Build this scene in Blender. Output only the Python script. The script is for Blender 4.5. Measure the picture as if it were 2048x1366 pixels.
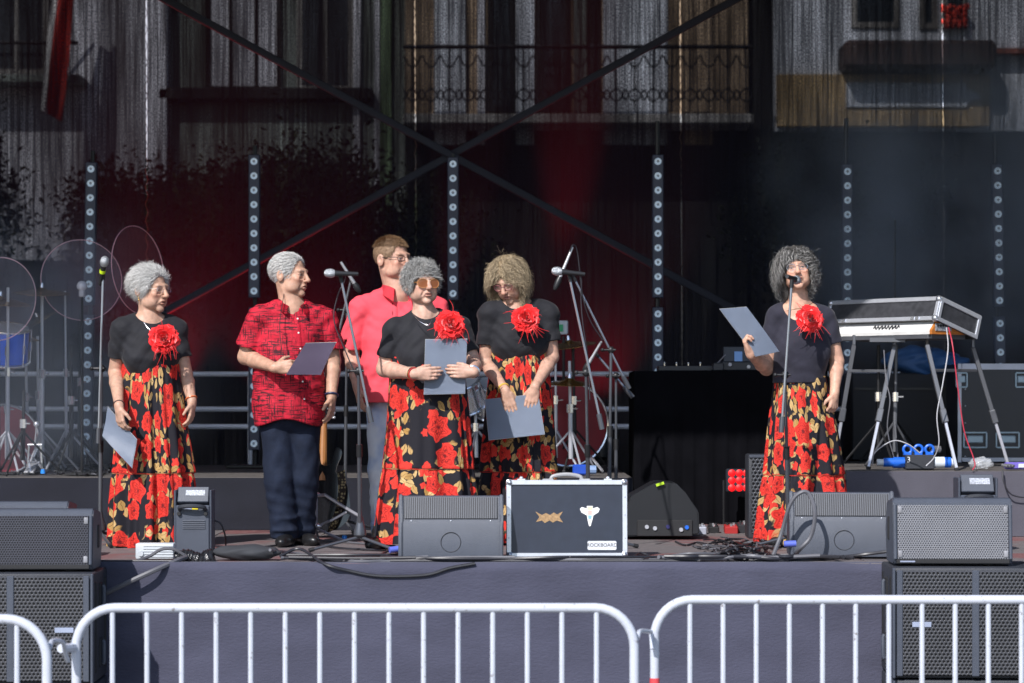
import bpy, bmesh, math, random
import numpy as np
from mathutils import Vector, Matrix, Euler

for o in list(bpy.data.objects): bpy.data.objects.remove(o)
SC = bpy.context.scene
COL = SC.collection
R = math.radians
random.seed(7)

# ------------------------------------------------------------------ camera
FPX, HZN, CAMZ = 5100.0, 800.0, 2.0          # focal length in photo pixels, horizon row, eye height
cam_data = bpy.data.cameras.new('camera')
cam = bpy.data.objects.new('camera', cam_data); COL.objects.link(cam)
cam.location = (0, -15, CAMZ); cam.rotation_euler = (R(90), 0, 0)
cam_data.sensor_width = 36; cam_data.lens = FPX / 2048 * 36
cam_data.shift_y = (HZN - 683) / 2048
cam_data.clip_end = 400
cam_data.dof.use_dof = True; cam_data.dof.focus_distance = 14.8; cam_data.dof.aperture_fstop = 2.8
SC.camera = cam

# ------------------------------------------------------------------ sky, sun, exposure
SUN_EL, SUN_AZ = R(41), R(-26)               # azimuth measured from the camera's back, towards its left
sun_from = Vector((math.sin(SUN_AZ) * math.cos(SUN_EL), -math.cos(SUN_AZ) * math.cos(SUN_EL), math.sin(SUN_EL)))
wd = bpy.data.worlds.new('World'); SC.world = wd; wd.use_nodes = True
nt = wd.node_tree
sky = nt.nodes.new('ShaderNodeTexSky'); sky.sky_type = 'NISHITA'; sky.sun_disc = False
sky.sun_elevation = SUN_EL
sky.sun_rotation = math.atan2(sun_from.x, sun_from.y)
bg = nt.nodes['Background']; bg.inputs['Strength'].default_value = 0.15
sky.ozone_density = 2.5
nt.links.new(sky.outputs['Color'], bg.inputs['Color'])
sl = bpy.data.lights.new('sun', 'SUN'); sl.energy = 4.6; sl.angle = R(0.6); sl.color = (1.0, 0.975, 0.955)
so = bpy.data.objects.new('sun', sl); COL.objects.link(so)
so.rotation_euler = sun_from.to_track_quat('Z', 'Y').to_euler()
SC.view_settings.view_transform = 'Standard'; SC.view_settings.look = 'None'
SC.view_settings.exposure = 0.22; SC.view_settings.gamma = 1

def at(px, py, D):
    return Vector(((px - 1024) * D / FPX, D - 15, CAMZ - (py - HZN) * D / FPX))
FLOOR = 1.14                                  # stage deck above the square
def on_floor(px, py, z=FLOOR):
    D = (CAMZ - z) * FPX / (py - HZN)
    return at(px, py, D)

# ------------------------------------------------------------------ materials
MATS = {}
def _n(nt, t, **kw):
    n = nt.nodes.new(t)
    for k, v in kw.items(): setattr(n, k, v)
    return n
def mat(name, col=(0.5, 0.5, 0.5), rough=0.5, metal=0.0, var=0.12, scale=6.0, bump=0.0, bscale=200.0, spec=0.5,
        trans=0.0, emit=None, estr=0.0, coat=0.0, sss=0.0, attr=None, stretch=None, sheen=0.0):
    if name in MATS: return MATS[name]
    m = bpy.data.materials.new(name); m.use_nodes = True
    t = m.node_tree; b = t.nodes['Principled BSDF']
    b.inputs['Roughness'].default_value = rough; b.inputs['Metallic'].default_value = metal
    b.inputs['Specular IOR Level'].default_value = spec
    if coat: b.inputs['Coat Weight'].default_value = coat
    if trans: b.inputs['Transmission Weight'].default_value = trans
    if sheen: b.inputs['Sheen Weight'].default_value = sheen
    if sss:
        b.inputs['Subsurface Weight'].default_value = sss
        b.inputs['Subsurface Radius'].default_value = (1.0, 0.35, 0.2); b.inputs['Subsurface Scale'].default_value = 0.008
    if emit: 
        b.inputs['Emission Color'].default_value = (*emit, 1); b.inputs['Emission Strength'].default_value = estr
    tc = _n(t, 'ShaderNodeTexCoord')
    mp = _n(t, 'ShaderNodeMapping')
    if stretch: mp.inputs['Scale'].default_value = stretch
    t.links.new(tc.outputs['Object'], mp.inputs['Vector'])
    nz = _n(t, 'ShaderNodeTexNoise'); nz.inputs['Scale'].default_value = scale; nz.inputs['Detail'].default_value = 5
    t.links.new(mp.outputs['Vector'], nz.inputs['Vector'])
    rm = _n(t, 'ShaderNodeMapRange'); rm.inputs['From Min'].default_value = 0.3; rm.inputs['From Max'].default_value = 0.7
    rm.inputs['To Min'].default_value = 1 - var; rm.inputs['To Max'].default_value = 1 + var
    t.links.new(nz.outputs['Fac'], rm.inputs['Value'])
    mx = _n(t, 'ShaderNodeVectorMath', operation='SCALE')
    if attr:
        a = _n(t, 'ShaderNodeAttribute'); a.attribute_name = attr
        t.links.new(a.outputs['Color'], mx.inputs[0])
    else:
        mx.inputs[0].default_value = col
    t.links.new(rm.outputs['Result'], mx.inputs['Scale'])
    t.links.new(mx.outputs['Vector'], b.inputs['Base Color'])
    if bump:
        n2 = _n(t, 'ShaderNodeTexNoise'); n2.inputs['Scale'].default_value = bscale; n2.inputs['Detail'].default_value = 4
        t.links.new(mp.outputs['Vector'], n2.inputs['Vector'])
        bp = _n(t, 'ShaderNodeBump'); bp.inputs['Strength'].default_value = bump; bp.inputs['Distance'].default_value = 0.01
        t.links.new(n2.outputs['Fac'], bp.inputs['Height']); t.links.new(bp.outputs['Normal'], b.inputs['Normal'])
    MATS[name] = m
    return m

class NG:
    """small helper for math node graphs"""
    def __init__(s, name, **kw):
        s.m = mat(name, **kw); s.t = s.m.node_tree; s.b = s.t.nodes['Principled BSDF']
    def _in(s, sock, v):
        if isinstance(v, bpy.types.NodeSocket): s.t.links.new(v, sock)
        else: sock.default_value = v
    def ma(s, op, a, b=None, c=None, clamp=False):
        n = _n(s.t, 'ShaderNodeMath', operation=op); n.use_clamp = clamp
        s._in(n.inputs[0], a)
        if b is not None: s._in(n.inputs[1], b)
        if c is not None: s._in(n.inputs[2], c)
        return n.outputs[0]
    def vm(s, op, a, b=None, scale=None):
        n = _n(s.t, 'ShaderNodeVectorMath', operation=op)
        s._in(n.inputs[0], a)
        if b is not None: s._in(n.inputs[1], b)
        if scale is not None: s._in(n.inputs['Scale'], scale)
        return n.outputs['Value'] if op in ('LENGTH', 'DOT_PRODUCT', 'DISTANCE') else n.outputs['Vector']
    def sep(s, v):
        n = _n(s.t, 'ShaderNodeSeparateXYZ'); s._in(n.inputs[0], v); return n.outputs
    def com(s, x, y, z=0.0):
        n = _n(s.t, 'ShaderNodeCombineXYZ')
        for i, v in enumerate((x, y, z)): s._in(n.inputs[i], v)
        return n.outputs[0]
    def mix(s, f, a, b):
        n = _n(s.t, 'ShaderNodeMix', data_type='RGBA'); s._in(n.inputs[0], f)
        for i, v in ((6, a), (7, b)): s._in(n.inputs[i], (*v, 1) if isinstance(v, tuple) and len(v) == 3 else v)
        return n.outputs[2]
    def noise(s, vec, scale, detail=3, rough=0.5):
        n = _n(s.t, 'ShaderNodeTexNoise'); s._in(n.inputs['Vector'], vec)
        n.inputs['Scale'].default_value = scale; n.inputs['Detail'].default_value = detail; n.inputs['Roughness'].default_value = rough
        return n.outputs
    def voro(s, vec, scale, rnd=1.0, dim='2D', feat='F1'):
        n = _n(s.t, 'ShaderNodeTexVoronoi', voronoi_dimensions=dim, feature=feat); s._in(n.inputs['Vector'], vec)
        n.inputs['Scale'].default_value = scale; n.inputs['Randomness'].default_value = rnd
        return n.outputs
    def step(s, v, lo, hi):
        n = _n(s.t, 'ShaderNodeMapRange'); n.interpolation_type = 'SMOOTHSTEP'; s._in(n.inputs['Value'], v)
        n.inputs['From Min'].default_value = lo; n.inputs['From Max'].default_value = hi
        return n.outputs[0]
    def coord(s, which='Object'):
        return _n(s.t, 'ShaderNodeTexCoord').outputs[which]
    def bump(s, h, strength=0.5, dist=0.005):
        n = _n(s.t, 'ShaderNodeBump'); n.inputs['Strength'].default_value = strength; n.inputs['Distance'].default_value = dist
        s._in(n.inputs['Height'], h); s.t.links.new(n.outputs['Normal'], s.b.inputs['Normal'])
    def color(s, c): s.t.links.new(c, s.b.inputs['Base Color'])

# ------------------------------------------------------------------ objects
def tag(o, label=None, cat=None, group=None, kind=None):
    if label: o['label'] = label
    if cat: o['category'] = cat
    if group: o['group'] = group
    if kind: o['kind'] = kind
    return o
def thing(name, label, cat, loc=(0, 0, 0), group=None):
    o = bpy.data.objects.new(name, None); COL.objects.link(o); o.location = loc
    o.empty_display_size = 0.1
    return tag(o, label, cat, group)
def root_loc(p):
    v = Vector((0, 0, 0))
    while p is not None:
        v += p.location; p = p.parent
    return v
def link_mesh(name, me, m, parent=None):
    o = bpy.data.objects.new(name, me); COL.objects.link(o)
    if m is not None and not me.materials: me.materials.append(m)
    if parent is not None: o.parent = parent
    return o
def np_mesh(name, V, F, m, parent=None, col=None, smooth=True, org=None, uv=None):
    """mesh object from numpy arrays; V in world space, made local to the parent's location"""
    org = root_loc(parent) if org is None else org
    V = np.asarray(V, np.float32) - np.array(org, np.float32)
    F = np.asarray(F, np.int32); n = F.shape[1]
    me = bpy.data.meshes.new(name)
    me.vertices.add(len(V)); me.vertices.foreach_set('co', V.ravel())
    me.loops.add(F.size); me.loops.foreach_set('vertex_index', F.ravel())
    me.polygons.add(len(F)); me.polygons.foreach_set('loop_start', np.arange(0, F.size, n, dtype=np.int32))
    me.polygons.foreach_set('loop_total', np.full(len(F), n, np.int32))
    me.polygons.foreach_set('use_smooth', np.full(len(F), smooth, bool))
    me.update(calc_edges=True)
    if col is not None:
        a = me.attributes.new('Col', 'FLOAT_COLOR', 'POINT')
        c = np.ones((len(V), 4), np.float32); c[:, :3] = col
        a.data.foreach_set('color', c.ravel())
    if uv is not None:
        l = me.uv_layers.new(name='UVMap'); l.data.foreach_set('uv', np.asarray(uv, np.float32)[F.ravel()].ravel())
    o = link_mesh(name, me, m, parent)
    if parent is None: o.location = org
    return o

def frame(o, x, y, z):
    M = Matrix.Identity(4)
    for i, a in enumerate((x, y, z)):
        for j in range(3): M[j][i] = a[j]
    for j in range(3): M[j][3] = o[j]
    return M
def axis_frame(p, d):
    d = Vector(d).normalized(); up = Vector((0, 0, 1)) if abs(d.z) < 0.9 else Vector((1, 0, 0))
    x = d.cross(up).normalized(); y = d.cross(x)
    return frame(p, x, y, d)

class MB:
    def __init__(s): s.bm = bmesh.new()
    def _add(s, bm2, M=None):
        if M is not None: bm2.transform(M)
        me = bpy.data.meshes.new('t'); bm2.to_mesh(me); bm2.free(); s.bm.from_mesh(me); bpy.data.meshes.remove(me)
        return s
    def box(s, c, size, rot=None, bev=0.0, seg=1):
        b = bmesh.new(); bmesh.ops.create_cube(b, size=1.0)
        bmesh.ops.scale(b, vec=size, verts=b.verts)
        if bev: bmesh.ops.bevel(b, geom=b.edges[:], offset=min(bev, min(size) * 0.45), segments=seg, affect='EDGES', profile=0.5)
        M = Matrix.Translation(c)
        if rot is not None: M = M @ (rot.to_4x4() if not isinstance(rot, (tuple, list)) else Euler(rot).to_matrix().to_4x4())
        return s._add(b, M)
    def fbox(s, M, c, size, bev=0.0, seg=1):
        b = bmesh.new(); bmesh.ops.create_cube(b, size=1.0)
        bmesh.ops.scale(b, vec=size, verts=b.verts)
        if bev: bmesh.ops.bevel(b, geom=b.edges[:], offset=min(bev, min(size) * 0.45), segments=seg, affect='EDGES', profile=0.5)
        return s._add(b, M @ Matrix.Translation(c))
    def tube(s, pts, r, n=8, cap=True):
        pts = [Vector(p) for p in pts]; N = len(pts)
        rs = r if isinstance(r, (list, tuple)) else [r] * N
        bm = s.bm; rings = []; px = None
        for i, p in enumerate(pts):
            d = (pts[min(i + 1, N - 1)] - pts[max(i - 1, 0)])
            if d.length < 1e-9: d = Vector((0, 0, 1))
            d.normalize()
            if px is None:
                up = Vector((0, 0, 1)) if abs(d.z) < 0.9 else Vector((1, 0, 0)); px = d.cross(up).normalized()
            else:
                px = px - d * px.dot(d)
                px = px.normalized() if px.length > 1e-6 else d.orthogonal().normalized()
            py = d.cross(px)
            rings.append([bm.verts.new(p + (px * math.cos(2 * math.pi * k / n) + py * math.sin(2 * math.pi * k / n)) * rs[i]) for k in range(n)])
        for a, b in zip(rings, rings[1:]):
            for k in range(n): bm.faces.new((a[k], a[(k + 1) % n], b[(k + 1) % n], b[k]))
        if cap:
            bm.faces.new(rings[0][::-1]); bm.faces.new(rings[-1])
        return s
    def lathe(s, prof, M, n=24):
        """profile [(radius, height)] turned about the frame's z axis"""
        bm = s.bm; rings = []
        for r, z in prof:
            if r < 1e-6: rings.append([bm.verts.new(M @ Vector((0, 0, z)))])
            else: rings.append([bm.verts.new(M @ Vector((r * math.cos(2 * math.pi * k / n), r * math.sin(2 * math.pi * k / n), z))) for k in range(n)])
        for a, b in zip(rings, rings[1:]):
            for k in range(n):
                k2 = (k + 1) % n
                if len(a) == 1 and len(b) == 1: continue
                if len(a) == 1: bm.faces.new((a[0], b[k2], b[k]))
                elif len(b) == 1: bm.faces.new((a[k], a[k2], b[0]))
                else: bm.faces.new((a[k], a[k2], b[k2], b[k]))
        return s
    def ball(s, c, r, sc=(1, 1, 1), n=12):
        b = bmesh.new(); bmesh.ops.create_uvsphere(b, u_segments=n, v_segments=max(6, n * 2 // 3), radius=r)
        bmesh.ops.scale(b, vec=sc, verts=b.verts)
        return s._add(b, Matrix.Translation(c))
    def prism(s, poly, M, th):
        """closed 2-D outline in the frame's xy plane, extruded by th along z"""
        bm = s.bm
        a = [bm.verts.new(M @ Vector((x, y, 0))) for x, y in poly]; b = [bm.verts.new(M @ Vector((x, y, th))) for x, y in poly]
        n = len(poly)
        f1 = bm.faces.new(a[::-1]); f2 = bm.faces.new(b)
        for k in range(n): bm.faces.new((a[k], a[(k + 1) % n], b[(k + 1) % n], b[k]))
        return s
    def torus(s, M, R_, r, n=32, m=6, a0=0, a1=2 * math.pi):
        full = abs(a1 - a0 - 2 * math.pi) < 1e-6
        pts = [M @ Vector((R_ * math.cos(a0 + (a1 - a0) * i / n), R_ * math.sin(a0 + (a1 - a0) * i / n), 0)) for i in range(n + 1)]
        return s.tube(pts, r, m, cap=not full)
    def quad(s, pts):
        s.bm.faces.new([s.bm.verts.new(p) for p in pts]); return s
    def slab(s, pts, th, nrm):
        """flat quad pts extruded by th along nrm"""
        bm = s.bm; nv = Vector(nrm).normalized() * th
        a = [bm.verts.new(p) for p in pts]; b = [bm.verts.new(Vector(p) + nv) for p in pts]; n = len(a)
        bm.faces.new(a[::-1]); bm.faces.new(b)
        for k in range(n): bm.faces.new((a[k], a[(k + 1) % n], b[(k + 1) % n], b[k]))
        return s
    def mesh(s, name, org=(0, 0, 0), sharp=35):
        bmesh.ops.recalc_face_normals(s.bm, faces=s.bm.faces)
        bmesh.ops.translate(s.bm, vec=-Vector(org), verts=s.bm.verts)
        me = bpy.data.meshes.new(name); s.bm.to_mesh(me); s.bm.free()
        me.polygons.foreach_set('use_smooth', [True] * len(me.polygons))
        me.set_sharp_from_angle(angle=R(sharp))
        return me
    def build(s, name, m, parent=None, org=None, sharp=35):
        o_ = root_loc(parent) if (parent is not None and org is None) else (org if org is not None else None)
        if o_ is None:
            cs = [v.co for v in s.bm.verts]
            o_ = Vector((sum(c.x for c in cs) / len(cs), sum(c.y for c in cs) / len(cs), min(c.z for c in cs)))
        o = link_mesh(name, s.mesh(name, o_, sharp), m, parent)
        if parent is None: o.location = o_
        return o
def spline(pts, n=8):
    """Catmull-Rom through points"""
    P = [Vector(p) for p in pts]; P = [P[0] * 2 - P[1]] + P + [P[-1] * 2 - P[-2]]; out = []
    for i in range(1, len(P) - 2):
        a, b, c, d = P[i - 1], P[i], P[i + 1], P[i + 2]
        for k in range(n):
            t = k / n
            out.append(0.5 * ((2 * b) + (c - a) * t + (2 * a - 5 * b + 4 * c - d) * t * t + (3 * b - a - 3 * c + d) * t ** 3))
    out.append(P[-2]); return out
# ================================================================== figures: signed-distance bodies
def cap_fn(a, b, ra, rb):
    a = np.array(a, np.float32); b = np.array(b, np.float32); ba = b - a; L = float(ba @ ba) + 1e-9
    def f(x, y, z):
        px, py, pz = x - a[0], y - a[1], z - a[2]
        h = np.clip((px * ba[0] + py * ba[1] + pz * ba[2]) / L, 0, 1)
        return np.sqrt((px - h * ba[0]) ** 2 + (py - h * ba[1]) ** 2 + (pz - h * ba[2]) ** 2) - (ra + (rb - ra) * h)
    m = max(ra, rb)
    return f, np.minimum(a, b) - m, np.maximum(a, b) + m
def ell_fn(c, r, Rm=None):
    c = np.array(c, np.float32); r = np.array(r, np.float32)
    Rm = np.eye(3, dtype=np.float32) if Rm is None else np.array(Rm, np.float32)     # columns = axes
    def f(x, y, z):
        dx, dy, dz = x - c[0], y - c[1], z - c[2]
        k0 = 0; k1 = 0
        for i in range(3):
            q = (dx * Rm[0, i] + dy * Rm[1, i] + dz * Rm[2, i])
            k0 = k0 + (q / r[i]) ** 2; k1 = k1 + (q / (r[i] * r[i])) ** 2
        k0 = np.sqrt(k0); k1 = np.sqrt(k1) + 1e-6
        return k0 * (k0 - 1) / k1
    e = np.abs(Rm) @ r
    return f, c - e, c + e
def smin(a, b, k):
    h = np.clip(0.5 + 0.5 * (b - a) / k, 0, 1)
    return b * (1 - h) + a * h - k * h * (1 - h)
def smax(a, b, k): return -smin(-a, -b, k)

class Field:
    def __init__(s, lo, hi, h):
        s.lo = np.array(lo, np.float32); s.h = h
        s.n = np.ceil((np.array(hi) - s.lo) / h).astype(int) + 1
        s.d = np.full(s.n, 0.5, np.float32)
    def sub_box(s, lo, hi):
        a = np.clip(np.floor((lo - s.lo) / s.h).astype(int), 0, s.n); b = np.clip(np.ceil((hi - s.lo) / s.h).astype(int) + 1, 0, s.n)
        if (b <= a).any(): return None
        ax = [(s.lo[i] + s.h * np.arange(a[i], b[i])).astype(np.float32) for i in range(3)]
        return tuple(slice(a[i], b[i]) for i in range(3)), ax[0][:, None, None], ax[1][None, :, None], ax[2][None, None, :]
    def op(s, prim, k=0.02, mode='u', off=0.0):
        f, lo, hi = prim; m = k + abs(off) + 2.5 * s.h
        q = s.sub_box(lo - m, hi + m)
        if q is None: return s
        sl, x, y, z = q; v = f(x, y, z) - off
        if mode == 'u': s.d[sl] = smin(s.d[sl], v, k)
        else: s.d[sl] = smax(s.d[sl], -v, k)
        return s
    def half(s, p, n, lo=None, hi=None):
        """keep only the side of the plane where (x-p).n < 0, inside an optional box"""
        q = s.sub_box(s.lo if lo is None else lo, s.lo + s.h * s.n if hi is None else hi)
        if q is None: return s
        sl, x, y, z = q
        s.d[sl] = np.maximum(s.d[sl], (x - p[0]) * n[0] + (y - p[1]) * n[1] + (z - p[2]) * n[2]); return s
    def wrinkle(s, fn):
        q = s.sub_box(s.lo, s.lo + s.h * s.n); sl, x, y, z = q
        m = s.d < 0.03
        w = fn(x, y, z); s.d[m] += np.broadcast_to(w, s.d.shape)[m]; return s
    def sample(s, V):
        """trilinear distance at points"""
        q = (V - s.lo) / s.h; i = np.floor(q).astype(int)
        ok = ((i >= 0) & (i < s.n - 1)).all(1); i = np.clip(i, 0, s.n - 2); t = q - i; r = 0
        for dx in (0, 1):
            for dy in (0, 1):
                for dz in (0, 1):
                    w = (t[:, 0] if dx else 1 - t[:, 0]) * (t[:, 1] if dy else 1 - t[:, 1]) * (t[:, 2] if dz else 1 - t[:, 2])
                    r = r + w * s.d[i[:, 0] + dx, i[:, 1] + dy, i[:, 2] + dz]
        return np.where(ok, r, 0.5)
    def mesh(s):
        d = s.d; sg = d < 0
        c = np.zeros(tuple(s.n - 1), np.int8)
        O = [(a, b, e) for a in (0, 1) for b in (0, 1) for e in (0, 1)]
        nx, ny, nz = s.n
        for a, b, e in O: c += sg[a:nx - 1 + a, b:ny - 1 + b, e:nz - 1 + e]
        act = (c > 0) & (c < 8); I, J, K = np.nonzero(act)
        idx = np.full(act.shape, -1, np.int32); idx[act] = np.arange(len(I))
        acc = np.zeros((len(I), 3), np.float32); cnt = np.zeros(len(I), np.float32)
        for a in O:
            for ax in range(3):
                if a[ax]: continue
                b = list(a); b[ax] = 1
                da = d[I + a[0], J + a[1], K + a[2]]; db = d[I + b[0], J + b[1], K + b[2]]
                m = (da < 0) != (db < 0); t = np.where(m, da / np.where(m, da - db, 1), 0)
                for q in range(3): acc[:, q] += np.where(m, a[q] + (t if q == ax else 0), 0)
                cnt += m
        V = acc / cnt[:, None] + np.stack([I, J, K], 1); V = s.lo + V * s.h
        F = []
        A = sg[:-1, 1:-1, 1:-1]; B = sg[1:, 1:-1, 1:-1]; i, j, k = np.nonzero(A != B); fl = A[i, j, k]
        q = np.stack([idx[i, j, k], idx[i, j + 1, k], idx[i, j + 1, k + 1], idx[i, j, k + 1]], 1); q[~fl] = q[~fl][:, ::-1]; F.append(q)
        A = sg[1:-1, :-1, 1:-1]; B = sg[1:-1, 1:, 1:-1]; i, j, k = np.nonzero(A != B); fl = A[i, j, k]
        q = np.stack([idx[i, j, k], idx[i, j, k + 1], idx[i + 1, j, k + 1], idx[i + 1, j, k]], 1); q[~fl] = q[~fl][:, ::-1]; F.append(q)
        A = sg[1:-1, 1:-1, :-1]; B = sg[1:-1, 1:-1, 1:]; i, j, k = np.nonzero(A != B); fl = A[i, j, k]
        q = np.stack([idx[i, j, k], idx[i + 1, j, k], idx[i + 1, j + 1, k], idx[i, j + 1, k]], 1); q[~fl] = q[~fl][:, ::-1]; F.append(q)
        return V, np.concatenate(F)
def keep_faces(V, F, keepv):
    f = F[keepv[F].any(1)]; u = np.unique(f); mp = np.full(len(V), -1, np.int32); mp[u] = np.arange(len(u))
    return V[u], mp[f], u

class Head:
    """head frame: x across, f forward, z up"""
    def __init__(s, c, yaw=0, pitch=0, roll=0, sc=(1, 1, 1)):
        y, p, r = R(yaw), R(pitch), R(roll)
        f = Vector((math.sin(y), -math.cos(y), 0)); x = Vector((math.cos(y), math.sin(y), 0)); z = Vector((0, 0, 1))
        f, z = f * math.cos(p) - z * math.sin(p), z * math.cos(p) + f * math.sin(p)
        x, z = x * math.cos(r) + z * math.sin(r), z * math.cos(r) - x * math.sin(r)
        s.c = Vector(c); s.x, s.f, s.z = x, f, z; s.sc = sc
        s.A = np.array([list(x), list(f), list(z)], np.float32)        # rows = axes
    def w(s, lx, lf, lz):
        return s.c + s.x * (lx * s.sc[0]) + s.f * (lf * s.sc[1]) + s.z * (lz * s.sc[2])
    def wn(s, L):
        L = np.asarray(L, np.float32) * np.array(s.sc, np.float32)
        return L @ s.A + np.array(s.c, np.float32)
    def loc(s, V):
        return ((np.asarray(V, np.float32) - np.array(s.c, np.float32)) @ s.A.T) / np.array(s.sc, np.float32)
    def prim(s, sp):
        """the whole head as one primitive in its own frame"""
        male, age, smile = sp.get('male', 0), sp.get('age', 0.5), sp.get('smile', 0); lean = sp.get('lean', 0.3)
        mo = sp.get('mouth_open', 0)
        def f(x, y, z):
            dx, dy, dz = x - s.c.x, y - s.c.y, z - s.c.z
            X = (dx * s.x.x + dy * s.x.y + dz * s.x.z) / s.sc[0]; Fw = (dx * s.f.x + dy * s.f.y + dz * s.f.z) / s.sc[1]; Z = (dx * s.z.x + dy * s.z.y + dz * s.z.z) / s.sc[2]
            AX = np.abs(X)
            E = lambda c, r: ell_fn(c, r)[0]
            C = lambda a, b, ra, rb: cap_fn(a, b, ra, rb)[0]
            d = E((0, -0.017, 0.036), (0.077, 0.099, 0.085))(X, Fw, Z)
            d = smin(d, E((0, 0.028, -0.030), (0.062, 0.070, 0.080))(X, Fw, Z), 0.03)
            d = smin(d, E((0.040, 0.030, -0.070), (0.026 + 0.004 * male - 0.004 * lean, 0.045, 0.024))(AX, Fw, Z), 0.03)     # jaw
            d = smin(d, E((0, 0.080, -0.100), (0.022, 0.018, 0.017))(X, Fw, Z), 0.022)                        # chin
            d = smin(d, C((0, 0.094, 0.026), (0.036, 0.085, 0.026), 0.011, 0.010)(AX, Fw, Z), 0.016)           # brow
            d = smin(d, E((0.041, 0.072, -0.020), (0.020, 0.018, 0.018))(AX, Fw, Z), 0.018)                    # cheekbone
            q = 0.022 - 0.007 * lean; d = smin(d, E((0.037, 0.065 - 0.006 * lean, -0.050), (q, q, q + 0.002))(AX, Fw, Z), 0.02)                     # cheek
            d = smax(d, -E((0.032, 0.106, 0.004), (0.020, 0.019, 0.0135))(AX, Fw, Z), 0.009)                   # socket
            d = smin(d, E((0.032, 0.0795, 0.003), (0.0135, 0.0125, 0.0125))(AX, Fw, Z), 0.002)                 # eyeball
            d = smin(d, C((0.020, 0.0905, 0.0105), (0.043, 0.0835, 0.008), 0.0042, 0.004)(AX, Fw, Z), 0.004)   # upper lid
            d = smin(d, C((0.021, 0.0895, -0.0055), (0.042, 0.083, -0.0045), 0.0038, 0.0035)(AX, Fw, Z), 0.005) # lower lid
            d = smin(d, C((0, 0.098, 0.014), (0, 0.118, -0.024), 0.0085, 0.0115)(X, Fw, Z), 0.010)             # nose
            d = smin(d, E((0, 0.119, -0.027), (0.0125, 0.0125, 0.010))(X, Fw, Z), 0.008)
            d = smin(d, E((0.0125, 0.106, -0.031), (0.0085, 0.010, 0.008))(AX, Fw, Z), 0.005)
            d = smax(d, -E((0.0065, 0.113, -0.0385), (0.0035, 0.005, 0.004))(AX, Fw, Z), 0.003)
            d = smin(d, E((0, 0.090, -0.056), (0.027, 0.013, 0.012))(X, Fw, Z), 0.014)                          # muzzle
            d = smin(d, E((0, 0.1005, -0.0555 + 0.001), (0.021, 0.0065, 0.0052))(X, Fw, Z), 0.004)
            d = smin(d, E((0, 0.098, -0.069 - 0.006 * mo), (0.018, 0.0075, 0.0062))(X, Fw, Z), 0.004)
            d = smax(d, -E((0, 0.106, -0.0618 - 0.003 * mo), (0.023 - 0.004 * mo, 0.010 + 0.012 * mo, 0.0022 + 0.006 * mo))(X, Fw, Z - 3.0 * smile * X * X * 10), 0.003)
            fold = 0.0026 + 0.0042 * age
            d = smax(d, -C((0.019, 0.1045, -0.032), (0.034, 0.090, -0.066), fold, fold * 0.8)(AX, Fw, Z), 0.007)
            d = smax(d, -C((0.020, 0.0935, -0.013), (0.038, 0.0885, -0.016), fold * 0.8, fold * 0.6)(AX, Fw, Z), 0.007)
            d = smin(d, E((0.081, -0.012, -0.004), (0.008, 0.020, 0.033))(AX - 0.25 * np.clip(-(Fw + 0.012), -1, 1), Fw, Z), 0.006)   # ear
            d = smax(d, -E((0.090, -0.008, 0.002), (0.009, 0.010, 0.017))(AX, Fw, Z), 0.005)
            if age > 0.6: d = d + 0.0011 * age * np.sin(Z * 900 + 3 * np.sin(X * 60)) * np.clip((Z - 0.03) * 40, 0, 1) * np.clip(Fw * 20, 0, 1)
            return d * min(s.sc)
        rr = 0.15 * max(s.sc)
        c = np.array(s.c, np.float32)
        return f, c - rr, c + rr
    def colour(s, V, sp):
        L = s.loc(V); X, Fw, Z = L[:, 0], L[:, 1], L[:, 2]; AX = np.abs(X)
        base = np.array(sp['skin'], np.float32); C = np.tile(base, (len(V), 1))
        ss = lambda v, a, b: np.clip((v - a) / (b - a), 0, 1)
        face = ss(Fw, 0.02, 0.05) * ss(0.14 - np.abs(Z), 0, 0.02) * (np.abs(L).max(1) < 0.16)
        def blend(mask, c):
            nonlocal C
            m = np.clip(mask, 0, 1)[:, None]; C = C * (1 - m) + np.array(c, np.float32) * m
        g = lambda q: np.exp(-q)
        blend(face * 0.5 * g(((AX - 0.043) / 0.02) ** 2 + ((Z + 0.028) / 0.02) ** 2), base * (1.12, 0.72, 0.66))
        blend(face * 0.45 * g((X / 0.013) ** 2 + ((Z + 0.028) / 0.014) ** 2), base * (1.1, 0.70, 0.64))
        lipm = ss(1 - ((X / 0.0225) ** 2 + ((Z + 0.0625) / 0.0125) ** 2), 0, 0.25) * face
        blend(lipm * sp.get('lips', 0.6), sp.get('lipcol', (0.36, 0.12, 0.10)))
        blend(face * ss(1 - ((X / 0.023) ** 2 + ((Z + 0.062) / 0.0025) ** 2), 0, 0.5), (0.10, 0.03, 0.03))
        brow = ss(1 - (((AX - 0.032) / 0.020) ** 2 + ((Z - 0.0255 - 0.25 * (AX - 0.032) * (AX < 0.04)) / 0.0042) ** 2), 0, 0.6) * face
        blend(brow * sp.get('brow_amt', 0.6), sp.get('brow', (0.12, 0.09, 0.07)))
        eye = ss(1 - (((AX - 0.032) / 0.0125) ** 2 + ((Z - 0.0025) / 0.0042) ** 2), 0, 0.3) * face
        blend(face * 0.75 * ss(1 - (((AX - 0.032) / 0.0195) ** 2 + ((Z - 0.004) / 0.0095) ** 2), 0, 0.6), base * (0.62, 0.5, 0.5))
        blend(eye * (1 - sp.get('closed', 0)), (0.36, 0.31, 0.28))
        blend(eye * (1 - sp.get('closed', 0)) * ss(1 - ((AX - 0.032) ** 2 + (Z - 0.004) ** 2) / 0.0066 ** 2, 0, 0.4), (0.035, 0.025, 0.02))
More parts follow.
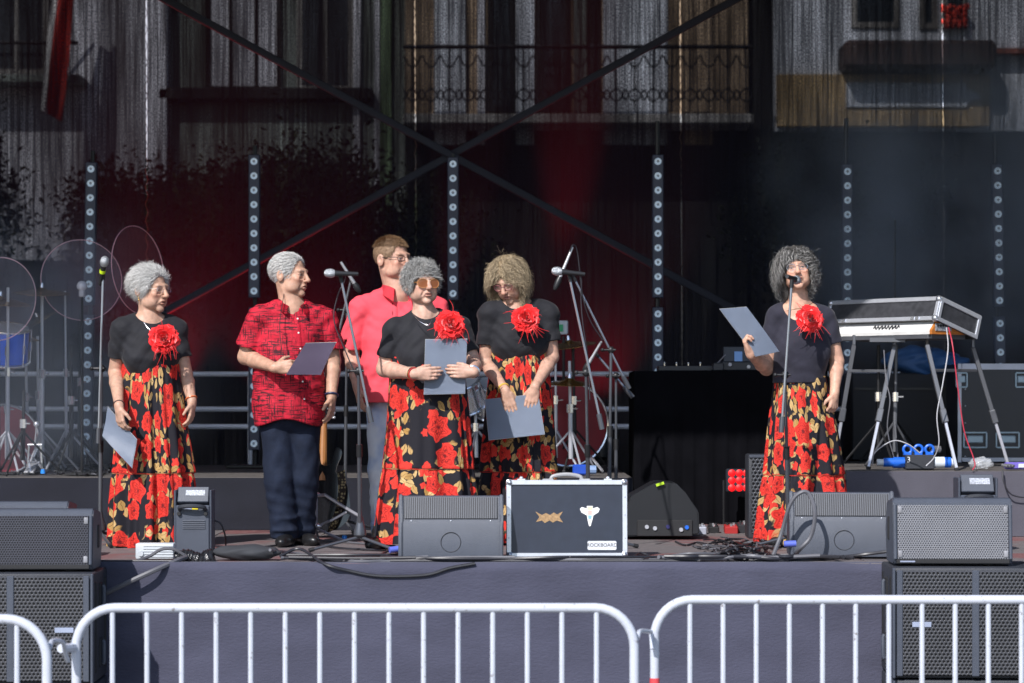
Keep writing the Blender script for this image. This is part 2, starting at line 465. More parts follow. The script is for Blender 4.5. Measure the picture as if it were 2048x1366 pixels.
        blend(face * 0.8 * ss(1 - (((AX - 0.032) / 0.0145) ** 2 + ((Z - 0.0085) / 0.0022) ** 2), 0, 0.5), (0.06, 0.04, 0.035))
        if sp.get('stubble'): blend(face * sp['stubble'] * ss(-Z, 0.03, 0.06) * (1 - lipm), base * (0.72, 0.72, 0.75))
        return C

def hand(Fd, wrist, d, n, t, s=1.0, curl=(0.35, 0.5, 0.35), thumb=(0.6, 0.7, 0.35), spread=0.0, vary=0.08):
    d = Vector(d).normalized(); n = Vector(n); n = (n - d * n.dot(d)).normalized(); t0 = d.cross(n); t = t0 if t0.dot(Vector(t)) > 0 else -t0
    w = Vector(wrist)
    Fd.op(ell_fn(w + d * 0.048 * s, (0.050 * s, 0.037 * s, 0.0155 * s), np.array([list(d), list(t), list(n)]).T), 0.018)
    Fd.op(cap_fn(w - d * 0.01 * s, w + d * 0.03 * s, 0.021 * s, 0.021 * s), 0.02)
    offs = (0.030, 0.0105, -0.0095, -0.028); lens = (0.070, 0.078, 0.072, 0.057); kn = (0.086, 0.090, 0.087, 0.080)
    tips = []
    for i in range(4):
        K = w + d * kn[i] * s + t * offs[i] * s
        Fd.op(cap_fn(w + d * 0.025 * s + t * offs[i] * 0.7 * s, K, 0.0115 * s, 0.0108 * s), 0.008)
        a = 0; p = K; dd = d + t * spread * (offs[i] * 30)
        for j, (fr, c) in enumerate(zip((0.45, 0.30, 0.25), curl)):
            a += c * (1 + vary * (i - 1.5) * (1 if j else -1))
            v = (dd * math.cos(a) + n * math.sin(a)).normalized(); q = p + v * (lens[i] * fr * s)
            rr = (0.0098, 0.0088, 0.0080, 0.0068)
            Fd.op(cap_fn(p, q, rr[j] * s, rr[j + 1] * s), 0.0035); p = q
        tips.append(p)
    b = w + d * 0.026 * s + t * 0.026 * s
    v1 = (t * thumb[0] + d * thumb[1] + n * thumb[2]).normalized(); m = b + v1 * 0.042 * s
    v2 = (t * thumb[0] * 0.35 + d * thumb[1] * 1.1 + n * thumb[2] * 1.2).normalized(); e = m + v2 * 0.032 * s
    Fd.op(cap_fn(b, m, 0.0145 * s, 0.0105 * s), 0.008); Fd.op(cap_fn(m, e, 0.0105 * s, 0.0082 * s), 0.004)
    return tips

def strands(H, rng, n, length, rad, curl=0.008, freq=9.0, lift=0.5, grav=0.6, seg=9, root=None, cfun=None, back=0.0, part=0.0, pushr=1.0, jitter=0.2, taper=0.6, face=((0, 0.115, -0.045), (0.070, 0.075, 0.110)), low=-0.05, clear=True, fwd=0.0, lvar=0.6):
    """hair ribbons grown over the scalp in the head frame; returns V, F, colours"""
    rc, rr = np.array((0, -0.017, 0.036), np.float32), np.array((0.079, 0.101, 0.087), np.float32)
    fc, fr = np.array(face[0], np.float32), np.array(face[1], np.float32) * 0.97
    U = np.zeros((0, 3), np.float32)
    while len(U) < n:
        u = rng.normal(size=(n * 2, 3)).astype(np.float32); u /= np.linalg.norm(u, axis=1)[:, None]
        P = rc + u * rr; ok = ((((P - fc) / fr) ** 2).sum(1) > 1) & (P[:, 2] > low)
        if root is not None: ok &= root(u)
        U = np.concatenate([U, u[ok]])
    u = U[:n]
    P = rc + u * rr; nrm = u / rr; nrm /= np.linalg.norm(nrm, axis=1)[:, None]
    L = length * (1 - lvar / 2 + lvar * rng.random(n))[:, None]
    g = H.A @ np.array((0, 0, -1), np.float32)
    sgn = np.sign(u[:, 0:1] + 0.05 * rng.normal(size=(n, 1)))
    down = g[None] + np.array((0, -back, 0))[None] + np.array((1, 0, 0))[None] * sgn * part * np.clip(u[:, 1:2] + 0.4, 0, 1) + np.array((0, 1, 0))[None] * fwd
    fl = down - nrm * (nrm * down).sum(1)[:, None]; fl /= np.linalg.norm(fl, axis=1)[:, None] + 1e-6
    fl = fl + rng.normal(size=(n, 3)) * jitter
    ph = rng.random(n) * 6.28; e1 = np.cross(nrm, fl); e1 /= np.linalg.norm(e1, axis=1)[:, None] + 1e-6
    pts = [P]; dirv = nrm * lift + fl * (1 - lift)
    for k in range(1, seg):
        dirv = dirv / (np.linalg.norm(dirv, axis=1)[:, None] + 1e-6) + g[None] * grav * 0.35 + rng.normal(size=(n, 3)) * jitter * 0.3
        dirv /= np.linalg.norm(dirv, axis=1)[:, None]
        P = P + dirv * L / (seg - 1)
        q = (P - rc) / (rr * pushr); qn = np.linalg.norm(q, axis=1); m = qn < 1.02
        P = np.where(m[:, None], rc + q / np.maximum(qn, 1e-6)[:, None] * 1.03 * rr * pushr, P)
        if clear:
            z = (P[:, 1] > 0.045) & (np.abs(P[:, 0]) < 0.070) & (P[:, 2] < 0.035)
            P[z, 0] = np.sign(P[z, 0] + 1e-6) * 0.071
        pts.append(P.copy())
    pts = np.stack(pts, 1); tt = np.linspace(0, 1, seg)[None, :]
    amp = curl * (0.5 + rng.random(n))[:, None] * np.minimum(1, tt * 3)
    fq = freq * (0.7 + 0.6 * rng.random(n))[:, None]
    pts = pts + (np.cos(ph[:, None] + fq * tt) * amp)[..., None] * e1[:, None, :] + (np.sin(ph[:, None] + fq * tt) * amp)[..., None] * nrm[:, None, :]
    tg = np.gradient(pts, axis=1); tg /= np.linalg.norm(tg, axis=2)[..., None] + 1e-6
    a = np.cross(tg, nrm[:, None, :] + 0.6 * rng.normal(size=(n, 1, 3))); a /= np.linalg.norm(a, axis=2)[..., None] + 1e-6
    r = (rad * (0.6 + 0.8 * rng.random(n)))[:, None] * (1 - taper * tt)
    V = np.stack([pts - a * r[..., None], pts + a * r[..., None]], 2)
    idx = np.arange(n * seg * 2).reshape(n, seg, 2)
    F = np.stack([idx[:, :-1, 0], idx[:, :-1, 1], idx[:, 1:, 1], idx[:, 1:, 0]], -1).reshape(-1, 4)
    C = np.repeat(cfun(u, None, rng), seg * 2, axis=0)
    return H.wn(V.reshape(-1, 3)), F, C

def merge(parts):
    Vs, Fs, Cs, o = [], [], [], 0
    for V, F, C in parts:
        Vs.append(V); Fs.append(F + o); Cs.append(C); o += len(V)
    return np.concatenate(Vs), np.concatenate(Fs), np.concatenate(Cs)

def hair_cap(H, col, thick=0.012, face=((0, 0.115, -0.045), (0.070, 0.075, 0.110)), low=-0.05, noise=0.004, nf=140, extra=(), h=0.004, cut_ear=True):
    lo = np.array(H.c, np.float32) - 0.30; hi = np.array(H.c, np.float32) + 0.22
    Fd = Field(lo, hi, h); q = Fd.sub_box(Fd.lo, Fd.lo + Fd.h * Fd.n); sl, x, y, z = q
    dx, dy, dz = x - H.c.x, y - H.c.y, z - H.c.z
    X = (dx * H.x.x + dy * H.x.y + dz * H.x.z) / H.sc[0]; Fw = (dx * H.f.x + dy * H.f.y + dz * H.f.z) / H.sc[1]; Z = (dx * H.z.x + dy * H.z.y + dz * H.z.z) / H.sc[2]
    AX = np.abs(X)
    d = ell_fn((0, -0.017, 0.036), (0.077 + thick, 0.099 + thick, 0.085 + thick))[0](X, Fw, Z)
    d = np.maximum(d, (low - Z) - 0.35 * np.clip(-Fw, -0.1, 0.1) * 0)
    for c, r in extra: d = smin(d, ell_fn(c, r)[0](X, Fw, Z), 0.03)
    d = d + noise * (np.sin(X * nf + 2 * np.sin(Z * nf * 0.7)) * np.sin(Fw * nf * 0.9 + 1.3) + 0.6 * np.sin(Z * nf * 1.6 + 3 * np.sin(X * nf * 0.5)))
    d = smax(d, -ell_fn(face[0], face[1])[0](X, Fw, Z), 0.008)
    if cut_ear: d = smax(d, -ell_fn((0.090, -0.006, -0.010), (0.026, 0.026, 0.038))[0](AX, Fw, Z), 0.006)
    Fd.d[:] = d
    V, F = Fd.mesh(); rng = np.random.default_rng(3)
    C = np.tile(np.array(col, np.float32) * 0.75, (len(V), 1)) * (1 + 0.15 * rng.normal(size=(len(V), 1)))
    return V, F, C
# ================================================================== the setting
ASPH = mat('grey_paving', (0.16, 0.155, 0.15), rough=0.9, var=0.2, scale=3, bump=0.4, bscale=60)
b = MB(); b.quad([(-90, -60, 0), (90, -60, 0), (90, 90, 0), (-90, 90, 0)]); tag(b.build('ground', ASPH, org=Vector((0, 0, 0))), kind='structure')

Y0, Y1 = -1.63, 5.9                           # stage front and back edges
g = NG('worn_deck_plywood', rough=0.6, spec=0.4)
_p = g.coord('Object')
_n1 = g.noise(g.vm('MULTIPLY', _p, (1.2, 14, 1)), 2.0, 4)[0]; _n2 = g.noise(_p, 1.1, 3)[0]
_c = g.mix(_n1, (0.105, 0.095, 0.10), (0.20, 0.175, 0.175))
_c = g.mix(g.step(_n2, 0.50, 0.62), _c, (0.19, 0.085, 0.085))
_c = g.mix(g.ma('MULTIPLY', g.step(g.noise(_p, 22, 4)[0], 0.58, 0.70), 0.5), _c, (0.30, 0.26, 0.25))
g.color(_c); g.bump(g.noise(_p, 60, 3)[0], 0.15, 0.003); DECK = g.m
b = MB(); b.box((0, (Y0 + Y1) / 2, FLOOR - 0.11), (15, Y1 - Y0 - 0.02, 0.18)); fl = tag(b.build('stage_floor', mat('deck_underside', (0.05, 0.04, 0.035)), org=Vector((0, 0, FLOOR))), kind='structure')
me = None
for i in range(8):
    for j in range(4):
        if me is None:
            q = MB(); q.box((0, 0, -0.012), (1.872, 1.872, 0.024), bev=0.002); me = q.mesh('deck_panel'); me.materials.append(DECK)
        o = link_mesh('deck_panel', me, DECK, fl); o.location = (-6.58 + i * 1.88, Y0 + 0.94 + j * 1.88, 0.003)
# cloth skirt hung along the stage front
SKIRT = mat('charcoal_skirt_cloth', (0.060, 0.061, 0.092), rough=0.9, var=0.17, scale=2.2, bump=0.35, bscale=40, spec=0.2, stretch=(1, 1, 2.2), sheen=0.2)
NX, NZ = 340, 26
X = np.linspace(-7.4, 7.4, NX); T = np.linspace(0, 1, NZ); XX, TT = np.meshgrid(X, T)
rg = np.random.default_rng(2)
YY = Y0 - 0.020 + 0.004 * np.sin(XX * 3.1 + 1) * TT + 0.006 * np.sin(XX * 1.3 + TT * 2) * TT + 0.0042 * np.sin(XX * 13 + 3 * np.sin(TT * 5)) * TT + 0.003 * np.sin(TT * 9 + XX * 0.7)
ZZ = FLOOR + 0.006 - TT * (FLOOR - 0.01) + 0.005 * np.sin(XX * 2.3) * (1 - TT) + 0.003 * np.sin(XX * 9.1) * (1 - TT)
V = np.stack([XX, YY, ZZ], -1).reshape(-1, 3)
# fold the top edge back over the deck
TOP = np.stack([X, np.full(NX, Y0 + 0.07) + 0.02 * np.sin(X * 5.3) * np.sin(X * 1.7), np.full(NX, FLOOR + 0.008)], -1)
V = np.concatenate([TOP, V]); idx = np.arange((NZ + 1) * NX).reshape(NZ + 1, NX)
F = np.stack([idx[:-1, :-1], idx[1:, :-1], idx[1:, 1:], idx[:-1, 1:]], -1).reshape(-1, 4)
tag(np_mesh('stage_skirt', V, F, SKIRT, org=Vector((0, Y0, 0))), kind='structure')

BLACKC = mat('black_stage_cloth', (0.010, 0.010, 0.013), rough=0.95, var=0.2, scale=4, bump=0.2, bscale=150, spec=0.1)
b = MB(); b.box((0, 2.35, 6.0), (15.6, 8.1, 0.2)); tag(b.build('stage_roof', BLACKC), kind='structure')  # out of view; placed and sized to shade the back of the stage
for s, nm in ((-1, 'shade_wall_left'), (1, 'shade_wall_right')):  # unseen side walls, added to block the sun from the back of the stage
    b = MB(); b.box((7.3 * s, 2.4, 3.3), (0.06, 7.4, 5.2)); tag(b.build(nm, BLACKC), kind='structure')

# risers
RISER = mat('riser_cloth', (0.009, 0.010, 0.018), rough=0.95, var=0.15, scale=5, bump=0.3, bscale=220)
RTOP = mat('riser_top', (0.10, 0.09, 0.085), rough=0.7, var=0.25, scale=9, bump=0.2)
def riser(label, x0, x1, y0, y1, h, m=RISER):
    o = thing('stage_riser', label, 'riser', ((x0 + x1) / 2, (y0 + y1) / 2, FLOOR + 0.004))
    b = MB(); b.box(((x0 + x1) / 2, (y0 + y1) / 2, FLOOR + h - 0.03), (x1 - x0, y1 - y0, 0.06), bev=0.006); b.build('platform', RTOP, o)
    n = 60; V = []; F = []
    for i in range(n + 1):
        x = x0 + (x1 - x0) * i / n; w = 0.010 * math.sin(i * 1.3) + 0.006 * math.sin(i * 3.7)
        for k in range(6):
            t = k / 5; V.append((x, y0 - 0.012 - w * t - 0.02 * t - (0.012 if 0.45 < t < 0.7 else 0) * (0.5 + 0.5 * math.sin(x * 2.1)), FLOOR + 0.006 + (h - 0.008) * (1 - t)))
    for i in range(n):
        for k in range(5):
            a = i * 6 + k; F.append((a, a + 1, a + 7, a + 6))
    np_mesh('front_skirt', V, F, m, o)
    for x in (x0 + 0.1, x1 - 0.1):
        for y in (y0 + 0.1, y1 - 0.1):
            b = MB(); b.box((x, y, FLOOR + 0.004 + (h - 0.06) / 2), (0.05, 0.05, h - 0.064)); b.build('leg', mat('black_steel', (0.02, 0.02, 0.022), rough=0.45, metal=0.3), o)
    return o
RZ1 = FLOOR + 0.35; RZ2 = FLOOR + 0.415
riser('low black-skirted drum platform behind the singers', -6.9, at(1262, 0, 17).x, 1.8, 5.0, 0.35)
riser('low grey-skirted platform under the keyboard at right', at(1692, 0, 16).x, 6.9, 1.0, 5.0, 0.415, mat('grey_riser_cloth', (0.075, 0.072, 0.092), rough=0.9, var=0.12, scale=3, bump=0.3, bscale=240, sheen=0.2))

# ------------------------------------------------------------------ mesh backdrop (see-through black scrim in laced panels)
m = bpy.data.materials.new('black_mesh_scrim'); m.use_nodes = True; t = m.node_tree; t.nodes.clear()
class _G(NG):
    def __init__(s, m): s.m = m; s.t = m.node_tree
g = _G(m); p = g.coord('Object')
st1 = g.noise(g.vm('MULTIPLY', p, (38, 1, 0.9)), 1.0, 5, 0.7)[0]
st2 = g.step(g.noise(g.vm('MULTIPLY', p, (190, 1, 60)), 1.0, 3, 0.7)[0], 0.36, 0.68)
st3 = g.noise(g.vm('MULTIPLY', p, (3.0, 1, 0.5)), 1.0, 2)[0]
fac = g.ma('MULTIPLY', g.ma('MULTIPLY', g.step(st1, 0.28, 0.78), g.ma('MULTIPLY_ADD', st2, 1.5, 0.12)), g.ma('MULTIPLY_ADD', g.step(st3, 0.3, 0.7), 1.0, 0.42))
fac = g.ma('MULTIPLY_ADD', fac, 0.22, 0.006, clamp=True)
tr = _n(t, 'ShaderNodeBsdfTransparent'); df = _n(t, 'ShaderNodeBsdfDiffuse'); df.inputs['Color'].default_value = (0.012, 0.0125, 0.020, 1)
mx = _n(t, 'ShaderNodeMixShader'); out = _n(t, 'ShaderNodeOutputMaterial')
t.links.new(fac, mx.inputs[0]); t.links.new(df.outputs[0], mx.inputs[1]); t.links.new(tr.outputs[0], mx.inputs[2]); t.links.new(mx.outputs[0], out.inputs['Surface'])
SCRIM = m; YS = 5.55; DS = 15 + YS
bd = thing('mesh_backdrop', 'black see-through mesh backdrop of laced panels across the back of the stage', 'backdrop', (0, YS, FLOOR))
edges = [-900, 291, 828, 1359, 1882, 2950]; bot = [-900, 296, 836, 1366, 1892, 2950]
for i in range(5):
    n, k = 40, 20; V = []; F = []
    for a in range(n + 1):
        for c in range(k + 1):
            u = a / n; v = c / k
            xt = edges[i] + (edges[i + 1] - edges[i]) * u; xb = bot[i] + (bot[i + 1] - bot[i]) * u; xx = at(xt + (xb - xt) * v, 0, DS).x
            xx += 0.0045 * (1 - 2 * u) * (1 + 0.5 * math.sin(v * 40))
            V.append((xx, YS + 0.012 * math.sin(u * 19 + i) + 0.02 * math.sin(v * 5 + i), FLOOR + 0.01 + (5.9 - FLOOR - 0.02) * (1 - v)))
    for a in range(n):
        for c in range(k):
            q = a * (k + 1) + c; F.append((q, q + 1, q + k + 2, q + k + 1))
    np_mesh('mesh_panel', V, F, SCRIM, bd)
b = MB(); b.tube([(-7.2, YS, 5.86), (7.2, YS, 5.86)], 0.03); b.build('hanging_pipe', mat('black_steel'), bd)
for i in range(1, 5):       # lacing cord along every seam
    b = MB(); x0 = at(edges[i], 0, DS).x; x1 = at(bot[i], 0, DS).x; n = 70
    b.tube([(x0 + (x1 - x0) * k / n + 0.010 * (1 if k % 2 else -1), YS - 0.004, 5.86 - (5.86 - FLOOR - 0.02) * k / n) for k in range(n + 1)], 0.0025, 4); b.build('lacing_cord', mat('pale_cord', (0.06, 0.055, 0.045), rough=0.9), bd)

# diagonal braces in front of it
BRACE = mat('dark_blue_strap', (0.020, 0.022, 0.036), rough=0.8, var=0.1)
for lab, (xa, ya), (xb, yb), d in (('dark diagonal brace rising to the right across the mesh backdrop', (300, 640), (1560, -50), 20.02), ('dark diagonal brace falling to the right across the mesh backdrop', (240, -50), (1500, 636), 19.96)):
    A, B = at(xa, ya, d), at(xb, yb, d); dv = (B - A).normalized(); up = Vector((0, 1, 0)).cross(dv)
    b = MB(); M = frame((A + B) / 2, dv, Vector((0, 1, 0)), up); b.fbox(M, (0, 0, 0), ((B - A).length, 0.03, 0.060), bev=0.012, seg=2)
    for s in (-1, 1): b.fbox(M, (s * ((B - A).length / 2 - 0.06), -0.005, 0), (0.16, 0.045, 0.09), bev=0.01)
    tag(b.build('diagonal_brace', BRACE), lab, 'brace')

# back guard rail
RAIL = mat('galvanised_rail', (0.70, 0.71, 0.78), rough=0.35, metal=0.25)
o = thing('guard_rail', 'grey steel guard rail of three bars along the back of the stage', 'railing', (0, 4.9, FLOOR))
for py in (748, 818, 853):
    b = MB(); b.tube([at(-500, py, 19.9), at(1800, py, 19.9)], 0.021, 10); b.build('bar', RAIL, o)
for px in (-300, 175, 500, 880, 1300, 1690):
    b = MB(); p_ = at(px, 748, 19.93); b.tube([p_, Vector((p_.x, p_.y, FLOOR + 0.355))], 0.02, 8); b.build('post', RAIL, o)
# ================================================================== the street seen through the mesh
DB = 33.0; YB = DB - 15
bx = lambda px: at(px, 0, DB).x
bz = lambda py: at(0, py, DB).z
PLASTER = mat('grey_plaster', (0.48, 0.48, 0.53), rough=0.9, var=0.14, scale=2.5, bump=0.2, bscale=40)
PALE = mat('pale_plaster', (0.58, 0.61, 0.68), rough=0.9, var=0.15, scale=2.0, bump=0.2, bscale=40)
DIM = mat('dark_green_plaster', (0.13, 0.15, 0.14), rough=0.9, var=0.35, scale=1.5, stretch=(4, 1, 0.6))
OCHRE = mat('ochre_plaster', (0.45, 0.32, 0.17), rough=0.9, var=0.12, scale=3)
BROWNW = mat('brown_render', (0.30, 0.22, 0.15), rough=0.9, var=0.3, scale=2.0, stretch=(3, 1, 1))
SHADE_TRIM = mat('shade_and_trim_black', (0.006, 0.006, 0.007), rough=0.9, var=0.2)  # near-black paints the shade over the ground floors; also used for frames and ledge
PANE = mat('dark_window_pane', (0.012, 0.014, 0.018), rough=0.08, spec=0.5)
FRAMEW = mat('window_frame_paint', (0.20, 0.19, 0.18), rough=0.6)
IRON = mat('wrought_iron', (0.012, 0.012, 0.014), rough=0.5, metal=0.4)
TILE = mat('red_tile_ledge', (0.22, 0.07, 0.05), rough=0.8, var=0.2)
def building(label, x0, x1, wall, zsplit, ztop=9.6, split_mat=SHADE_TRIM, ysh=0.0):
    o = thing('building', label, 'building', ((x0 + x1) / 2, YB + ysh, 0))
    b = MB(); b.box(((x0 + x1) / 2, YB + ysh + 1.5, (zsplit + ztop) / 2), (x1 - x0, 3, ztop - zsplit)); b.build('wall', wall, o)
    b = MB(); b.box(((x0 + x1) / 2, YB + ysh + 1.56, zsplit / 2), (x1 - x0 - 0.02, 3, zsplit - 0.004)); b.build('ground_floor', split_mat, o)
    return o
def window(o, x0, x1, z0, z1, m=PANE, fr=FRAMEW, mull=1, y=None):
    y = YB if y is None else y; cx, cz = (x0 + x1) / 2, (z0 + z1) / 2; w, h = x1 - x0, z1 - z0
    b = MB(); t = 0.07
    for c, s in (((cx, y - 0.02, z1 - t / 2), (w, 0.06, t)), ((cx, y - 0.02, z0 + t / 2), (w, 0.06, t)), ((x0 + t / 2, y - 0.02, cz), (t, 0.055, h - 2 * t)), ((x1 - t / 2, y - 0.02, cz), (t, 0.055, h - 2 * t))): b.box(c, s)
    for k in range(mull): b.box((x0 + w * (k + 1) / (mull + 1), y - 0.018, cz), (t * 0.7, 0.05, h - 2 * t))
    f = b.build('window', fr, o)
    b = MB(); b.box((cx, y - 0.008, cz), (w - 2 * t, 0.03, h - 2 * t)); b.build('pane', m, f)
    return f
# left house with flag
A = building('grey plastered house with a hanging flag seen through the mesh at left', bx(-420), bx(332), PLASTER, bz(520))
window(A, bx(-30), bx(98), bz(150), bz(-60)); window(A, bx(-260), bx(-120), bz(150), bz(-60))
b = MB(); b.box(((bx(-40) + bx(176)) / 2, YB - 0.30, bz(168)), (bx(176) - bx(-40), 0.6, 0.10), bev=0.01); bal = b.build('balcony_slab', DIM, A)
r_ = MB(); r_.tube([(bx(-38), YB - 0.58, bz(98)), (bx(172), YB - 0.58, bz(98))], 0.025, 6); r_.build('handrail', IRON, bal)
for k in range(14):
    x = bx(-36) + (bx(170) - bx(-36)) * k / 13; r_ = MB(); r_.tube([(x, YB - 0.58, bz(163)), (x, YB - 0.58, bz(99))], 0.010, 5); r_.build('baluster', IRON, bal)
fo = thing('flag', 'red and white flag hanging from the house at upper left', 'flag', (bx(118), YB - 0.8, bz(165)))
b = MB(); b.tube([(bx(130), YB - 0.05, bz(150)), (bx(112), YB - 1.0, bz(-60))], 0.02, 6); b.build('pole', IRON, fo)
for nm, mm, xs in (('white_stripe', mat('white_flag_cloth', (0.75, 0.74, 0.74), rough=0.9), (0, 0.28)), ('red_stripe', mat('red_flag_cloth', (0.42, 0.03, 0.02), rough=0.9), (0.30, 1.0))):
    V = []; F = []
    for i in range(13):
        for j in range(17):
            u = xs[0] + (xs[1] - xs[0]) * i / 12; v = j / 16
            wd = 38 + 12 * math.sin(v * 2.6); px = 152 - 24 * v + (u - 0.5) * wd; py = -30 + 265 * v + 25 * u * v
            V.append((bx(px), YB - 0.85 + 0.10 * math.sin(u * 9 + v * 3) * (0.4 + v), bz(py)))
    for i in range(12):
        for j in range(16):
            q = i * 17 + j; F.append((q, q + 1, q + 18, q + 17))
    np_mesh(nm, V, F, mm, fo)
# dark green house
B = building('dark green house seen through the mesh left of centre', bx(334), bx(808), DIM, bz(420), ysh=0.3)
window(B, bx(405), bx(560), bz(178), bz(-80), PLASTER, SHADE_TRIM, 2, YB + 0.3); window(B, bx(590), bx(705), bz(178), bz(-80), PANE, FRAMEW, 1, YB + 0.3)
b = MB(); b.box((bx(530), YB + 0.15, bz(187)), (bx(745) - bx(315), 0.3, 0.16), bev=0.02); b.build('ledge', SHADE_TRIM, B)
for px, w in ((712, 14), (752, 10), (770, 22)):
    b = MB(); b.box((bx(px), YB + 0.26, bz(150)), (w / 154.5, 0.1, 4.2)); b.build('pilaster', PLASTER if w < 20 else mat('green_paint', (0.10, 0.16, 0.08)), B)
# pale house with the wrought-iron balcony
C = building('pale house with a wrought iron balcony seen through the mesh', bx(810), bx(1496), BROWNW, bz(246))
for px, w, mm in ((900, 62, PALE), (1050, 36, PALE), (1160, 26, DIM), (1270, 128, PALE), (1395, 60, BROWNW), (962, 14, PLASTER)):
    b = MB(); b.box((bx(px), YB - 0.03, 7.4), (w / 154.5, 0.06, 4.2)); b.build('pier', mm, C)
for x0, x1 in ((975, 1030), (1072, 1140), (1176, 1200)): window(C, bx(x0), bx(x1), bz(225), bz(-130), PANE, SHADE_TRIM, 0)
b = MB(); b.box(((bx(812) + bx(1494)) / 2, YB - 0.45, bz(243) - 0.06), (bx(1494) - bx(812), 0.9, 0.12), bev=0.015); bal = b.build('balcony_slab', mat('stone_slab', (0.28, 0.27, 0.26), rough=0.9), C)
b = MB(); b.tube([(bx(812), YB - 0.85, bz(112)), (bx(1494), YB - 0.85, bz(112))], 0.03, 6); b.build('handrail', IRON, bal)
yr = YB - 0.85; me = None
for k in range(19):
    x = bx(830) + (bx(1480) - bx(830)) * k / 18
    if me is None:
        r_ = MB(); r_.tube([(0, 0, 0), (0, 0, bz(112) - bz(238))], 0.013, 5)
        for zz, s in ((0.12, 1), (0.55, 1), (0.30, -1)):
            for sx in (-1, 1): r_.tube([(0, 0, zz), (sx * 0.06, 0, zz + 0.05 * s), (sx * 0.11, 0, zz + 0.16 * s)], 0.012, 5)
        me = r_.mesh('baluster'); me.materials.append(IRON)
    q = link_mesh('baluster', me, IRON, bal); q.location = Vector((x, yr, bz(238))) - root_loc(bal)
# right-hand house with ochre panel and plaque
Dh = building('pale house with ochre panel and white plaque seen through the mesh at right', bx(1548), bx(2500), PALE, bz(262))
b = MB(); b.box(((bx(1552) + bx(1978)) / 2, YB - 0.05, (bz(150) + bz(255)) / 2), (bx(1978) - bx(1552), 0.1, bz(150) - bz(255)), bev=0.01); b.build('ochre_panel', OCHRE, Dh)
pts = [(1690, 168), (1925, 168), (1932, 180), (1958, 192), (1958, 200), (1936, 206), (1930, 216), (1690, 216)]
b = MB(); b.prism([(bx(x), bz(y)) for x, y in pts], frame((0, YB - 0.10, 0), (1, 0, 0), (0, 0, 1), (0, -1, 0)), 0.04); b.build('plaque', PALE, Dh)
b = MB(); b.box(((bx(1676) + bx(1976)) / 2, YB - 0.30, (bz(92) + bz(148)) / 2), (bx(1976) - bx(1676), 0.6, bz(92) - bz(148)), bev=0.05); b.build('canopy', mat('brown_canopy', (0.05, 0.03, 0.028), rough=0.8), Dh)
b = MB(); b.box(((bx(1980) + bx(2496)) / 2, YB - 0.12, bz(106)), (bx(2496) - bx(1980), 0.24, 0.07)); b.build('tile_ledge', TILE, Dh)
for x0, x1, y0 in ((1702, 1798, 56), (1838, 1874, 58), (1882, 1934, 58), (2080, 2180, 56)): window(Dh, bx(x0), bx(x1), bz(y0), bz(-180), PANE, FRAMEW, 0)
b = MB()
rr = random.Random(4)
for k in range(60): b.ball((bx(1905) + rr.uniform(-0.16, 0.16), YB - 0.16 + rr.uniform(-0.07, 0.07), bz(42) + rr.uniform(-0.10, 0.16)), rr.uniform(0.022, 0.045), n=6)
o = tag(b.build('geranium', mat('geranium_red', (0.60, 0.05, 0.03), rough=0.8, var=0.3, scale=30)), 'red geranium on the upper right window seen through the mesh', 'flowers')
# near-black block added to fill the dark gap between the houses
E = building('near-black filler in the dark gap between the balcony house and the ochre house', bx(1498), bx(1546), SHADE_TRIM, bz(300), ysh=0.15)
# street trees
LEAF = mat('dark_leaf', (0.018, 0.022, 0.014), rough=1.0, spec=0.0, var=0.4, scale=3)
BARK = mat('dark_bark', (0.05, 0.04, 0.03), rough=0.9, var=0.3, scale=20)
def tree(label, px, py, D, rx, rz, n, seed):
    rng = np.random.default_rng(seed); c = np.array(at(px, py, D)); o = thing('tree', label, 'tree', (c[0], c[1], 0))
    b = MB(); b.tube([(c[0], c[1], 0), (c[0] + 0.05, c[1], c[2] * 0.5), (c[0] - 0.03, c[1], c[2])], [0.13, 0.10, 0.06], 8)
    for k in range(6):
        a = k * 1.05; b.tube([(c[0], c[1], c[2] * (0.62 + 0.05 * k)), (c[0] + math.cos(a) * rx * 0.5, c[1] + math.sin(a) * rx * 0.4, c[2] + rz * 0.3 * math.sin(k))], [0.05, 0.02], 6)
    b.build('trunk', BARK, o)
    cl = rng.normal(size=(46, 3)); cl = cl / np.linalg.norm(cl, axis=1)[:, None] * (0.35 + 0.6 * rng.random((46, 1)))
    q = cl[rng.integers(0, 46, n)] + rng.normal(size=(n, 3)) * 0.19
    P = c + q * np.array((rx, rx * 0.8, rz)); a = rng.normal(size=(n, 3)); a /= np.linalg.norm(a, axis=1)[:, None]; e = np.cross(a, rng.normal(size=(n, 3))); e /= np.linalg.norm(e, axis=1)[:, None]
    s = 0.022 + 0.03 * rng.random((n, 1)); V = np.stack([P - a * s, P + e * s * 0.5, P + a * s, P - e * s * 0.5], 1).reshape(-1, 3)
    np_mesh('crown', V, np.arange(n * 4).reshape(n, 4), LEAF, o, smooth=False)
tree('broad dark leafy tree behind the mesh left of centre', 560, 470, 26, 1.75, 1.0, 34000, 1)
tree('small dark leafy tree behind the mesh near the left house', 300, 500, 26.8, 0.95, 0.85, 18000, 2)
tree('dark leafy tree behind the mesh at the far left edge', -110, 400, 26.5, 0.75, 1.3, 18000, 3)
tree('low dark leafy tree behind the mesh right of centre', 1640, 420, 27.5, 1.1, 0.75, 16000, 4)
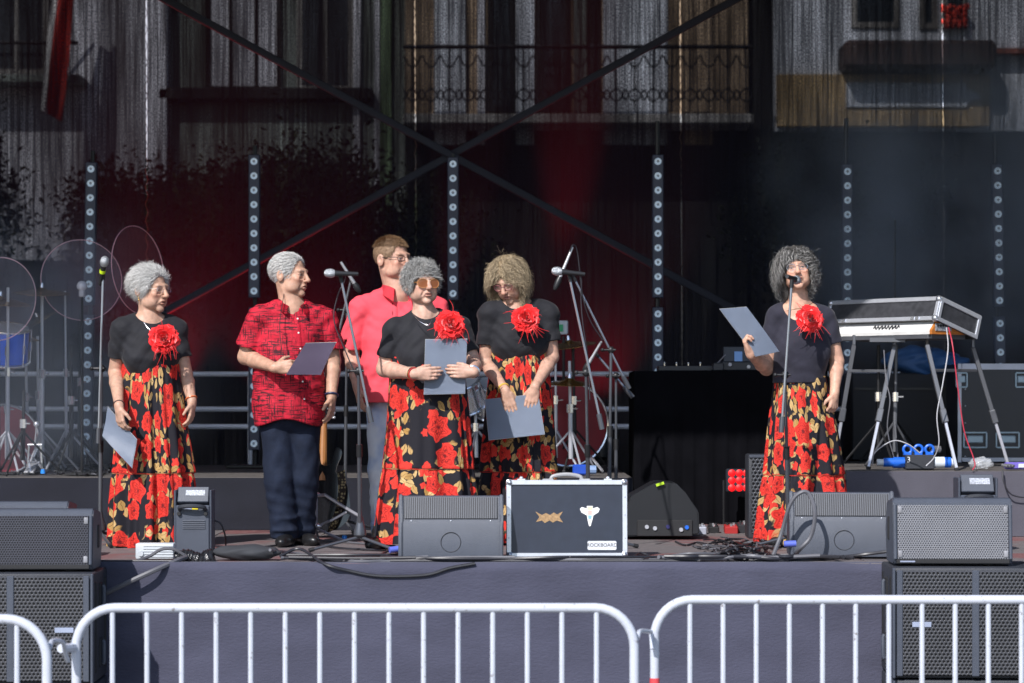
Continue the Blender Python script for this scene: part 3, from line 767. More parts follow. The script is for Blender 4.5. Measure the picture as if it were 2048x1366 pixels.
# ================================================================== sound gear at the stage front
STEEL = mat('black_steel', (0.02, 0.02, 0.022), rough=0.45, metal=0.3)
CAB = mat('black_speaker_paint', (0.026, 0.029, 0.038), rough=0.55, var=0.12, scale=12, bump=0.25, bscale=260)
CAB2 = mat('dark_grey_moulded_plastic', (0.056, 0.065, 0.088), rough=0.5, var=0.08, scale=10, bump=0.2, bscale=300)
ALU = mat('aluminium_edge', (0.66, 0.68, 0.73), rough=0.32, metal=0.55, var=0.06, scale=30)
CHROME = mat('chrome', (0.78, 0.79, 0.83), rough=0.14, metal=0.75, var=0.04)
CHROMED = mat('dull_steel_tube', (0.55, 0.56, 0.62), rough=0.3, metal=0.45, var=0.08)
RUBBER = mat('black_rubber', (0.014, 0.014, 0.016), rough=0.7)
CABLE = mat('black_cable', (0.024, 0.024, 0.030), rough=0.42, var=0.12, scale=30)
CABLEG = mat('grey_cable', (0.11, 0.11, 0.125), rough=0.5)
O3 = Vector((0, 0, 0))
def grille_mat(name, pitch, base, hole, hr=0.34, rough=0.4, metal=0.4):
    g = NG(name, rough=rough, metal=metal); p = g.sep(g.coord('Object'))
    x = g.ma('DIVIDE', p[0], pitch); z = g.ma('DIVIDE', p[2], pitch * 1.732)
    def d(ox):
        a = g.ma('MULTIPLY', g.ma('SUBTRACT', g.ma('FRACT', g.ma('ADD', x, ox)), 0.5), 1.0); c = g.ma('MULTIPLY', g.ma('SUBTRACT', g.ma('FRACT', g.ma('ADD', z, ox)), 0.5), 1.732)
        return g.ma('SQRT', g.ma('ADD', g.ma('MULTIPLY', a, a), g.ma('MULTIPLY', c, c)))
    h = g.step(g.ma('MINIMUM', d(0.0), d(0.5)), hr - 0.06, hr + 0.06)
    var = g.noise(g.coord('Object'), 5, 3)[0]
    g.color(g.mix(h, hole, g.mix(var, tuple(c * 0.75 for c in base), tuple(c * 1.2 for c in base)))); g.bump(h, 0.5, 0.003)
    return g.m
def slat_mat(name, pitch, base, hole):
    g = NG(name, rough=0.5); p = g.sep(g.coord('Object'))
    s = g.step(g.ma('ABSOLUTE', g.ma('SUBTRACT', g.ma('FRACT', g.ma('DIVIDE', p[0], pitch)), 0.5)), 0.10, 0.28)
    g.color(g.mix(s, hole, base)); g.bump(s, 0.6, 0.004); return g.m
G_SUB = grille_mat('sub_perforated_steel', 0.0205, (0.085, 0.087, 0.098), (0.004, 0.004, 0.005))
G_FILL = grille_mat('fill_perforated_steel', 0.0135, (0.055, 0.056, 0.072), (0.006, 0.006, 0.008))
G_FILLR = grille_mat('fill_bright_perforated_steel', 0.0125, (0.26, 0.26, 0.28), (0.035, 0.035, 0.042), 0.32)
G_COMBO = grille_mat('combo_perforated_steel', 0.026, (0.10, 0.105, 0.12), (0.006, 0.006, 0.008), 0.36)
G_SLAT = slat_mat('ribbed_wedge_grille', 0.0115, (0.075, 0.080, 0.095), (0.014, 0.015, 0.018))

def text_mesh(txt, size, M, extrude=0.0008):
    cu = bpy.data.curves.new('txt', 'FONT'); cu.body = txt; cu.size = size; cu.align_x = 'CENTER'; cu.align_y = 'CENTER'; cu.extrude = extrude
    ob = bpy.data.objects.new('txt', cu); COL.objects.link(ob)
    dg = bpy.context.evaluated_depsgraph_get(); me = bpy.data.meshes.new_from_object(ob.evaluated_get(dg)); bpy.data.objects.remove(ob); bpy.data.curves.remove(cu)
    me.transform(M); return me

def subwoofer(label, corner, D, zb, ang, side, w=1.14, h=0.562, d=0.50, badge=True):
    """corner: pixel column of the front inner vertical edge; side +1 = cabinet extends to the right"""
    cx = at(corner, 0, D).x; r = thing('subwoofer', label, 'subwoofer', (cx, D - 15, zb), 'stacked bass cabinets'); r.rotation_euler = (0, 0, ang); s = side
    b = MB(); b.box((s * w / 2, d / 2 + 0.01, h / 2), (w, d, h - 0.004), bev=0.012, seg=2); b.build('cabinet', CAB, r, O3)
    b = MB(); b.box((s * w / 2, -0.002, h / 2), (w - 0.05, 0.02, h - 0.036), bev=0.004); b.build('grille', G_SUB, r, O3)
    for x in (0.035, 0.415, w - 0.415, w - 0.035):
        b = MB(); b.box((s * x, -0.010, h / 2), (0.036 if 0.1 < x < w - 0.1 else 0.030, 0.014, h - 0.030), bev=0.003); b.build('rib', CAB2, r, O3)
    b = MB(); b.box((s * 0.006, -0.008, h / 2), (0.014, 0.03, h - 0.008), bev=0.004); b.build('edge_trim', CAB2, r, O3)
    for z in (0.14, h - 0.14):
        b = MB(); b.box((-s * 0.002, 0.25, z), (0.012, 0.10, 0.15), bev=0.01); hr = b.build('handle_recess', RUBBER, r, O3)
        b = MB(); b.tube([(-s * 0.012, 0.25, z - 0.06), (-s * 0.018, 0.25, z - 0.05), (-s * 0.018, 0.25, z + 0.05), (-s * 0.012, 0.25, z + 0.06)], 0.012, 8); b.build('grip', CAB2, hr, O3)
    for y in (0.08, 0.43):
        b = MB(); b.box((-s * 0.001, y, h / 2), (0.010, 0.03, h - 0.10), bev=0.003); b.build('rigging_rail', STEEL, r, O3)
    if badge:
        b = MB(); b.box((s * 0.145, -0.0155, h * 0.49), (0.095, 0.004, 0.026), bev=0.001); b.build('badge', mat('pale_badge', (0.30, 0.34, 0.45), rough=0.4), r, O3)
    return r
ZL, ZR = 0.001, 0.030
subwoofer('upper bass cabinet of the left stack in front of the stage', 187, 12.84, ZL + 0.566, R(1.5), -1)
subwoofer('lower bass cabinet of the left stack in front of the stage', 187, 12.84, ZL, R(1.5), -1)
subwoofer('upper bass cabinet of the right stack in front of the stage', 1785, 12.84, ZR + 0.566, R(-2.0), 1)
subwoofer('lower bass cabinet of the right stack in front of the stage', 1785, 12.84, ZR, R(-2.0), 1)
for s, cor, z, lab in ((1, 1785, ZR, 'right'),):
    b = MB(); x = at(cor, 0, 12.84).x; b.box((x + s * 0.57, -1.9, z / 2), (1.1, 0.45, z - 0.002), bev=0.005); tag(b.build('wooden_dolly', mat('raw_plywood', (0.35, 0.24, 0.14), rough=0.8)), 'plywood board under the %s bass cabinets' % lab, 'board')

def fill_speaker(label, x0, x1, D, zb, top_px, grille, ang=0.0, bright=0):
    """wide loudspeaker lying on its side on the cabinets, face to the square"""
    X0, X1 = at(x0, 0, D).x, at(x1, 0, D).x; w = X1 - X0; h = at(0, top_px, D).z - zb
    r = thing('loudspeaker', label, 'loudspeaker', ((X0 + X1) / 2, D - 15, zb)); r.rotation_euler = (0, 0, ang)
    prof = [(0, 0.004), (-0.012, 0.03), (0.012, h - 0.03), (0.035, h - 0.006), (0.07, h), (0.30, h * 0.92), (0.36, h * 0.5), (0.30, 0.0), (0.02, 0.0)]
    M = frame((-w / 2, 0, 0), (0, 1, 0), (0, 0, 1), (1, 0, 0)); b = MB(); b.prism(prof, M, w); bmesh.ops.bevel(b.bm, geom=b.bm.edges[:], offset=0.006, segments=2, affect='EDGES'); b.build('cabinet', CAB2, r, O3)
    b = MB(); fr = [(-w / 2 + 0.022, 0.030), (w / 2 - 0.022, 0.030), (w / 2 - 0.022, h - 0.035), (-w / 2 + 0.022, h - 0.035)]
    tl = 0.024 / (h - 0.06)
    b.slab([(x, -0.020 + z * tl - 0.0, z) for x, z in fr], 0.012, (0, 1, 0)); b.build('grille', grille, r, O3)
    b = MB()
    b.box((0, -0.014, 0.017), (w - 0.03, 0.012, 0.022), bev=0.003); b.build('bottom_strip', RUBBER, r, O3)
    b = MB(); b.box((-w / 2 + 0.07, -0.021, 0.017), (0.075, 0.003, 0.007)); b.build('badge', mat('pale_badge'), r, O3)
    for sx in (-1, 1):
        for z in (0.055, h - 0.06):
            b = MB(); b.box((sx * (w / 2 - 0.034), -0.022 + z * tl, z), (0.022, 0.010, 0.034), bev=0.005, seg=2); b.build('grille_clip', mat('worn_grey_plastic', (0.25, 0.25, 0.27), rough=0.4), r, O3)
        b = MB(); b.box((sx * w / 2, 0.20, h * 0.52), (0.010, 0.05, 0.12), bev=0.004); b.build('side_grip', RUBBER, r, O3)
        b = MB(); b.tube([(sx * (w / 2 - 0.010), -0.016, 0.03), (sx * (w / 2 - 0.010), 0.008, h - 0.035)], 0.009, 8); b.build('edge_trim', CAB2, r, O3)
    for x in (-0.3, 0.3):
        b = MB(); b.box((x * w, 0.06, -0.001), (0.04, 0.05, 0.006)); b.build('foot', RUBBER, r, O3)
    return r
fill_speaker('black perforated loudspeaker lying on the left bass stack', -60, 185, 12.95, ZL + 1.134, 1018, G_FILL, R(1.5))
fill_speaker('bright grey perforated loudspeaker lying on the right bass stack', 1787, 2024, 12.95, ZR + 1.134, 996, G_FILLR, R(-2.0))

def wedge(label, x0, x1, D, top_px, ang=0.0, circle=0.5):
    """floor monitor seen from behind: plain lower panel, ribbed upper panel"""
    X0, X1 = at(x0, 0, D).x, at(x1, 0, D).x; w = X1 - X0; h = at(0, top_px, D).z - FLOOR - 0.008
    r = thing('stage_monitor', label, 'monitor', ((X0 + X1) / 2, D - 15, FLOOR + 0.010)); r.rotation_euler = (0, 0, ang)
    M = frame((-w / 2 + 0.015, 0, 0), (0, 1, 0), (0, 0, 1), (1, 0, 0))
    prof = [(0.0, 0.006), (0.004, h * 0.55), (0.022, h * 0.63), (0.075, h * 0.985), (0.10, h), (0.40, h * 0.36), (0.42, 0.02), (0.40, 0.0), (0.02, 0.0)]
    b = MB(); b.prism(prof, M, w - 0.03); b.build('cabinet', CAB2, r, O3)
    for s in (-1, 1):
        b = MB(); M2 = frame((s * (w / 2 - 0.010) - 0.011, 0, 0), (0, 1, 0), (0, 0, 1), (1, 0, 0))
        b.prism([(y - 0.012 if y < 0.2 else y + 0.006, z + (0.008 if z > h * 0.8 else 0)) for y, z in prof], M2, 0.022); bmesh.ops.bevel(b.bm, geom=b.bm.edges[:], offset=0.005, segments=2, affect='EDGES'); b.build('end_cheek', CAB2, r, O3)
    b = MB(); b.slab([(-w / 2 + 0.03, 0.015, h * 0.645), (w / 2 - 0.03, 0.015, h * 0.645), (w / 2 - 0.03, 0.067, h * 0.972), (-w / 2 + 0.03, 0.067, h * 0.972)], 0.010, (0, 1, 0)); b.build('ribbed_grille', G_SLAT, r, O3)
    b = MB(); b.torus(frame(((circle - 0.5) * w, 0.0005, h * 0.27), (1, 0, 0), (0, 0, 1), (0, -1, 0)), 0.053, 0.0022, 30, 6); b.build('round_emblem', CAB, r, O3)
    for x in (-0.38, 0.0, 0.38):
        b = MB(); b.ball((x * w, 0.016, h * 0.605), 0.005, n=8); b.build('screw', ALU, r, O3)
    return r
wedge('dark grey floor monitor beside the flight case at the centre', 797, 1006, 13.62, 993)
wedge('dark grey floor monitor right of the singer under a looped cable', 1580, 1788, 13.75, 986, R(-4), 0.52)
# perforated wedge behind the left loudspeaker
fill_speaker('low perforated monitor behind the left loudspeaker on the stage edge', -110, 135, 13.75, FLOOR + 0.012, 1003, G_FILL)

# ------------------------------------------------------------------ flight case standing on edge
D = 13.78; x0, x1 = at(1013, 0, D).x, at(1255, 0, D).x; w = x1 - x0; z0 = FLOOR + 0.010; h = at(0, 960, D).z - z0; d = 0.14
r = thing('flight_case', 'black pedalboard flight case with stickers and aluminium edges standing on its side', 'flight case', ((x0 + x1) / 2, D - 15, z0)); r.rotation_euler = (R(-4), 0, R(1))
b = MB(); b.box((0, d / 2, h / 2), (w - 0.012, d, h - 0.012)); b.build('panel', mat('black_laminate', (0.022, 0.028, 0.046), rough=0.38, var=0.12, scale=14, bump=0.08, bscale=200), r, O3)
e = 0.026
for c, s in (((0, -0.002, h - e / 2), (w - 2 * e, 0.012, e)), ((0, -0.002, e / 2), (w - 2 * e, 0.012, e * 0.8)), ((-w / 2 + e / 2, -0.002, h / 2), (e, 0.012, h - 2 * e)), ((w / 2 - e / 2, -0.002, h / 2), (e, 0.012, h - 2 * e)),
             ((0, d / 2, h - 0.005), (w - 0.02, d - 0.01, 0.010)), ((-w / 2 + 0.005, d / 2, h / 2), (0.010, d - 0.01, h - 0.02)), ((w / 2 - 0.005, d / 2, h / 2), (0.010, d - 0.01, h - 0.02))):
    b = MB(); b.box(c, s, bev=0.002); b.build('edge_profile', ALU, r, O3)
for sx in (-1, 1):
    for sz in (0, 1):
        b = MB(); b.box((sx * (w / 2 - 0.015), 0.004, e / 2 if not sz else h - e / 2), (0.036, 0.030, 0.036), bev=0.012, seg=2); b.ball((sx * (w / 2 - 0.017), -0.010, e / 2 if not sz else h - e / 2), 0.014, n=10); b.build('ball_corner', mat('cast_steel_corner', (0.50, 0.52, 0.56), rough=0.3, metal=0.8), r, O3)
    for z in (0.25, 0.55, 0.78):
        b = MB(); b.ball((sx * (w / 2 - e / 2), -0.009, h * z), 0.0035, n=6); b.build('rivet', CHROMED, r, O3)
b = MB(); b.tube(spline([(-0.085, 0.06, h + 0.004), (-0.07, 0.06, h + 0.024), (0, 0.06, h + 0.034), (0.07, 0.06, h + 0.024), (0.085, 0.06, h + 0.004)], 5), 0.010, 8)
for s in (-1, 1): b.box((s * 0.10, 0.06, h + 0.004), (0.06, 0.04, 0.010), bev=0.003)
b.build('handle', mat('grey_handle_rubber', (0.30, 0.30, 0.31), rough=0.5), r, O3)
for s in (-0.72, 0.72):
    b = MB(); b.box((s * w / 2 - 0.01, 0.06, h + 0.004), (0.045, 0.05, 0.012), bev=0.003); b.ball((s * w / 2 - 0.01, 0.055, h + 0.012), 0.012, n=8); b.build('latch', CHROME, r, O3)
k = w / 242.0
def cp(px, py, y=-0.0015): return ((px - 1134) * k, y, h - (py - 960) * k)
FX = lambda y: frame((0, y, 0), (1, 0, 0), (0, 0, 1), (0, -1, 0))
poly = lambda P: [(cp(*q)[0], cp(*q)[2]) for q in P]
b = MB(); b.prism(poly([(1175, 1084), (1177, 1082), (1231, 1082), (1233, 1084), (1233, 1098), (1231, 1100), (1177, 1100), (1175, 1098)]), FX(0.0), 0.0025); pl = b.build('name_plate', mat('silver_sticker', (0.58, 0.60, 0.64), rough=0.35), r, O3)
me = text_mesh('ROCKBOARD', 0.0265, frame(cp(1204, 1090.5, -0.003), (1, 0, 0), (0, 0, 1), (0, -1, 0))); link_mesh('lettering', me, mat('dark_print', (0.02, 0.022, 0.03)), pl)
# gold thorny band-logo sticker
b = MB(); b.prism(poly([(1071, 1023), (1084, 1030), (1092, 1026), (1100, 1030), (1108, 1025), (1114, 1029), (1126, 1023), (1119, 1034), (1126, 1045), (1114, 1041), (1106, 1045), (1099, 1041), (1090, 1046), (1084, 1041), (1072, 1044), (1079, 1034)]), FX(0.0), 0.002); lg = b.build('logo_sticker', mat('gold_print', (0.34, 0.21, 0.10), rough=0.5, var=0.3, scale=80), r, O3)
b = MB()
for q in ([(1080, 1030), (1083, 1035), (1079, 1040)], [(1086, 1041), (1087, 1031), (1091, 1034), (1087, 1036)], [(1094, 1031), (1094, 1040)], [(1098, 1031), (1102, 1036), (1098, 1040), (1098, 1031)], [(1109, 1031), (1105, 1035), (1109, 1040)], [(1112, 1040), (1112, 1032), (1117, 1031), (1113, 1036), (1118, 1040)]):
    b.tube([cp(x, y, -0.0028) for x, y in q], 0.0016, 4)
b.build('lettering', mat('dark_print'), lg)
# white winged sticker
b = MB(); b.prism(poly([(1160, 1018), (1164, 1014), (1174, 1017), (1174, 1012), (1186, 1012), (1186, 1017), (1195, 1014), (1200, 1018), (1197, 1025), (1187, 1031), (1185, 1040), (1183, 1046), (1182, 1051), (1180, 1053), (1178, 1051), (1176, 1043), (1174, 1031), (1163, 1025)]), FX(0.0), 0.002); st = b.build('winged_sticker', mat('white_sticker', (0.80, 0.80, 0.80), rough=0.5), r, O3)
for P, c in (([(1175, 1013), (1185, 1013), (1185, 1020), (1175, 1020)], (0.6, 0.62, 0.42)), ([(1176, 1021), (1184, 1021), (1184, 1030), (1176, 1030)], (0.62, 0.42, 0.38)), ([(1176, 1031), (1184, 1031), (1183, 1038), (1177, 1038)], (0.22, 0.42, 0.58))):
    b = MB(); b.prism(poly(P), FX(-0.002), 0.001); b.build('print_patch', mat('print_%d' % int(c[0] * 1000 + c[2] * 100), c, rough=0.6), st, O3)

# ------------------------------------------------------------------ crowd barriers
BARR = mat('white_painted_steel', (0.52, 0.545, 0.62), rough=0.35, var=0.10, scale=14, bump=0.05, bscale=120)
_g = NG('white_painted_steel_chipped', rough=0.36); _q = _g.coord('Object')
_w = _g.mix(_g.noise(_q, 9, 4)[0], (0.46, 0.49, 0.56), (0.57, 0.59, 0.66))
_g.color(_g.mix(_g.ma('MULTIPLY', _g.step(_g.noise(_q, 38, 4, 0.65)[0], 0.63, 0.69), 0.75), _w, (0.16, 0.13, 0.12))); _g.bump(_g.noise(_q, 120, 2)[0], 0.1, 0.002); BARR = _g.m
def barrier(label, x0, x1, D, top_px, bars, ztop=None, hook=0):
    X0, X1 = at(x0, 0, D).x, at(x1, 0, D).x; zt = at(0, top_px, D).z; y = D - 15
    r = thing('crowd_barrier', label, 'barrier', ((X0 + X1) / 2, y, 0), 'white crowd barriers along the stage front'); rad = 0.021; cr = 0.17; zb = 0.16
    pts = [(X0 + rad, y, 0.02), (X0 + rad, y, zt - cr)] + [(X0 + rad + cr - cr * math.cos(a), y, zt - rad - cr + cr * math.sin(a)) for a in [math.pi / 2 * i / 8 for i in range(1, 9)]]
    pts += [(X1 - rad - cr + cr * math.sin(a), y, zt - rad - cr + cr * math.cos(a)) for a in [math.pi / 2 * i / 8 for i in range(0, 9)]] + [(X1 - rad, y, 0.02)]
    b = MB(); b.tube(pts, rad, 12); b.build('frame', BARR, r)
    b = MB(); b.tube([(X0 + rad, y, zb), (X1 - rad, y, zb)], 0.018, 10); b.build('bottom_rail', BARR, r)
    for px in bars:
        x = at(px, 0, D).x; lean = 0.012; off = min(x - X0 - rad, X1 - rad - x); zz = zt - rad - (cr - math.sqrt(max(0, cr * cr - (cr - off) ** 2)) if off < cr else 0)
        b = MB(); b.tube([(x, y, zb), (x - lean * 0, y, zz)], 0.0118, 8); b.build('bar', BARR, r)
    for x in (X0 + 0.25, X1 - 0.25):
        b = MB(); b.tube([(x, y - 0.30, 0.012), (x, y - 0.05, 0.05), (x, y, zb), (x, y + 0.05, 0.05), (x, y + 0.30, 0.012)], 0.014, 8); b.build('foot', BARR, r)
    return r, X0, X1, y, zt
sp = [225 + 69.15 * i for i in range(16)]
r1_, _, XL, yl, zl = barrier('white crowd barrier cut off at the left edge of the picture', -980, 104, 10.55, 1228, [34 - 70 * i for i in range(14)])
r2_, XM0, XM1, ym, zm = barrier('long white crowd barrier in the middle below the flight case', 143, 1278, 11.12, 1206, [225 + 69.15 * i for i in range(15)])
r3_, XR0, XR1, yr3, zr3 = barrier('white crowd barrier in front of the right bass stack', 1300, 2430, 11.56, 1190, [1380 + 66.3 * i for i in range(16)])
# coupling hooks
b = MB(); p = lambda px, py, D: at(px, py, D)
b.tube(spline([p(100, 1296, 10.60), p(104, 1282, 10.7), p(122, 1282, 10.8), p(128, 1290, 10.85), p(130, 1305, 10.9), p(136, 1322, 10.95)], 4), 0.010, 8); b.build('coupling_hook', BARR, r1_)
b = MB(); b.tube([p(122, 1297, 10.98), p(146, 1295, 11.10)], 0.020, 8); b.build('coupling_eye', BARR, r2_)
b = MB(); b.tube(spline([p(1275, 1277, 11.15), p(1279, 1263, 11.2), p(1290, 1262, 11.35), p(1302, 1264, 11.5)], 4), 0.010, 8); b.tube([p(1302, 1264, 11.53), p(1304, 1298, 11.5)], 0.009, 8); b.build('coupling_hook', BARR, r3_)
b = MB(); xx = XR0 + 0.021; b.tube([(xx, yr3, at(0, 1400, 11.56).z), (xx, yr3, at(0, 1356, 11.56).z)], 0.0225, 12); b.build('red_sticker', mat('red_tape', (0.65, 0.06, 0.07), rough=0.5), r3_)

# ------------------------------------------------------------------ spark machines
def spark(label, x0, x1, D, top_px, bottom_px=None, z0=None, ang=0.0):
    X0, X1 = at(x0, 0, D).x, at(x1, 0, D).x; w = X1 - X0; z0 = FLOOR + 0.006 if z0 is None else z0; h = at(0, top_px, D).z - z0
    r = thing('spark_machine', label, 'spark machine', ((X0 + X1) / 2, D - 15, z0)); r.rotation_euler = (0, 0, ang); d = 0.19
    b = MB(); b.box((0, d / 2, h * 0.36), (w * 0.92, d, h * 0.72), bev=0.006); b.build('body', CAB2, r, O3)
    for s in (-1, 1):
        b = MB(); b.box((s * w * 0.48, d / 2, h * 0.47), (0.012, d * 0.9, h * 0.94), bev=0.004); b.build('side_plate', CAB2, r, O3)
        b = MB(); b.lathe([(0.0, 0), (0.010, 0), (0.012, 0.008), (0.010, 0.016), (0, 0.016)], axis_frame(Vector((s * w * 0.36, -0.001, h * 0.60)), (0, -1, 0)), 12); b.build('knob', RUBBER, r, O3)
    b = MB(); M = frame((0, 0.055, h * 0.85), (1, 0, 0), (0, math.sin(R(25)), math.cos(R(25))), (0, -math.cos(R(25)), math.sin(R(25))))
    b.fbox(M, (0, 0, 0), (w * 0.84, h * 0.24, 0.05), bev=0.004); hd = b.build('control_head', CAB2, r, O3)
    b = MB(); b.fbox(M, (w * 0.06, h * 0.02, 0.026), (w * 0.52, h * 0.085, 0.004)); b.build('label_plate', mat('printed_label', (0.35, 0.37, 0.42), rough=0.5, var=0.6, scale=160), hd, O3)
    b = MB(); b.tube(spline([(-w * 0.34, -0.004, h * 0.66), (-w * 0.30, -0.03, h * 0.70), (0, -0.045, h * 0.715), (w * 0.30, -0.03, h * 0.70), (w * 0.34, -0.004, h * 0.66)], 4), 0.012, 8); b.build('carry_handle', CAB, r, O3)
    b = MB(); b.box((w * 0.07, -0.003, h * 0.675), (w * 0.16, 0.006, h * 0.03)); b.build('warning_label', mat('yellow_label', (0.75, 0.62, 0.03), rough=0.5), r, O3)
    b = MB(); b.box((-w * 0.12, -0.003, h * 0.675), (w * 0.2, 0.006, h * 0.028)); b.build('white_label', mat('pale_badge'), r, O3)
    for i in range(5):
        b = MB(); b.box((w * 0.04, -0.003, h * (0.50 - i * 0.028)), (w * 0.62, 0.008, h * 0.010), bev=0.002); b.build('vent_louvre', mat('edge_worn_plastic', (0.16, 0.17, 0.20), rough=0.45), r, O3)
    return r
spark('upright grey spark machine in front of the far left woman', 348, 422, 14.05, 972)
spark('grey spark machine behind the right loudspeaker', 1918, 1996, 14.3, 946)

# ------------------------------------------------------------------ white distribution box, taped bundle, sandbag
D = 13.62; r = thing('power_box', 'small white ribbed power box on the stage edge at left', 'box', (at(309, 0, D).x, D - 15, FLOOR + 0.010)); w = 0.205
b = MB(); b.box((0, 0.05, 0.042), (w, 0.10, 0.084), bev=0.008, seg=2); b.build('case', mat('white_abs_plastic', (0.52, 0.55, 0.58), rough=0.45), r, O3)
for i in range(5):
    b = MB(); b.box((0.02, -0.001, 0.014 + i * 0.014), (w * 0.78, 0.006, 0.008), bev=0.002); b.build('rib', mat('white_abs_plastic'), r, O3)
b = MB(); b.lathe([(0, 0.012), (0.014, 0.012), (0.016, 0), (0, 0)], axis_frame(Vector((-0.072, 0.0, 0.03)), (0, -1, 0)), 14); b.build('knob', mat('white_abs_plastic'), r, O3)
b = MB(); rr = random.Random(3)
n, mseg = 34, 18; pts = [at(352 + 76 * i / n, 1117 - 4 * math.sin(i * 0.2), 13.55) for i in range(n + 1)]
TAPE = mat('shiny_black_tape', (0.018, 0.018, 0.021), rough=0.22, var=0.2, scale=30, bump=0.9, bscale=45)
b.tube(pts, [0.034 + 0.010 * rr.random() + (0.012 if i > n * 0.7 else 0) for i in range(n + 1)], mseg); tag(b.build('taped_bundle', TAPE), 'cable joint wrapped in crinkled shiny black tape on the stage edge', 'cable joint')
Fd = Field(np.array(at(493, 1113, 13.62)) - 0.28, np.array(at(493, 1113, 13.62)) + 0.28, 0.006)
c_ = at(493, 1113, 13.62); c_.z = FLOOR + 0.046
Fd.op(ell_fn(c_, (0.185, 0.075, 0.043)), 0.02); Fd.wrinkle(lambda x, y, z: 0.003 * np.sin(x * 40 + 3 * np.sin(z * 60))); V, F = Fd.mesh()
tag(np_mesh('sandbag', V, F, mat('black_sandbag_cloth', (0.030, 0.032, 0.038), rough=0.8, bump=0.2, bscale=200), org=Vector((c_.x, c_.y, FLOOR + 0.004))), 'flat black oval sandbag lying on the stage edge at left', 'sandbag')
# ================================================================== light towers
HOUS = mat('batten_housing', (0.034, 0.040, 0.070), rough=0.5, var=0.1)
LENSR = mat('batten_lens', (0.72, 0.84, 0.95), rough=0.2, var=0.05, coat=0.5, emit=(0.5, 0.68, 0.9), estr=0.10)
LENSC = mat('batten_lens_core', (0.25, 0.30, 0.36), rough=0.3)
lens_me = None
def lens_mesh():
    b = MB(); M = frame((0, 0, 0), (1, 0, 0), (0, 0, 1), (0, -1, 0))
    b.lathe([(0.0, 0.004), (0.007, 0.004), (0.010, 0.009), (0.023, 0.010), (0.0275, 0.004), (0.0275, -0.004), (0, -0.004)], M, 14)
    me = b.mesh('lens'); me.materials.append(LENSR); me.materials.append(LENSC)
    for p in me.polygons:
        if (Vector((p.center.x, 0, p.center.z))).length < 0.009: p.material_index = 1
    return me
lens_me = lens_mesh(); DT = 19.0
for px, yf, lean, lab, ptop in ((182, 338, -10, 'leaning slim light tower behind the drums at far left', 300), (508, 323, 0, 'slim light tower behind the man in the patterned shirt', 290), (906, 328, 0, 'slim light tower behind the sunglasses woman', 306),
                          (1316, 323, 0, 'slim light tower above the black draped table', 240), (1695, 343, 0, 'slim light tower behind the singer and keyboard', 235), (1995, 342, 9, 'leaning slim light tower at far right behind the keyboard', 268)):
    X = lambda y: at(px + lean * (y - yf) / 560.0, 0, DT).x
    Z = lambda y: at(0, y, DT).z
    zf = FLOOR + (0.35 if px < 1262 else (0.415 if px > 1692 else 0.0)) + 0.004
    r = thing('light_tower', lab, 'light tower', (X(905), DT - 15, zf), 'six slim light towers along the backdrop')
    b = MB(); b.tube([(X(905), DT - 14.93, zf), (X(ptop), DT - 14.93, Z(ptop))], 0.016, 8); b.build('pole', STEEL, r)
    b = MB(); b.box((X(905), DT - 14.93, zf + 0.012), (0.4, 0.35, 0.02), bev=0.004); b.build('base_plate', STEEL, r)
    for k in range(2):
        y0 = yf + 305 * k; ya, yb = y0 - 14, y0 + 9 * 28.8 + 13
        zc = (Z(ya) + Z(yb)) / 2; xa, xb = X(ya), X(yb); ang = math.atan2(xb - xa, Z(ya) - Z(yb))
        b = MB(); b.box(((xa + xb) / 2, DT - 15 + 0.03, zc), (0.084, 0.06, Z(ya) - Z(yb)), rot=(0, ang * -1, 0), bev=0.006); h = b.build('batten', HOUS, r)
        b = MB(); b.box(((xa + xb) / 2, DT - 15 + 0.062, zc), (0.05, 0.012, 0.06)); b.build('clamp', STEEL, r)
        for i in range(10):
            y = y0 + 28.8 * i; o = link_mesh('lens', lens_me, None, h); o.location = Vector((X(y), DT - 15 - 0.003, Z(y))) - root_loc(h)

# ================================================================== microphones and stands
MICB = mat('black_mic_body', (0.020, 0.020, 0.022), rough=0.4); MICG = mat('silver_mic_mesh', (0.48, 0.50, 0.53), rough=0.35, metal=0.7, bump=0.5, bscale=500)
STANDM = mat('black_stand_tube', (0.10, 0.105, 0.12), rough=0.3, metal=0.5, var=0.1)
def microphone(label, p, d, L=0.165, band=None, col=MICB, slim=False):
    """p = clip point, d = direction of the head"""
    d = Vector(d).normalized(); p = Vector(p); r = thing('microphone', label, 'microphone', p - d * L * 0.45)
    M = axis_frame(p, d); b = MB(); rr = 0.75 if slim else 1.0
    b.lathe([(0, -L * 0.55), (0.011 * rr, -L * 0.55), (0.012 * rr, -L * 0.5), (0.014 * rr, 0), (0.018 * rr, L * 0.25), (0, L * 0.25)], M, 14); b.build('body', col, r)
    b = MB(); b.lathe([(0, L * 0.25), (0.020 * rr, L * 0.25), (0.026 * rr, L * 0.34), (0.0265 * rr, L * 0.42), (0.022 * rr, L * 0.54), (0.012 * rr, L * 0.60), (0, L * 0.61)], M, 16); b.build('head_mesh', MICG if not slim else MICB, r)
    if band:
        b = MB(); b.lathe([(0.0155, -L * 0.06), (0.0175, -L * 0.06), (0.0185, L * 0.06), (0.0165, L * 0.06)], M, 14); b.build('coloured_band', mat('band_%d' % int(band[1] * 100), band, rough=0.4), r)
    return r
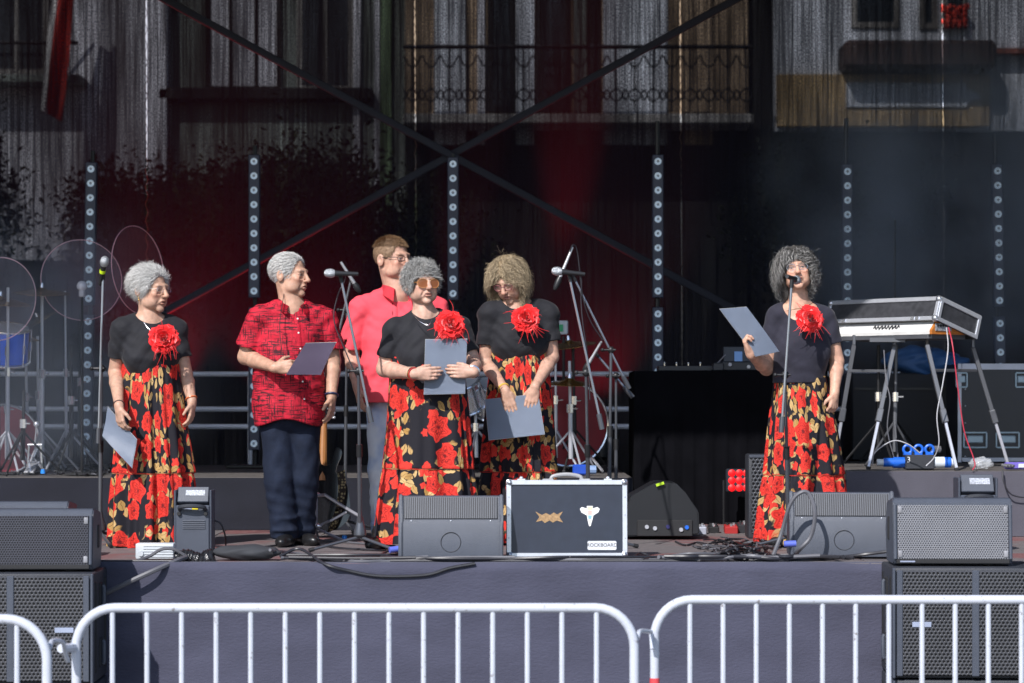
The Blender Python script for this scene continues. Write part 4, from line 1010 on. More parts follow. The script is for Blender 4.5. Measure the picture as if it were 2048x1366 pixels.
def mic_stand(label, clip, clutch, tail, base_px, baseD, leg_ang=0.4, pole_r=0.0125, zfloor=FLOOR, foot=True):
    """boom from tail through clutch to clip; upright from clutch to the tripod"""
    bx_, by_ = at(base_px, 0, baseD).x, baseD - 15
    r = thing('microphone_stand', label, 'microphone stand', (bx_, by_, zfloor + 0.004), 'black microphone stands')
    clip, clutch, tail = Vector(clip), Vector(clutch), Vector(tail); ft = Vector((bx_, by_, zfloor + 0.10)); mid = ft.lerp(clutch, 0.52)
    b = MB(); b.tube([ft, mid], pole_r, 10); b.build('lower_tube', STANDM, r)
    b = MB(); b.tube([mid, clutch], pole_r * 0.72, 10); b.build('upper_tube', STANDM, r)
    b = MB(); b.tube([mid - (clutch - ft).normalized() * 0.04, mid + (clutch - ft).normalized() * 0.03], pole_r * 1.35, 12); b.build('height_clamp', STEEL, r)
    b = MB(); b.tube([tail, clip], 0.0075, 8); b.build('boom', mat('bright_boom_tube', (0.30, 0.31, 0.34), rough=0.25, metal=0.7), r)
    dv = (clip - tail).normalized(); b = MB(); b.tube([tail - dv * 0.02, tail + dv * 0.07], 0.016, 10); b.build('counterweight', STANDM, r)
    b = MB(); b.ball(clutch, 0.024, (1, 0.8, 1), 10); b.tube([clutch + Vector((-0.05, -0.01, 0)), clutch + Vector((0.03, -0.01, 0))], 0.007, 8); b.ball(clutch + Vector((-0.055, -0.01, 0.0)), 0.013, n=8); b.build('boom_clutch', STEEL, r)
    b = MB(); b.tube([clip - dv * 0.01, clip + dv * 0.035], 0.012, 8); b.build('mic_clip', STEEL, r)
    if foot:
        b = MB(); b.lathe([(0, 0.20), (0.016, 0.20), (0.020, 0.17), (0.036, 0.115), (0.037, 0.095), (0.026, 0.085), (0, 0.085)], frame((bx_, by_, zfloor), (1, 0, 0), (0, 1, 0), (0, 0, 1)), 18); b.build('hub', STANDM, r)
        for k in range(3):
            a = leg_ang + k * 2.094; e = Vector((bx_ + 0.30 * math.cos(a), by_ + 0.30 * math.sin(a), zfloor + 0.014)); b = MB(); b.tube([(bx_, by_, zfloor + 0.085), e], 0.009, 8); lg = b.build('leg', STANDM, r)
            b = MB(); b.tube([e - (e - Vector((bx_, by_, zfloor + 0.085))).normalized() * 0.03, e], 0.012, 8); b.build('rubber_foot', RUBBER, lg)
    return r
mic_stand('microphone stand at the far left in front of the drums', at(206, 556, 14.98), at(203, 737, 15.02), at(197, 880, 14.95), 200, 15.0, 0.9)
microphone('black microphone with yellow-green band on the far left stand', at(205, 543, 14.95), (0.25, -0.5, 0.85), band=(0.55, 0.75, 0.02))
mic_stand('microphone stand between the patterned shirt man and the coral shirt man', at(683, 562, 14.28), at(717, 742, 14.30), at(741, 838, 14.28), 720, 14.45, 3.5)
microphone('silver-headed microphone on the stand left of the coral shirt man', at(684, 547, 14.24), (-1, -0.12, 0.02))
mic_stand('microphone stand at the centre behind the flight case', at(1140, 560, 14.45), at(1172, 745, 14.46), at(1203, 852, 14.44), 1178, 14.65, 2.4)
microphone('silver-headed microphone on the centre stand beside the blonde woman', at(1138, 545, 14.42), (-1, -0.10, 0.10))
mic_stand('microphone stand in front of the singer on the right', at(1583, 572, 14.30), at(1570, 750, 14.32), at(1563, 858, 14.28), 1577, 14.45, 1.2)
microphone('black microphone at the mouth of the singer on the right', at(1585, 557, 14.36), (0.45, 0.85, -0.10), L=0.15)
# tall boom with overhead microphone and its low neighbour by the centre drums
mic_stand('tall boom stand right of the centre drums', at(1150, 560, 16.4), at(1222, 700, 16.4), at(1256, 772, 16.4), 1218, 16.3, 0.3, pole_r=0.014)
microphone('foam-tipped overhead microphone hanging above the centre stand', at(1128, 535, 16.3), (-0.42, -0.1, -1), L=0.26, col=mat('silver_mic_body', (0.5, 0.5, 0.52), rough=0.3, metal=0.6), slim=True)
mic_stand('second boom stand right of the centre drums', at(1196, 712, 16.6), at(1232, 752, 16.6), at(1262, 790, 16.6), 1232, 16.55, 1.4, pole_r=0.012)
microphone('silver pencil microphone pointing at the centre cymbals', at(1186, 712, 16.55), (-0.5, 0.1, -0.85), L=0.2, col=mat('silver_mic_body'), slim=True)
mic_stand('short boom stand at the back between the singers', at(702, 560, 16.3), at(694, 620, 16.4), at(672, 690, 16.4), 690, 16.4, 0.8, pole_r=0.011)
microphone('grey microphone behind the left centre stand', at(700, 553, 16.25), (0.5, 0.1, -0.8), L=0.2, col=mat('silver_mic_body'), slim=True)

# ================================================================== drums
BLUE = mat('blue_drum_shell', (0.02, 0.13, 0.75), rough=0.2, coat=0.6, var=0.1); REDD = mat('red_drum_shell', (0.40, 0.012, 0.012), rough=0.25, coat=0.5, var=0.1)
HEADM = mat('drum_head', (0.55, 0.56, 0.6), rough=0.5); BRASS = mat('bronze_cymbal', (0.55, 0.33, 0.10), rough=0.25, metal=0.9, var=0.15, scale=30)
def drum(label, c, axis, rad, depth, shell, head=HEADM, group=None, legs=None):
    c = Vector(c); M = axis_frame(c, axis); r = thing('drum', label, 'drum', (c.x, c.y, c.z - rad if abs(Vector(axis).normalized().z) < 0.5 else c.z - depth / 2), group)
    b = MB(); b.lathe([(0, -depth / 2 + 0.012), (rad, -depth / 2 + 0.012), (rad, depth / 2 - 0.012), (0, depth / 2 - 0.012)], M, 36); b.build('shell', shell, r)
    for s in (-1, 1):
        b = MB(); b.lathe([(0, s * depth / 2), (rad * 0.98, s * depth / 2)], M, 36); b.build('head', head, r)
        b = MB(); b.torus(M @ Matrix.Translation((0, 0, s * depth / 2)), rad + 0.006, 0.010, 36, 6); b.build('hoop', CHROME, r)
    for k in range(8):
        a = k * math.pi / 4 + 0.2; b = MB(); p = lambda z: M @ Vector(((rad + 0.014) * math.cos(a), (rad + 0.014) * math.sin(a), z))
        b.tube([p(-depth / 2), p(depth / 2)], 0.004, 5); b.tube([p(-0.03), p(0.03)], 0.010, 6); b.build('lug', CHROME, r)
    if legs:
        for L in legs: b = MB(); b.tube(L, 0.010, 6); b.build('leg', CHROME, r)
    return r
def cymbal(label, c, rad, tilt, m=BRASS):
    M = axis_frame(Vector(c), (math.sin(tilt), -0.12, math.cos(tilt))); r = thing('cymbal', label, 'cymbal', c)
    b = MB(); b.lathe([(0, 0.028), (0.02, 0.026), (0.045, 0.010), (rad * 0.6, 0.004), (rad, -0.012), (rad, -0.014), (rad * 0.6, 0.001), (0.04, 0.006), (0, 0.022)], M, 40); b.build('plate', m, r)
    b = MB(); b.lathe([(0, 0.06), (0.009, 0.06), (0.013, 0.045), (0.018, 0.03), (0, 0.03)], M, 10); b.build('wing_nut', CHROME, r)
    return r
def tripod(label, top, foot_px, D, zf=RZ1, r0=0.012, spread=0.26, tilt=0.3, m=CHROMED, cat='stand', extra=None):
    top = Vector(top); f = Vector((at(foot_px, 0, D).x, D - 15, zf + 0.004)); r = thing('hardware_stand', label, cat, f)
    mid = (f + Vector((0, 0, 0.12))).lerp(top, 0.5); b = MB(); b.tube([f + Vector((0, 0, 0.10)), mid], r0 * 1.25, 8); b.build('lower_tube', m, r)
    b = MB(); b.tube([mid, top], r0 * 0.85, 8); b.build('upper_tube', m, r)
    b = MB(); b.tube([mid - Vector((0, 0, 0.03)), mid + Vector((0, 0, 0.03))], r0 * 1.9, 8); b.tube([mid, mid + Vector((0.05, -0.02, 0))], 0.006, 6); b.build('clamp', CHROME, r)
    for k in range(3):
        a = tilt + k * 2.094; e = f + Vector((spread * math.cos(a), spread * math.sin(a), 0.012)); b = MB(); b.tube([f + Vector((0, 0, 0.30)), e], 0.008, 6); lg = b.build('leg', m, r)
        b = MB(); b.ball(e, 0.014, n=8); b.build('rubber_foot', RUBBER, lg)
    return r
DK = 17.6
# left kit
drum('blue tom of the left drum kit at the picture edge', at(12, 690, DK), (0.1, -0.25, 1), 0.155, 0.24, BLUE, group=None)
tripod('chrome stand holding the blue tom', at(14, 726, DK), 14, DK, cat='drum stand')
tripod('chrome stand through the blue tom at the far left', at(16, 575, DK - 0.18), 15, DK - 0.18, cat='cymbal stand', tilt=1.0)
drum('red bass drum of the left kit low at the picture edge', at(5, 878, 18.0), (0.25, -1, 0), 0.235, 0.40, REDD, head=mat('dark_red_head', (0.25, 0.02, 0.03), rough=0.5), legs=[[at(-20, 900, 17.7), at(-50, 946, 17.5)], [at(30, 900, 17.7), at(62, 946, 17.4)]])
tripod('tall chrome cymbal stand between the left drums', at(84, 585, DK + 0.2), 84, DK + 0.2, cat='cymbal stand', r0=0.014)
tripod('chrome cymbal stand behind the far left drums', at(75, 672, DK + 0.5), 78, DK + 0.5, cat='cymbal stand', tilt=0.9)
tripod('thin chrome cymbal stand left of the far left woman', at(130, 582, DK + 0.4), 133, DK + 0.4, cat='cymbal stand', r0=0.009, tilt=0.1)
tripod('dark stand pole in the left drum kit', at(142, 690, DK + 0.1), 143, DK + 0.1, m=STEEL, cat='stand', r0=0.013)
tripod('dark stand pole beside the far left microphone stand', at(160, 620, DK + 0.7), 158, DK + 0.7, m=STEEL, cat='stand', r0=0.010, tilt=1.4)
tripod('dark low stand pole in front of the left drums', at(48, 780, DK - 0.4), 45, DK - 0.4, m=STEEL, cat='stand', r0=0.013)
cymbal('bronze cymbal at the top of the tall left stand', at(84, 583, DK + 0.2), 0.20, 0.04)
cymbal('bronze cymbal at the far left above the blue tom', at(0, 600, DK - 0.1), 0.21, 0.15)
cymbal('small tilted bronze cymbal low on the left drum kit', at(80, 640, DK + 0.5), 0.16, -0.55)
cymbal('flat bronze cymbal beside the blue tom', at(52, 676, DK + 0.5), 0.10, 0.05)
tripod('chrome stand holding the flat cymbal beside the blue tom', at(52, 680, DK + 0.5), 54, DK + 0.5, cat='cymbal stand', tilt=0.5)
# clear round sound screens
ACR = bpy.data.materials.new('clear_acrylic'); ACR.use_nodes = True
_b = ACR.node_tree.nodes['Principled BSDF']; _b.inputs['Base Color'].default_value = (0.55, 0.5, 0.6, 1); _b.inputs['Roughness'].default_value = 0.08; _b.inputs['Alpha'].default_value = 0.10
_nz = ACR.node_tree.nodes.new('ShaderNodeTexNoise'); _nz.inputs['Scale'].default_value = 9; _mr = ACR.node_tree.nodes.new('ShaderNodeMapRange'); _mr.inputs['To Min'].default_value = 0.03; _mr.inputs['To Max'].default_value = 0.09
ACR.node_tree.links.new(_nz.outputs['Fac'], _mr.inputs['Value']); ACR.node_tree.links.new(_mr.outputs['Result'], _b.inputs['Alpha'])
RIM = mat('acrylic_rim', (0.70, 0.45, 0.52), rough=0.2, var=0.3)
ACRR = ACR.copy(); ACRR.name = 'rosy_clear_acrylic'; ACRR.node_tree.nodes['Principled BSDF'].inputs['Base Color'].default_value = (0.75, 0.20, 0.24, 1)
def screen(label, px, py, D, rad, yaw, foot, acr=ACR):
    c = at(px, py, D); n = Vector((math.sin(yaw), -math.cos(yaw), 0.10)); M = axis_frame(c, n); r = thing('clear_disc', label, 'disc', (c.x, c.y, RZ1))
    b = MB(); b.lathe([(0, 0.003), (rad, 0.003), (rad, -0.003), (0, -0.003)], M, 48); b.build('disc', acr, r)
    b = MB(); b.torus(M, rad, 0.0032, 64, 5); b.build('rim', RIM, r)
    lo = c - Vector((0, 0, rad)); b = MB(); b.tube([lo + Vector((0, 0.02, 0.05)), Vector((lo.x, lo.y + 0.03, RZ1 + 0.01))], 0.010, 8); b.box((lo.x, lo.y + 0.03, RZ1 + 0.012), (0.25, 0.2, 0.016), bev=0.004); b.build('support', STEEL, r)
    return r
screen('large clear acrylic disc behind the far left microphone', 163, 560, 17.9, 0.285, 0.35, 160)
screen('clear acrylic disc turned edge-on behind the far left woman', 276, 540, 18.1, 0.315, 1.10, 280, ACRR)
screen('clear acrylic disc cut off by the left picture edge', -4, 598, 17.3, 0.285, -0.3, 0)
b = MB(); c = at(164, 572, 17.2); o = thing('round_lamp', 'small round clear lamp on a dark pole behind the far left microphone', 'lamp', (at(160, 0, 17.2).x, 2.2, RZ1 + 0.004))
b.ball(c, 0.036, n=14); b.build('globe', mat('frosted_globe', (0.62, 0.62, 0.68), rough=0.2, coat=0.4), o)
b = MB(); b.box(c - Vector((0, 0, 0.05)), (0.04, 0.04, 0.05), bev=0.008); b.build('socket', mat('pale_socket', (0.45, 0.45, 0.5), rough=0.4), o)
b = MB(); b.tube([c - Vector((0, 0, 0.07)), Vector((c.x, c.y, RZ1 + 0.01))], 0.009, 8); b.box((c.x, c.y, RZ1 + 0.014), (0.2, 0.2, 0.016)); b.build('pole', STEEL, o)
# centre kit
DC = 18.2
drum('red bass drum of the centre kit behind the blonde woman', at(1120, 848, DC), (0.25, -1, 0), 0.29, 0.42, REDD, head=mat('dark_red_head'), legs=[[at(1075, 900, 17.9), at(1050, 940, 17.7)], [at(1170, 900, 17.9), at(1205, 942, 17.6)]])
drum('chrome tom of the centre kit left of the blonde woman', at(928, 790, DC - 0.2), (-0.3, -0.5, 1), 0.13, 0.20, CHROME)
drum('second chrome tom of the centre kit behind the blonde woman', at(990, 800, DC - 0.1), (0.3, -0.5, 1), 0.14, 0.22, CHROME)
tripod('chrome post holding the chrome toms of the centre kit', at(950, 800, DC - 0.2), 953, DC - 0.2, cat='drum stand')
tripod('chrome hi-hat stand of the centre kit', at(1139, 722, DC - 0.6), 1142, DC - 0.6, cat='hi-hat stand', r0=0.013, tilt=0.8)
tripod('thin chrome stand just right of the blonde woman', at(1111, 690, DC - 0.3), 1112, DC - 0.3, cat='cymbal stand', r0=0.010, tilt=1.2)
cymbal('upper hi-hat cymbal of the centre kit', at(1139, 764, DC - 0.6), 0.145, 0.02)
cymbal('red-edged crash cymbal right of the blonde woman', at(1138, 688, DC - 0.3), 0.19, -0.12)
tripod('dark stand under the crash cymbal right of the blonde woman', at(1146, 692, DC - 0.3), 1150, DC - 0.3, m=STEEL, cat='cymbal stand', tilt=0.2)
b = MB(); b.box(at(1127, 655, DC + 0.1), (0.065, 0.05, 0.10), bev=0.008); o = tag(b.build('small_white_box', mat('white_carton', (0.55, 0.58, 0.62), rough=0.5)), 'small white box with green mark behind the blonde woman', 'box')
b = MB(); b.box(at(1122, 656, DC + 0.07), (0.03, 0.01, 0.05)); b.build('green_mark', mat('green_print', (0.03, 0.35, 0.14)), o)
tripod('dark stand holding the small white box behind the blonde woman', at(1127, 672, DC + 0.1), 1128, DC + 0.1, m=STEEL, cat='stand', tilt=0.7)
D_ = 17.2
o = thing('blue_case', 'small blue plug box on the drum platform right of the blonde woman', 'box', (at(1160, 0, D_).x, D_ - 15, RZ1 + 0.004)); b = MB(); b.box((at(1160, 0, D_).x, D_ - 15, RZ1 + 0.04), (0.10, 0.08, 0.07), bev=0.01); b.build('body', mat('blue_plastic', (0.015, 0.07, 0.45), rough=0.4), o)
b = MB(); b.tube([(at(1178, 0, D_).x, D_ - 15.02, RZ1 + 0.04), (at(1192, 0, D_).x, D_ - 15.02, RZ1 + 0.04)], 0.03, 10); b.build('plug_collar', mat('pale_blue_plastic', (0.20, 0.30, 0.50), rough=0.4), o)

# ------------------------------------------------------------------ bass guitar on a folding stand
o = thing('bass_guitar', 'electric guitar with pale patterned strap on a stand between the two men', 'guitar', (at(650, 0, 15.9).x, 0.9, FLOOR + 0.02))
WOOD = mat('maple_neck', (0.36, 0.15, 0.045), rough=0.35, var=0.2, scale=14, stretch=(1, 1, 0.15)); BLK = mat('black_gloss', (0.012, 0.012, 0.014), rough=0.12, coat=0.6)
n0, n1 = at(648, 842, 15.95), at(645, 962, 15.85); b = MB(); dv = (n1 - n0).normalized(); M = frame(n0, Vector((1, 0, 0)), Vector((0, 0, 1)).cross(Vector((1, 0, 0))), Vector((0, 0, 1)))
b.tube([n0, n0.lerp(n1, 0.5), n1], [0.020, 0.024, 0.028], 10); b.build('neck', WOOD, o)
b = MB(); b.box(n0 + Vector((0.0, 0, 0.06)), (0.05, 0.02, 0.14), rot=(0, 0.05, 0), bev=0.008); hd = b.build('headstock', BLK, o)
for k in range(4):
    b = MB(); b.tube([n0 + Vector((0.02, 0, 0.02 + k * 0.028)), n0 + Vector((0.06, -0.01, 0.022 + k * 0.028))], 0.006, 6); b.ball(n0 + Vector((0.065, -0.01, 0.022 + k * 0.028)), 0.010, n=8); b.build('tuning_peg', CHROME, hd)
pts = [(-0.10, 0.22), (-0.055, 0.10), (-0.13, 0.0), (-0.17, -0.16), (-0.09, -0.27), (0.06, -0.28), (0.15, -0.19), (0.13, 0.0), (0.06, 0.08), (0.10, 0.20), (0.06, 0.23), (0.03, 0.13), (-0.03, 0.13), (-0.06, 0.24)]
sm_ = [(q.x, q.y) for q in spline([Vector((x, y, 0)) for x, y in pts + pts[:1]], 3)[:-1]]
cb = at(652, 1030, 15.85); cb.z = max(cb.z, FLOOR + 0.30); b = MB(); b.prism(sm_, frame(cb + Vector((0.0, 0.02, 0.03)), (1, 0, 0), (0, 0.10, 0.995), (0, -0.995, 0.10)), 0.04); b.build('body', BLK, o)
b = MB(); pts = [at(682, 942, 15.75), at(684, 975, 15.72), at(681, 1005, 15.70), at(672, 1035, 15.70), at(663, 1058, 15.72), at(650, 1068, 15.75)]; sp_ = spline(pts, 5); bm = b.bm; pr = None
for i, p_ in enumerate(sp_):
    wv = Vector((0.024, 0, 0.008)); q = (bm.verts.new(p_ - wv), bm.verts.new(p_ + wv))
    if pr: bm.faces.new((pr[0], pr[1], q[1], q[0]))
    pr = q
bmesh.ops.solidify(bm, geom=bm.faces[:], thickness=0.004); g = NG('patterned_strap', rough=0.8); _c = g.voro(g.coord('Object'), 55, 0.6, '3D'); g.color(g.mix(g.step(_c['Distance'], 0.25, 0.5), (0.55, 0.46, 0.25), (0.05, 0.035, 0.03))); b.build('strap', g.m, o)
o = thing('guitar_stand', 'folding grey metal guitar stand behind the patterned shirt man', 'guitar stand', (at(632, 0, 15.4).x, 0.45, FLOOR + 0.004)); GM = mat('grey_enamel', (0.38, 0.38, 0.43), rough=0.35, metal=0.4)
for nm, P, r_ in (('upright', [(632, 930), (631, 1056)], 0.012), ('arm', [(632, 991), (650, 990), (672, 1004), (703, 1023), (722, 1034)], 0.010), ('strut', [(640, 1050), (662, 1041), (693, 1024)], 0.009)):
    b = MB(); b.tube([at(x, y, 15.4 - (0.10 if x > 645 else 0)) for x, y in P], r_, 8); b.build(nm, GM, o)
for x, y in ((632, 990), (634, 1052)):
    b = MB(); b.ball(at(x, y, 15.38), 0.020, (1.5, 1, 0.9), 8); b.build('joint', CHROME, o)
p0 = at(631, 1056, 15.4)
for dx, dy in ((-0.14, -0.1), (0.16, 0.05), (0.0, 0.2)):
    b = MB(); b.tube([p0, (p0.x + dx, p0.y + dy, FLOOR + 0.012)], 0.009, 6); b.build('leg', GM, o)

# ================================================================== black table with gear
DTb = 17.6; x0, x1 = at(1268, 0, DTb).x, at(1655, 0, DTb).x; zt = at(0, 742, DTb).z; yf = DTb - 15
VELV = mat('black_velvet', (0.0045, 0.0045, 0.006), rough=1.0, var=0.2, spec=0.05)
o = thing('draped_table', 'tall table draped in black cloth behind the singer', 'table', ((x0 + x1) / 2, yf + 0.4, FLOOR + 0.004))
b = MB(); b.box(((x0 + x1) / 2, yf + 0.4, zt - 0.012), (x1 - x0, 0.8, 0.024), bev=0.006); b.build('table_top', VELV, o)
V = []; F = []; n = 120
per = [(x0 + (x1 - x0) * i / 80, yf) for i in range(81)] + [(x1, yf + 0.8 * i / 20) for i in range(1, 21)]; per = [(x0, yf + 0.8 * (1 - i / 20)) for i in range(20)] + per
for i, (x, y) in enumerate(per):
    w_ = 0.012 * math.sin(i * 0.9) + 0.008 * math.sin(i * 2.3)
    for k in range(5):
        t_ = k / 4; V.append((x, y - w_ * t_ - 0.006, zt - 0.001 - (zt - FLOOR - 0.012) * t_))
for i in range(len(per) - 1):
    for k in range(4):
        a = i * 5 + k; F.append((a, a + 1, a + 6, a + 5))
np_mesh('drape', V, F, VELV, o)
for x in (x0 + 0.06, x1 - 0.06):
    for y in (yf + 0.06, yf + 0.74):
        b = MB(); b.tube([(x, y, FLOOR + 0.005), (x, y, zt - 0.02)], 0.015, 6); b.build('leg', STEEL, o)
GEARM = mat('dark_gear_case', (0.022, 0.024, 0.032), rough=0.4)
o = thing('audio_interface', 'long flat black rack unit with four small knobs on the draped table', 'rack unit', (at(1385, 0, DTb).x, yf + 0.2, zt + 0.002)); b = MB(); b.box((at(1385, 0, DTb).x, yf + 0.2, zt + 0.02), (0.46, 0.25, 0.036), bev=0.004); b.build('case', GEARM, o)
for k in range(4):
    b = MB(); p_ = at(1332 + 24 * k, 733, DTb); b.tube([(p_.x, yf + 0.14, zt + 0.038), (p_.x, yf + 0.14, zt + 0.055)], 0.005, 6); b.ball((p_.x, yf + 0.14, zt + 0.058), 0.008, n=6); b.build('knob', CHROME, o)
o = thing('laptop_mixer', 'dark mixing device with small lit screen beside the singer', 'mixer', (at(1480, 0, DTb).x, yf + 0.2, zt + 0.002)); cx = at(1490, 0, DTb).x
b = MB(); b.box((cx, yf + 0.2, zt + 0.035), (0.34, 0.3, 0.066), bev=0.008); b.build('case', GEARM, o)
b = MB(); b.box((cx - 0.02, yf + 0.27, zt + 0.11), (0.22, 0.03, 0.13), rot=(-0.2, 0, 0), bev=0.006); b.build('raised_panel', GEARM, o)
b = MB(); b.box((cx - 0.025, yf + 0.235, zt + 0.102), (0.055, 0.004, 0.075), rot=(-0.2, 0, 0)); b.build('screen', mat('dim_blue_screen', (0.05, 0.10, 0.22), rough=0.2, emit=(0.10, 0.22, 0.5), estr=0.35), o)
for dx, dz, c in ((-0.10, 0.045, (0.5, 0.5, 0.55)), (0.03, 0.03, (0.6, 0.6, 0.62)), (0.10, 0.05, (0.4, 0.42, 0.5))):
    b = MB(); b.lathe([(0, 0.01), (0.012, 0.01), (0.014, 0), (0, 0)], axis_frame(Vector((cx + dx, yf + 0.05, zt + dz)), (0, -1, 0)), 10); b.build('dial', mat('dial_%d' % int(c[2] * 100), c, rough=0.4), o)
o = thing('small_recorder', 'small black box with antenna on the draped table', 'box', (at(1437, 0, DTb).x, yf + 0.1, zt + 0.002)); b = MB(); cx = at(1437, 0, DTb).x; b.box((cx, yf + 0.06, zt + 0.03), (0.075, 0.10, 0.055), bev=0.006); b.build('case', GEARM, o)
b = MB(); b.tube([(cx + 0.0, yf + 0.08, zt + 0.055), (cx + 0.055, yf + 0.08, zt + 0.115)], 0.004, 5); b.build('antenna', mat('grey_enamel'), o)

# red lit wash panel on the floor before the table
DP = 17.3; p_ = at(1486, 961, DP); o = thing('red_wash_light', 'square red LED panel glowing in front of the draped table', 'stage light', (p_.x, p_.y, FLOOR + 0.004))
b = MB(); b.box(p_ + Vector((0, 0.05, 0)), (0.225, 0.08, 0.155), bev=0.008); b.build('housing', GEARM, o)
REDL = mat('red_led', (0.08, 0.0, 0.0), emit=(1.0, 0.003, 0.006), estr=1.5); cell = None
for i in range(4):
    for j in range(3):
        if cell is None:
            b = MB(); b.lathe([(0, 0.006), (0.017, 0.005), (0.0247, 0), (0, 0)], frame((0, 0, 0), (1, 0, 0), (0, 0, 1), (0, -1, 0)), 12); cell = b.mesh('led_cell'); cell.materials.append(REDL)
        q = link_mesh('led_cell', cell, REDL, o); q.location = p_ + Vector((-0.075 + 0.05 * i, 0.008, -0.05 + 0.05 * j)) - o.location
b = MB(); b.tube([p_ + Vector((-0.125, 0.06, 0)), Vector((p_.x - 0.125, p_.y + 0.06, FLOOR + 0.02)), Vector((p_.x + 0.125, p_.y + 0.06, FLOOR + 0.02)), p_ + Vector((0.125, 0.06, 0))], 0.010, 6); b.build('yoke', STEEL, o)

# red uplights washing the backdrop
def uplight(label, px, D, target, power, size, blend=0.6):
    x = at(px, 0, D).x; zf = FLOOR + (0.35 if px < 1262 else 0.0) + 0.004; o = thing('uplight', label, 'stage light', (x, D - 15, zf), 'red uplights on the drum platform')
    c = Vector((x, D - 15, zf + 0.13)); d = (Vector(target) - c).normalized(); M = axis_frame(c, d)
    b = MB(); b.lathe([(0, -0.10), (0.05, -0.09), (0.075, 0.0), (0.078, 0.07), (0.070, 0.07), (0.066, 0.055), (0, 0.055)], M, 20); b.build('can', STEEL, o)
    b = MB(); b.lathe([(0, 0.058), (0.064, 0.057)], M, 20); b.build('lens', mat('red_lens_glow', (0.3, 0, 0), emit=(1, 0.02, 0.02), estr=1.5), o)
    b = MB(); b.tube([c + Vector((-0.09, 0, 0)), (x - 0.09, D - 15, zf + 0.01), (x + 0.09, D - 15, zf + 0.01), c + Vector((0.09, 0, 0))], 0.008, 6); b.build('yoke', STEEL, o)
    l = bpy.data.lights.new('uplight', 'SPOT'); l.energy = power; l.color = (1, 0.03, 0.035); l.spot_size = R(size); l.spot_blend = blend; l.shadow_soft_size = 0.05
    q = bpy.data.objects.new('uplight_beam', l); COL.objects.link(q); q.parent = o; q.location = c + d * 0.08 - o.location; q.rotation_euler = d.to_track_quat('-Z', 'Y').to_euler()
uplight('red uplight behind the blonde woman', 1118, 20.05, at(1140, 300, 20.45), 1200, 17, 1.0)
uplight('red uplight behind the left drums', 330, 20.15, at(300, 480, 20.5), 480, 70, 1.0)
uplight('red uplight behind the coral shirt man', 870, 20.1, at(925, 400, 20.5), 260, 18, 1.0)
uplight('red uplight behind the patterned shirt man', 620, 20.15, at(560, 560, 20.5), 360, 80, 1.0)
uplight('red uplight behind the centre kit', 1205, 20.15, at(1190, 600, 20.5), 180, 70, 1.0)
# ================================================================== keyboard corner at the right
C0 = at(1872, 640, 16.15); u = Vector((-0.62, 0.785, 0)).normalized(); v = Vector((0.785, 0.62, 0)).normalized(); up = Vector((0, 0, 1))
tl = R(17); vt = v * math.cos(tl) - up * math.sin(tl); ut = v * math.sin(tl) + up * math.cos(tl)
# case lid
L, Wd, Hh = 0.98, 0.40, 0.155
o = thing('case_lid', 'black flight case lid with aluminium edges resting tilted on the keyboard', 'case lid', C0)
M = frame(C0, u, vt, ut)
LAM = mat('scuffed_black_laminate', (0.045, 0.046, 0.052), rough=0.45, var=0.3, scale=25)
th = 0.012
for nm, c, s in (('long_panel', (L / 2, th / 2, Hh / 2), (L, th, Hh)), ('long_panel', (L / 2, Wd - th / 2, Hh / 2), (L, th, Hh)), ('short_panel', (th / 2, Wd / 2, Hh / 2), (th, Wd - 2 * th, Hh)), ('short_panel', (L - th / 2, Wd / 2, Hh / 2), (th, Wd - 2 * th, Hh)), ('top_panel', (L / 2, Wd / 2, Hh - th / 2), (L - 2 * th, Wd - 2 * th, th))):
    b = MB(); b.fbox(M, c, s); b.build(nm, LAM, o)
e = 0.026
for c, s in (((L / 2, -0.003, e / 2), (L, 0.010, e)), ((L / 2, -0.003, Hh - e / 2), (L, 0.010, e)), ((e / 2, -0.003, Hh / 2), (e, 0.010, Hh - 2 * e)), ((L - e / 2, -0.003, Hh / 2), (e, 0.010, Hh - 2 * e)),
             ((-0.003, Wd / 2, e / 2), (0.010, Wd, e)), ((-0.003, Wd / 2, Hh - e / 2), (0.010, Wd, e)), ((-0.003, e / 2 + 0.004, Hh / 2), (0.010, e, Hh - 2 * e)), ((-0.003, Wd - e / 2, Hh / 2), (0.010, e, Hh - 2 * e)),
             ((L / 2, 0.015, Hh + 0.002), (L, 0.03, 0.006)), ((0.015, Wd / 2, Hh + 0.003), (0.03, Wd, 0.006))):
    b = MB(); b.fbox(M, c, s, bev=0.002); b.build('edge_profile', ALU, o)
for a in (0.014, L - 0.014):
    for z in (0.014, Hh - 0.014):
        b = MB(); b.ball(M @ Vector((a, 0.004, z)), 0.024, n=10); b.build('ball_corner', mat('cast_steel_corner', (0.50, 0.52, 0.56), rough=0.3, metal=0.8), o)
for a in (0.16, 0.20, 0.82):
    b = MB(); b.fbox(M, (a * L, -0.009, e / 2), (0.035, 0.006, 0.022), bev=0.002); b.build('catch', CHROME, o)
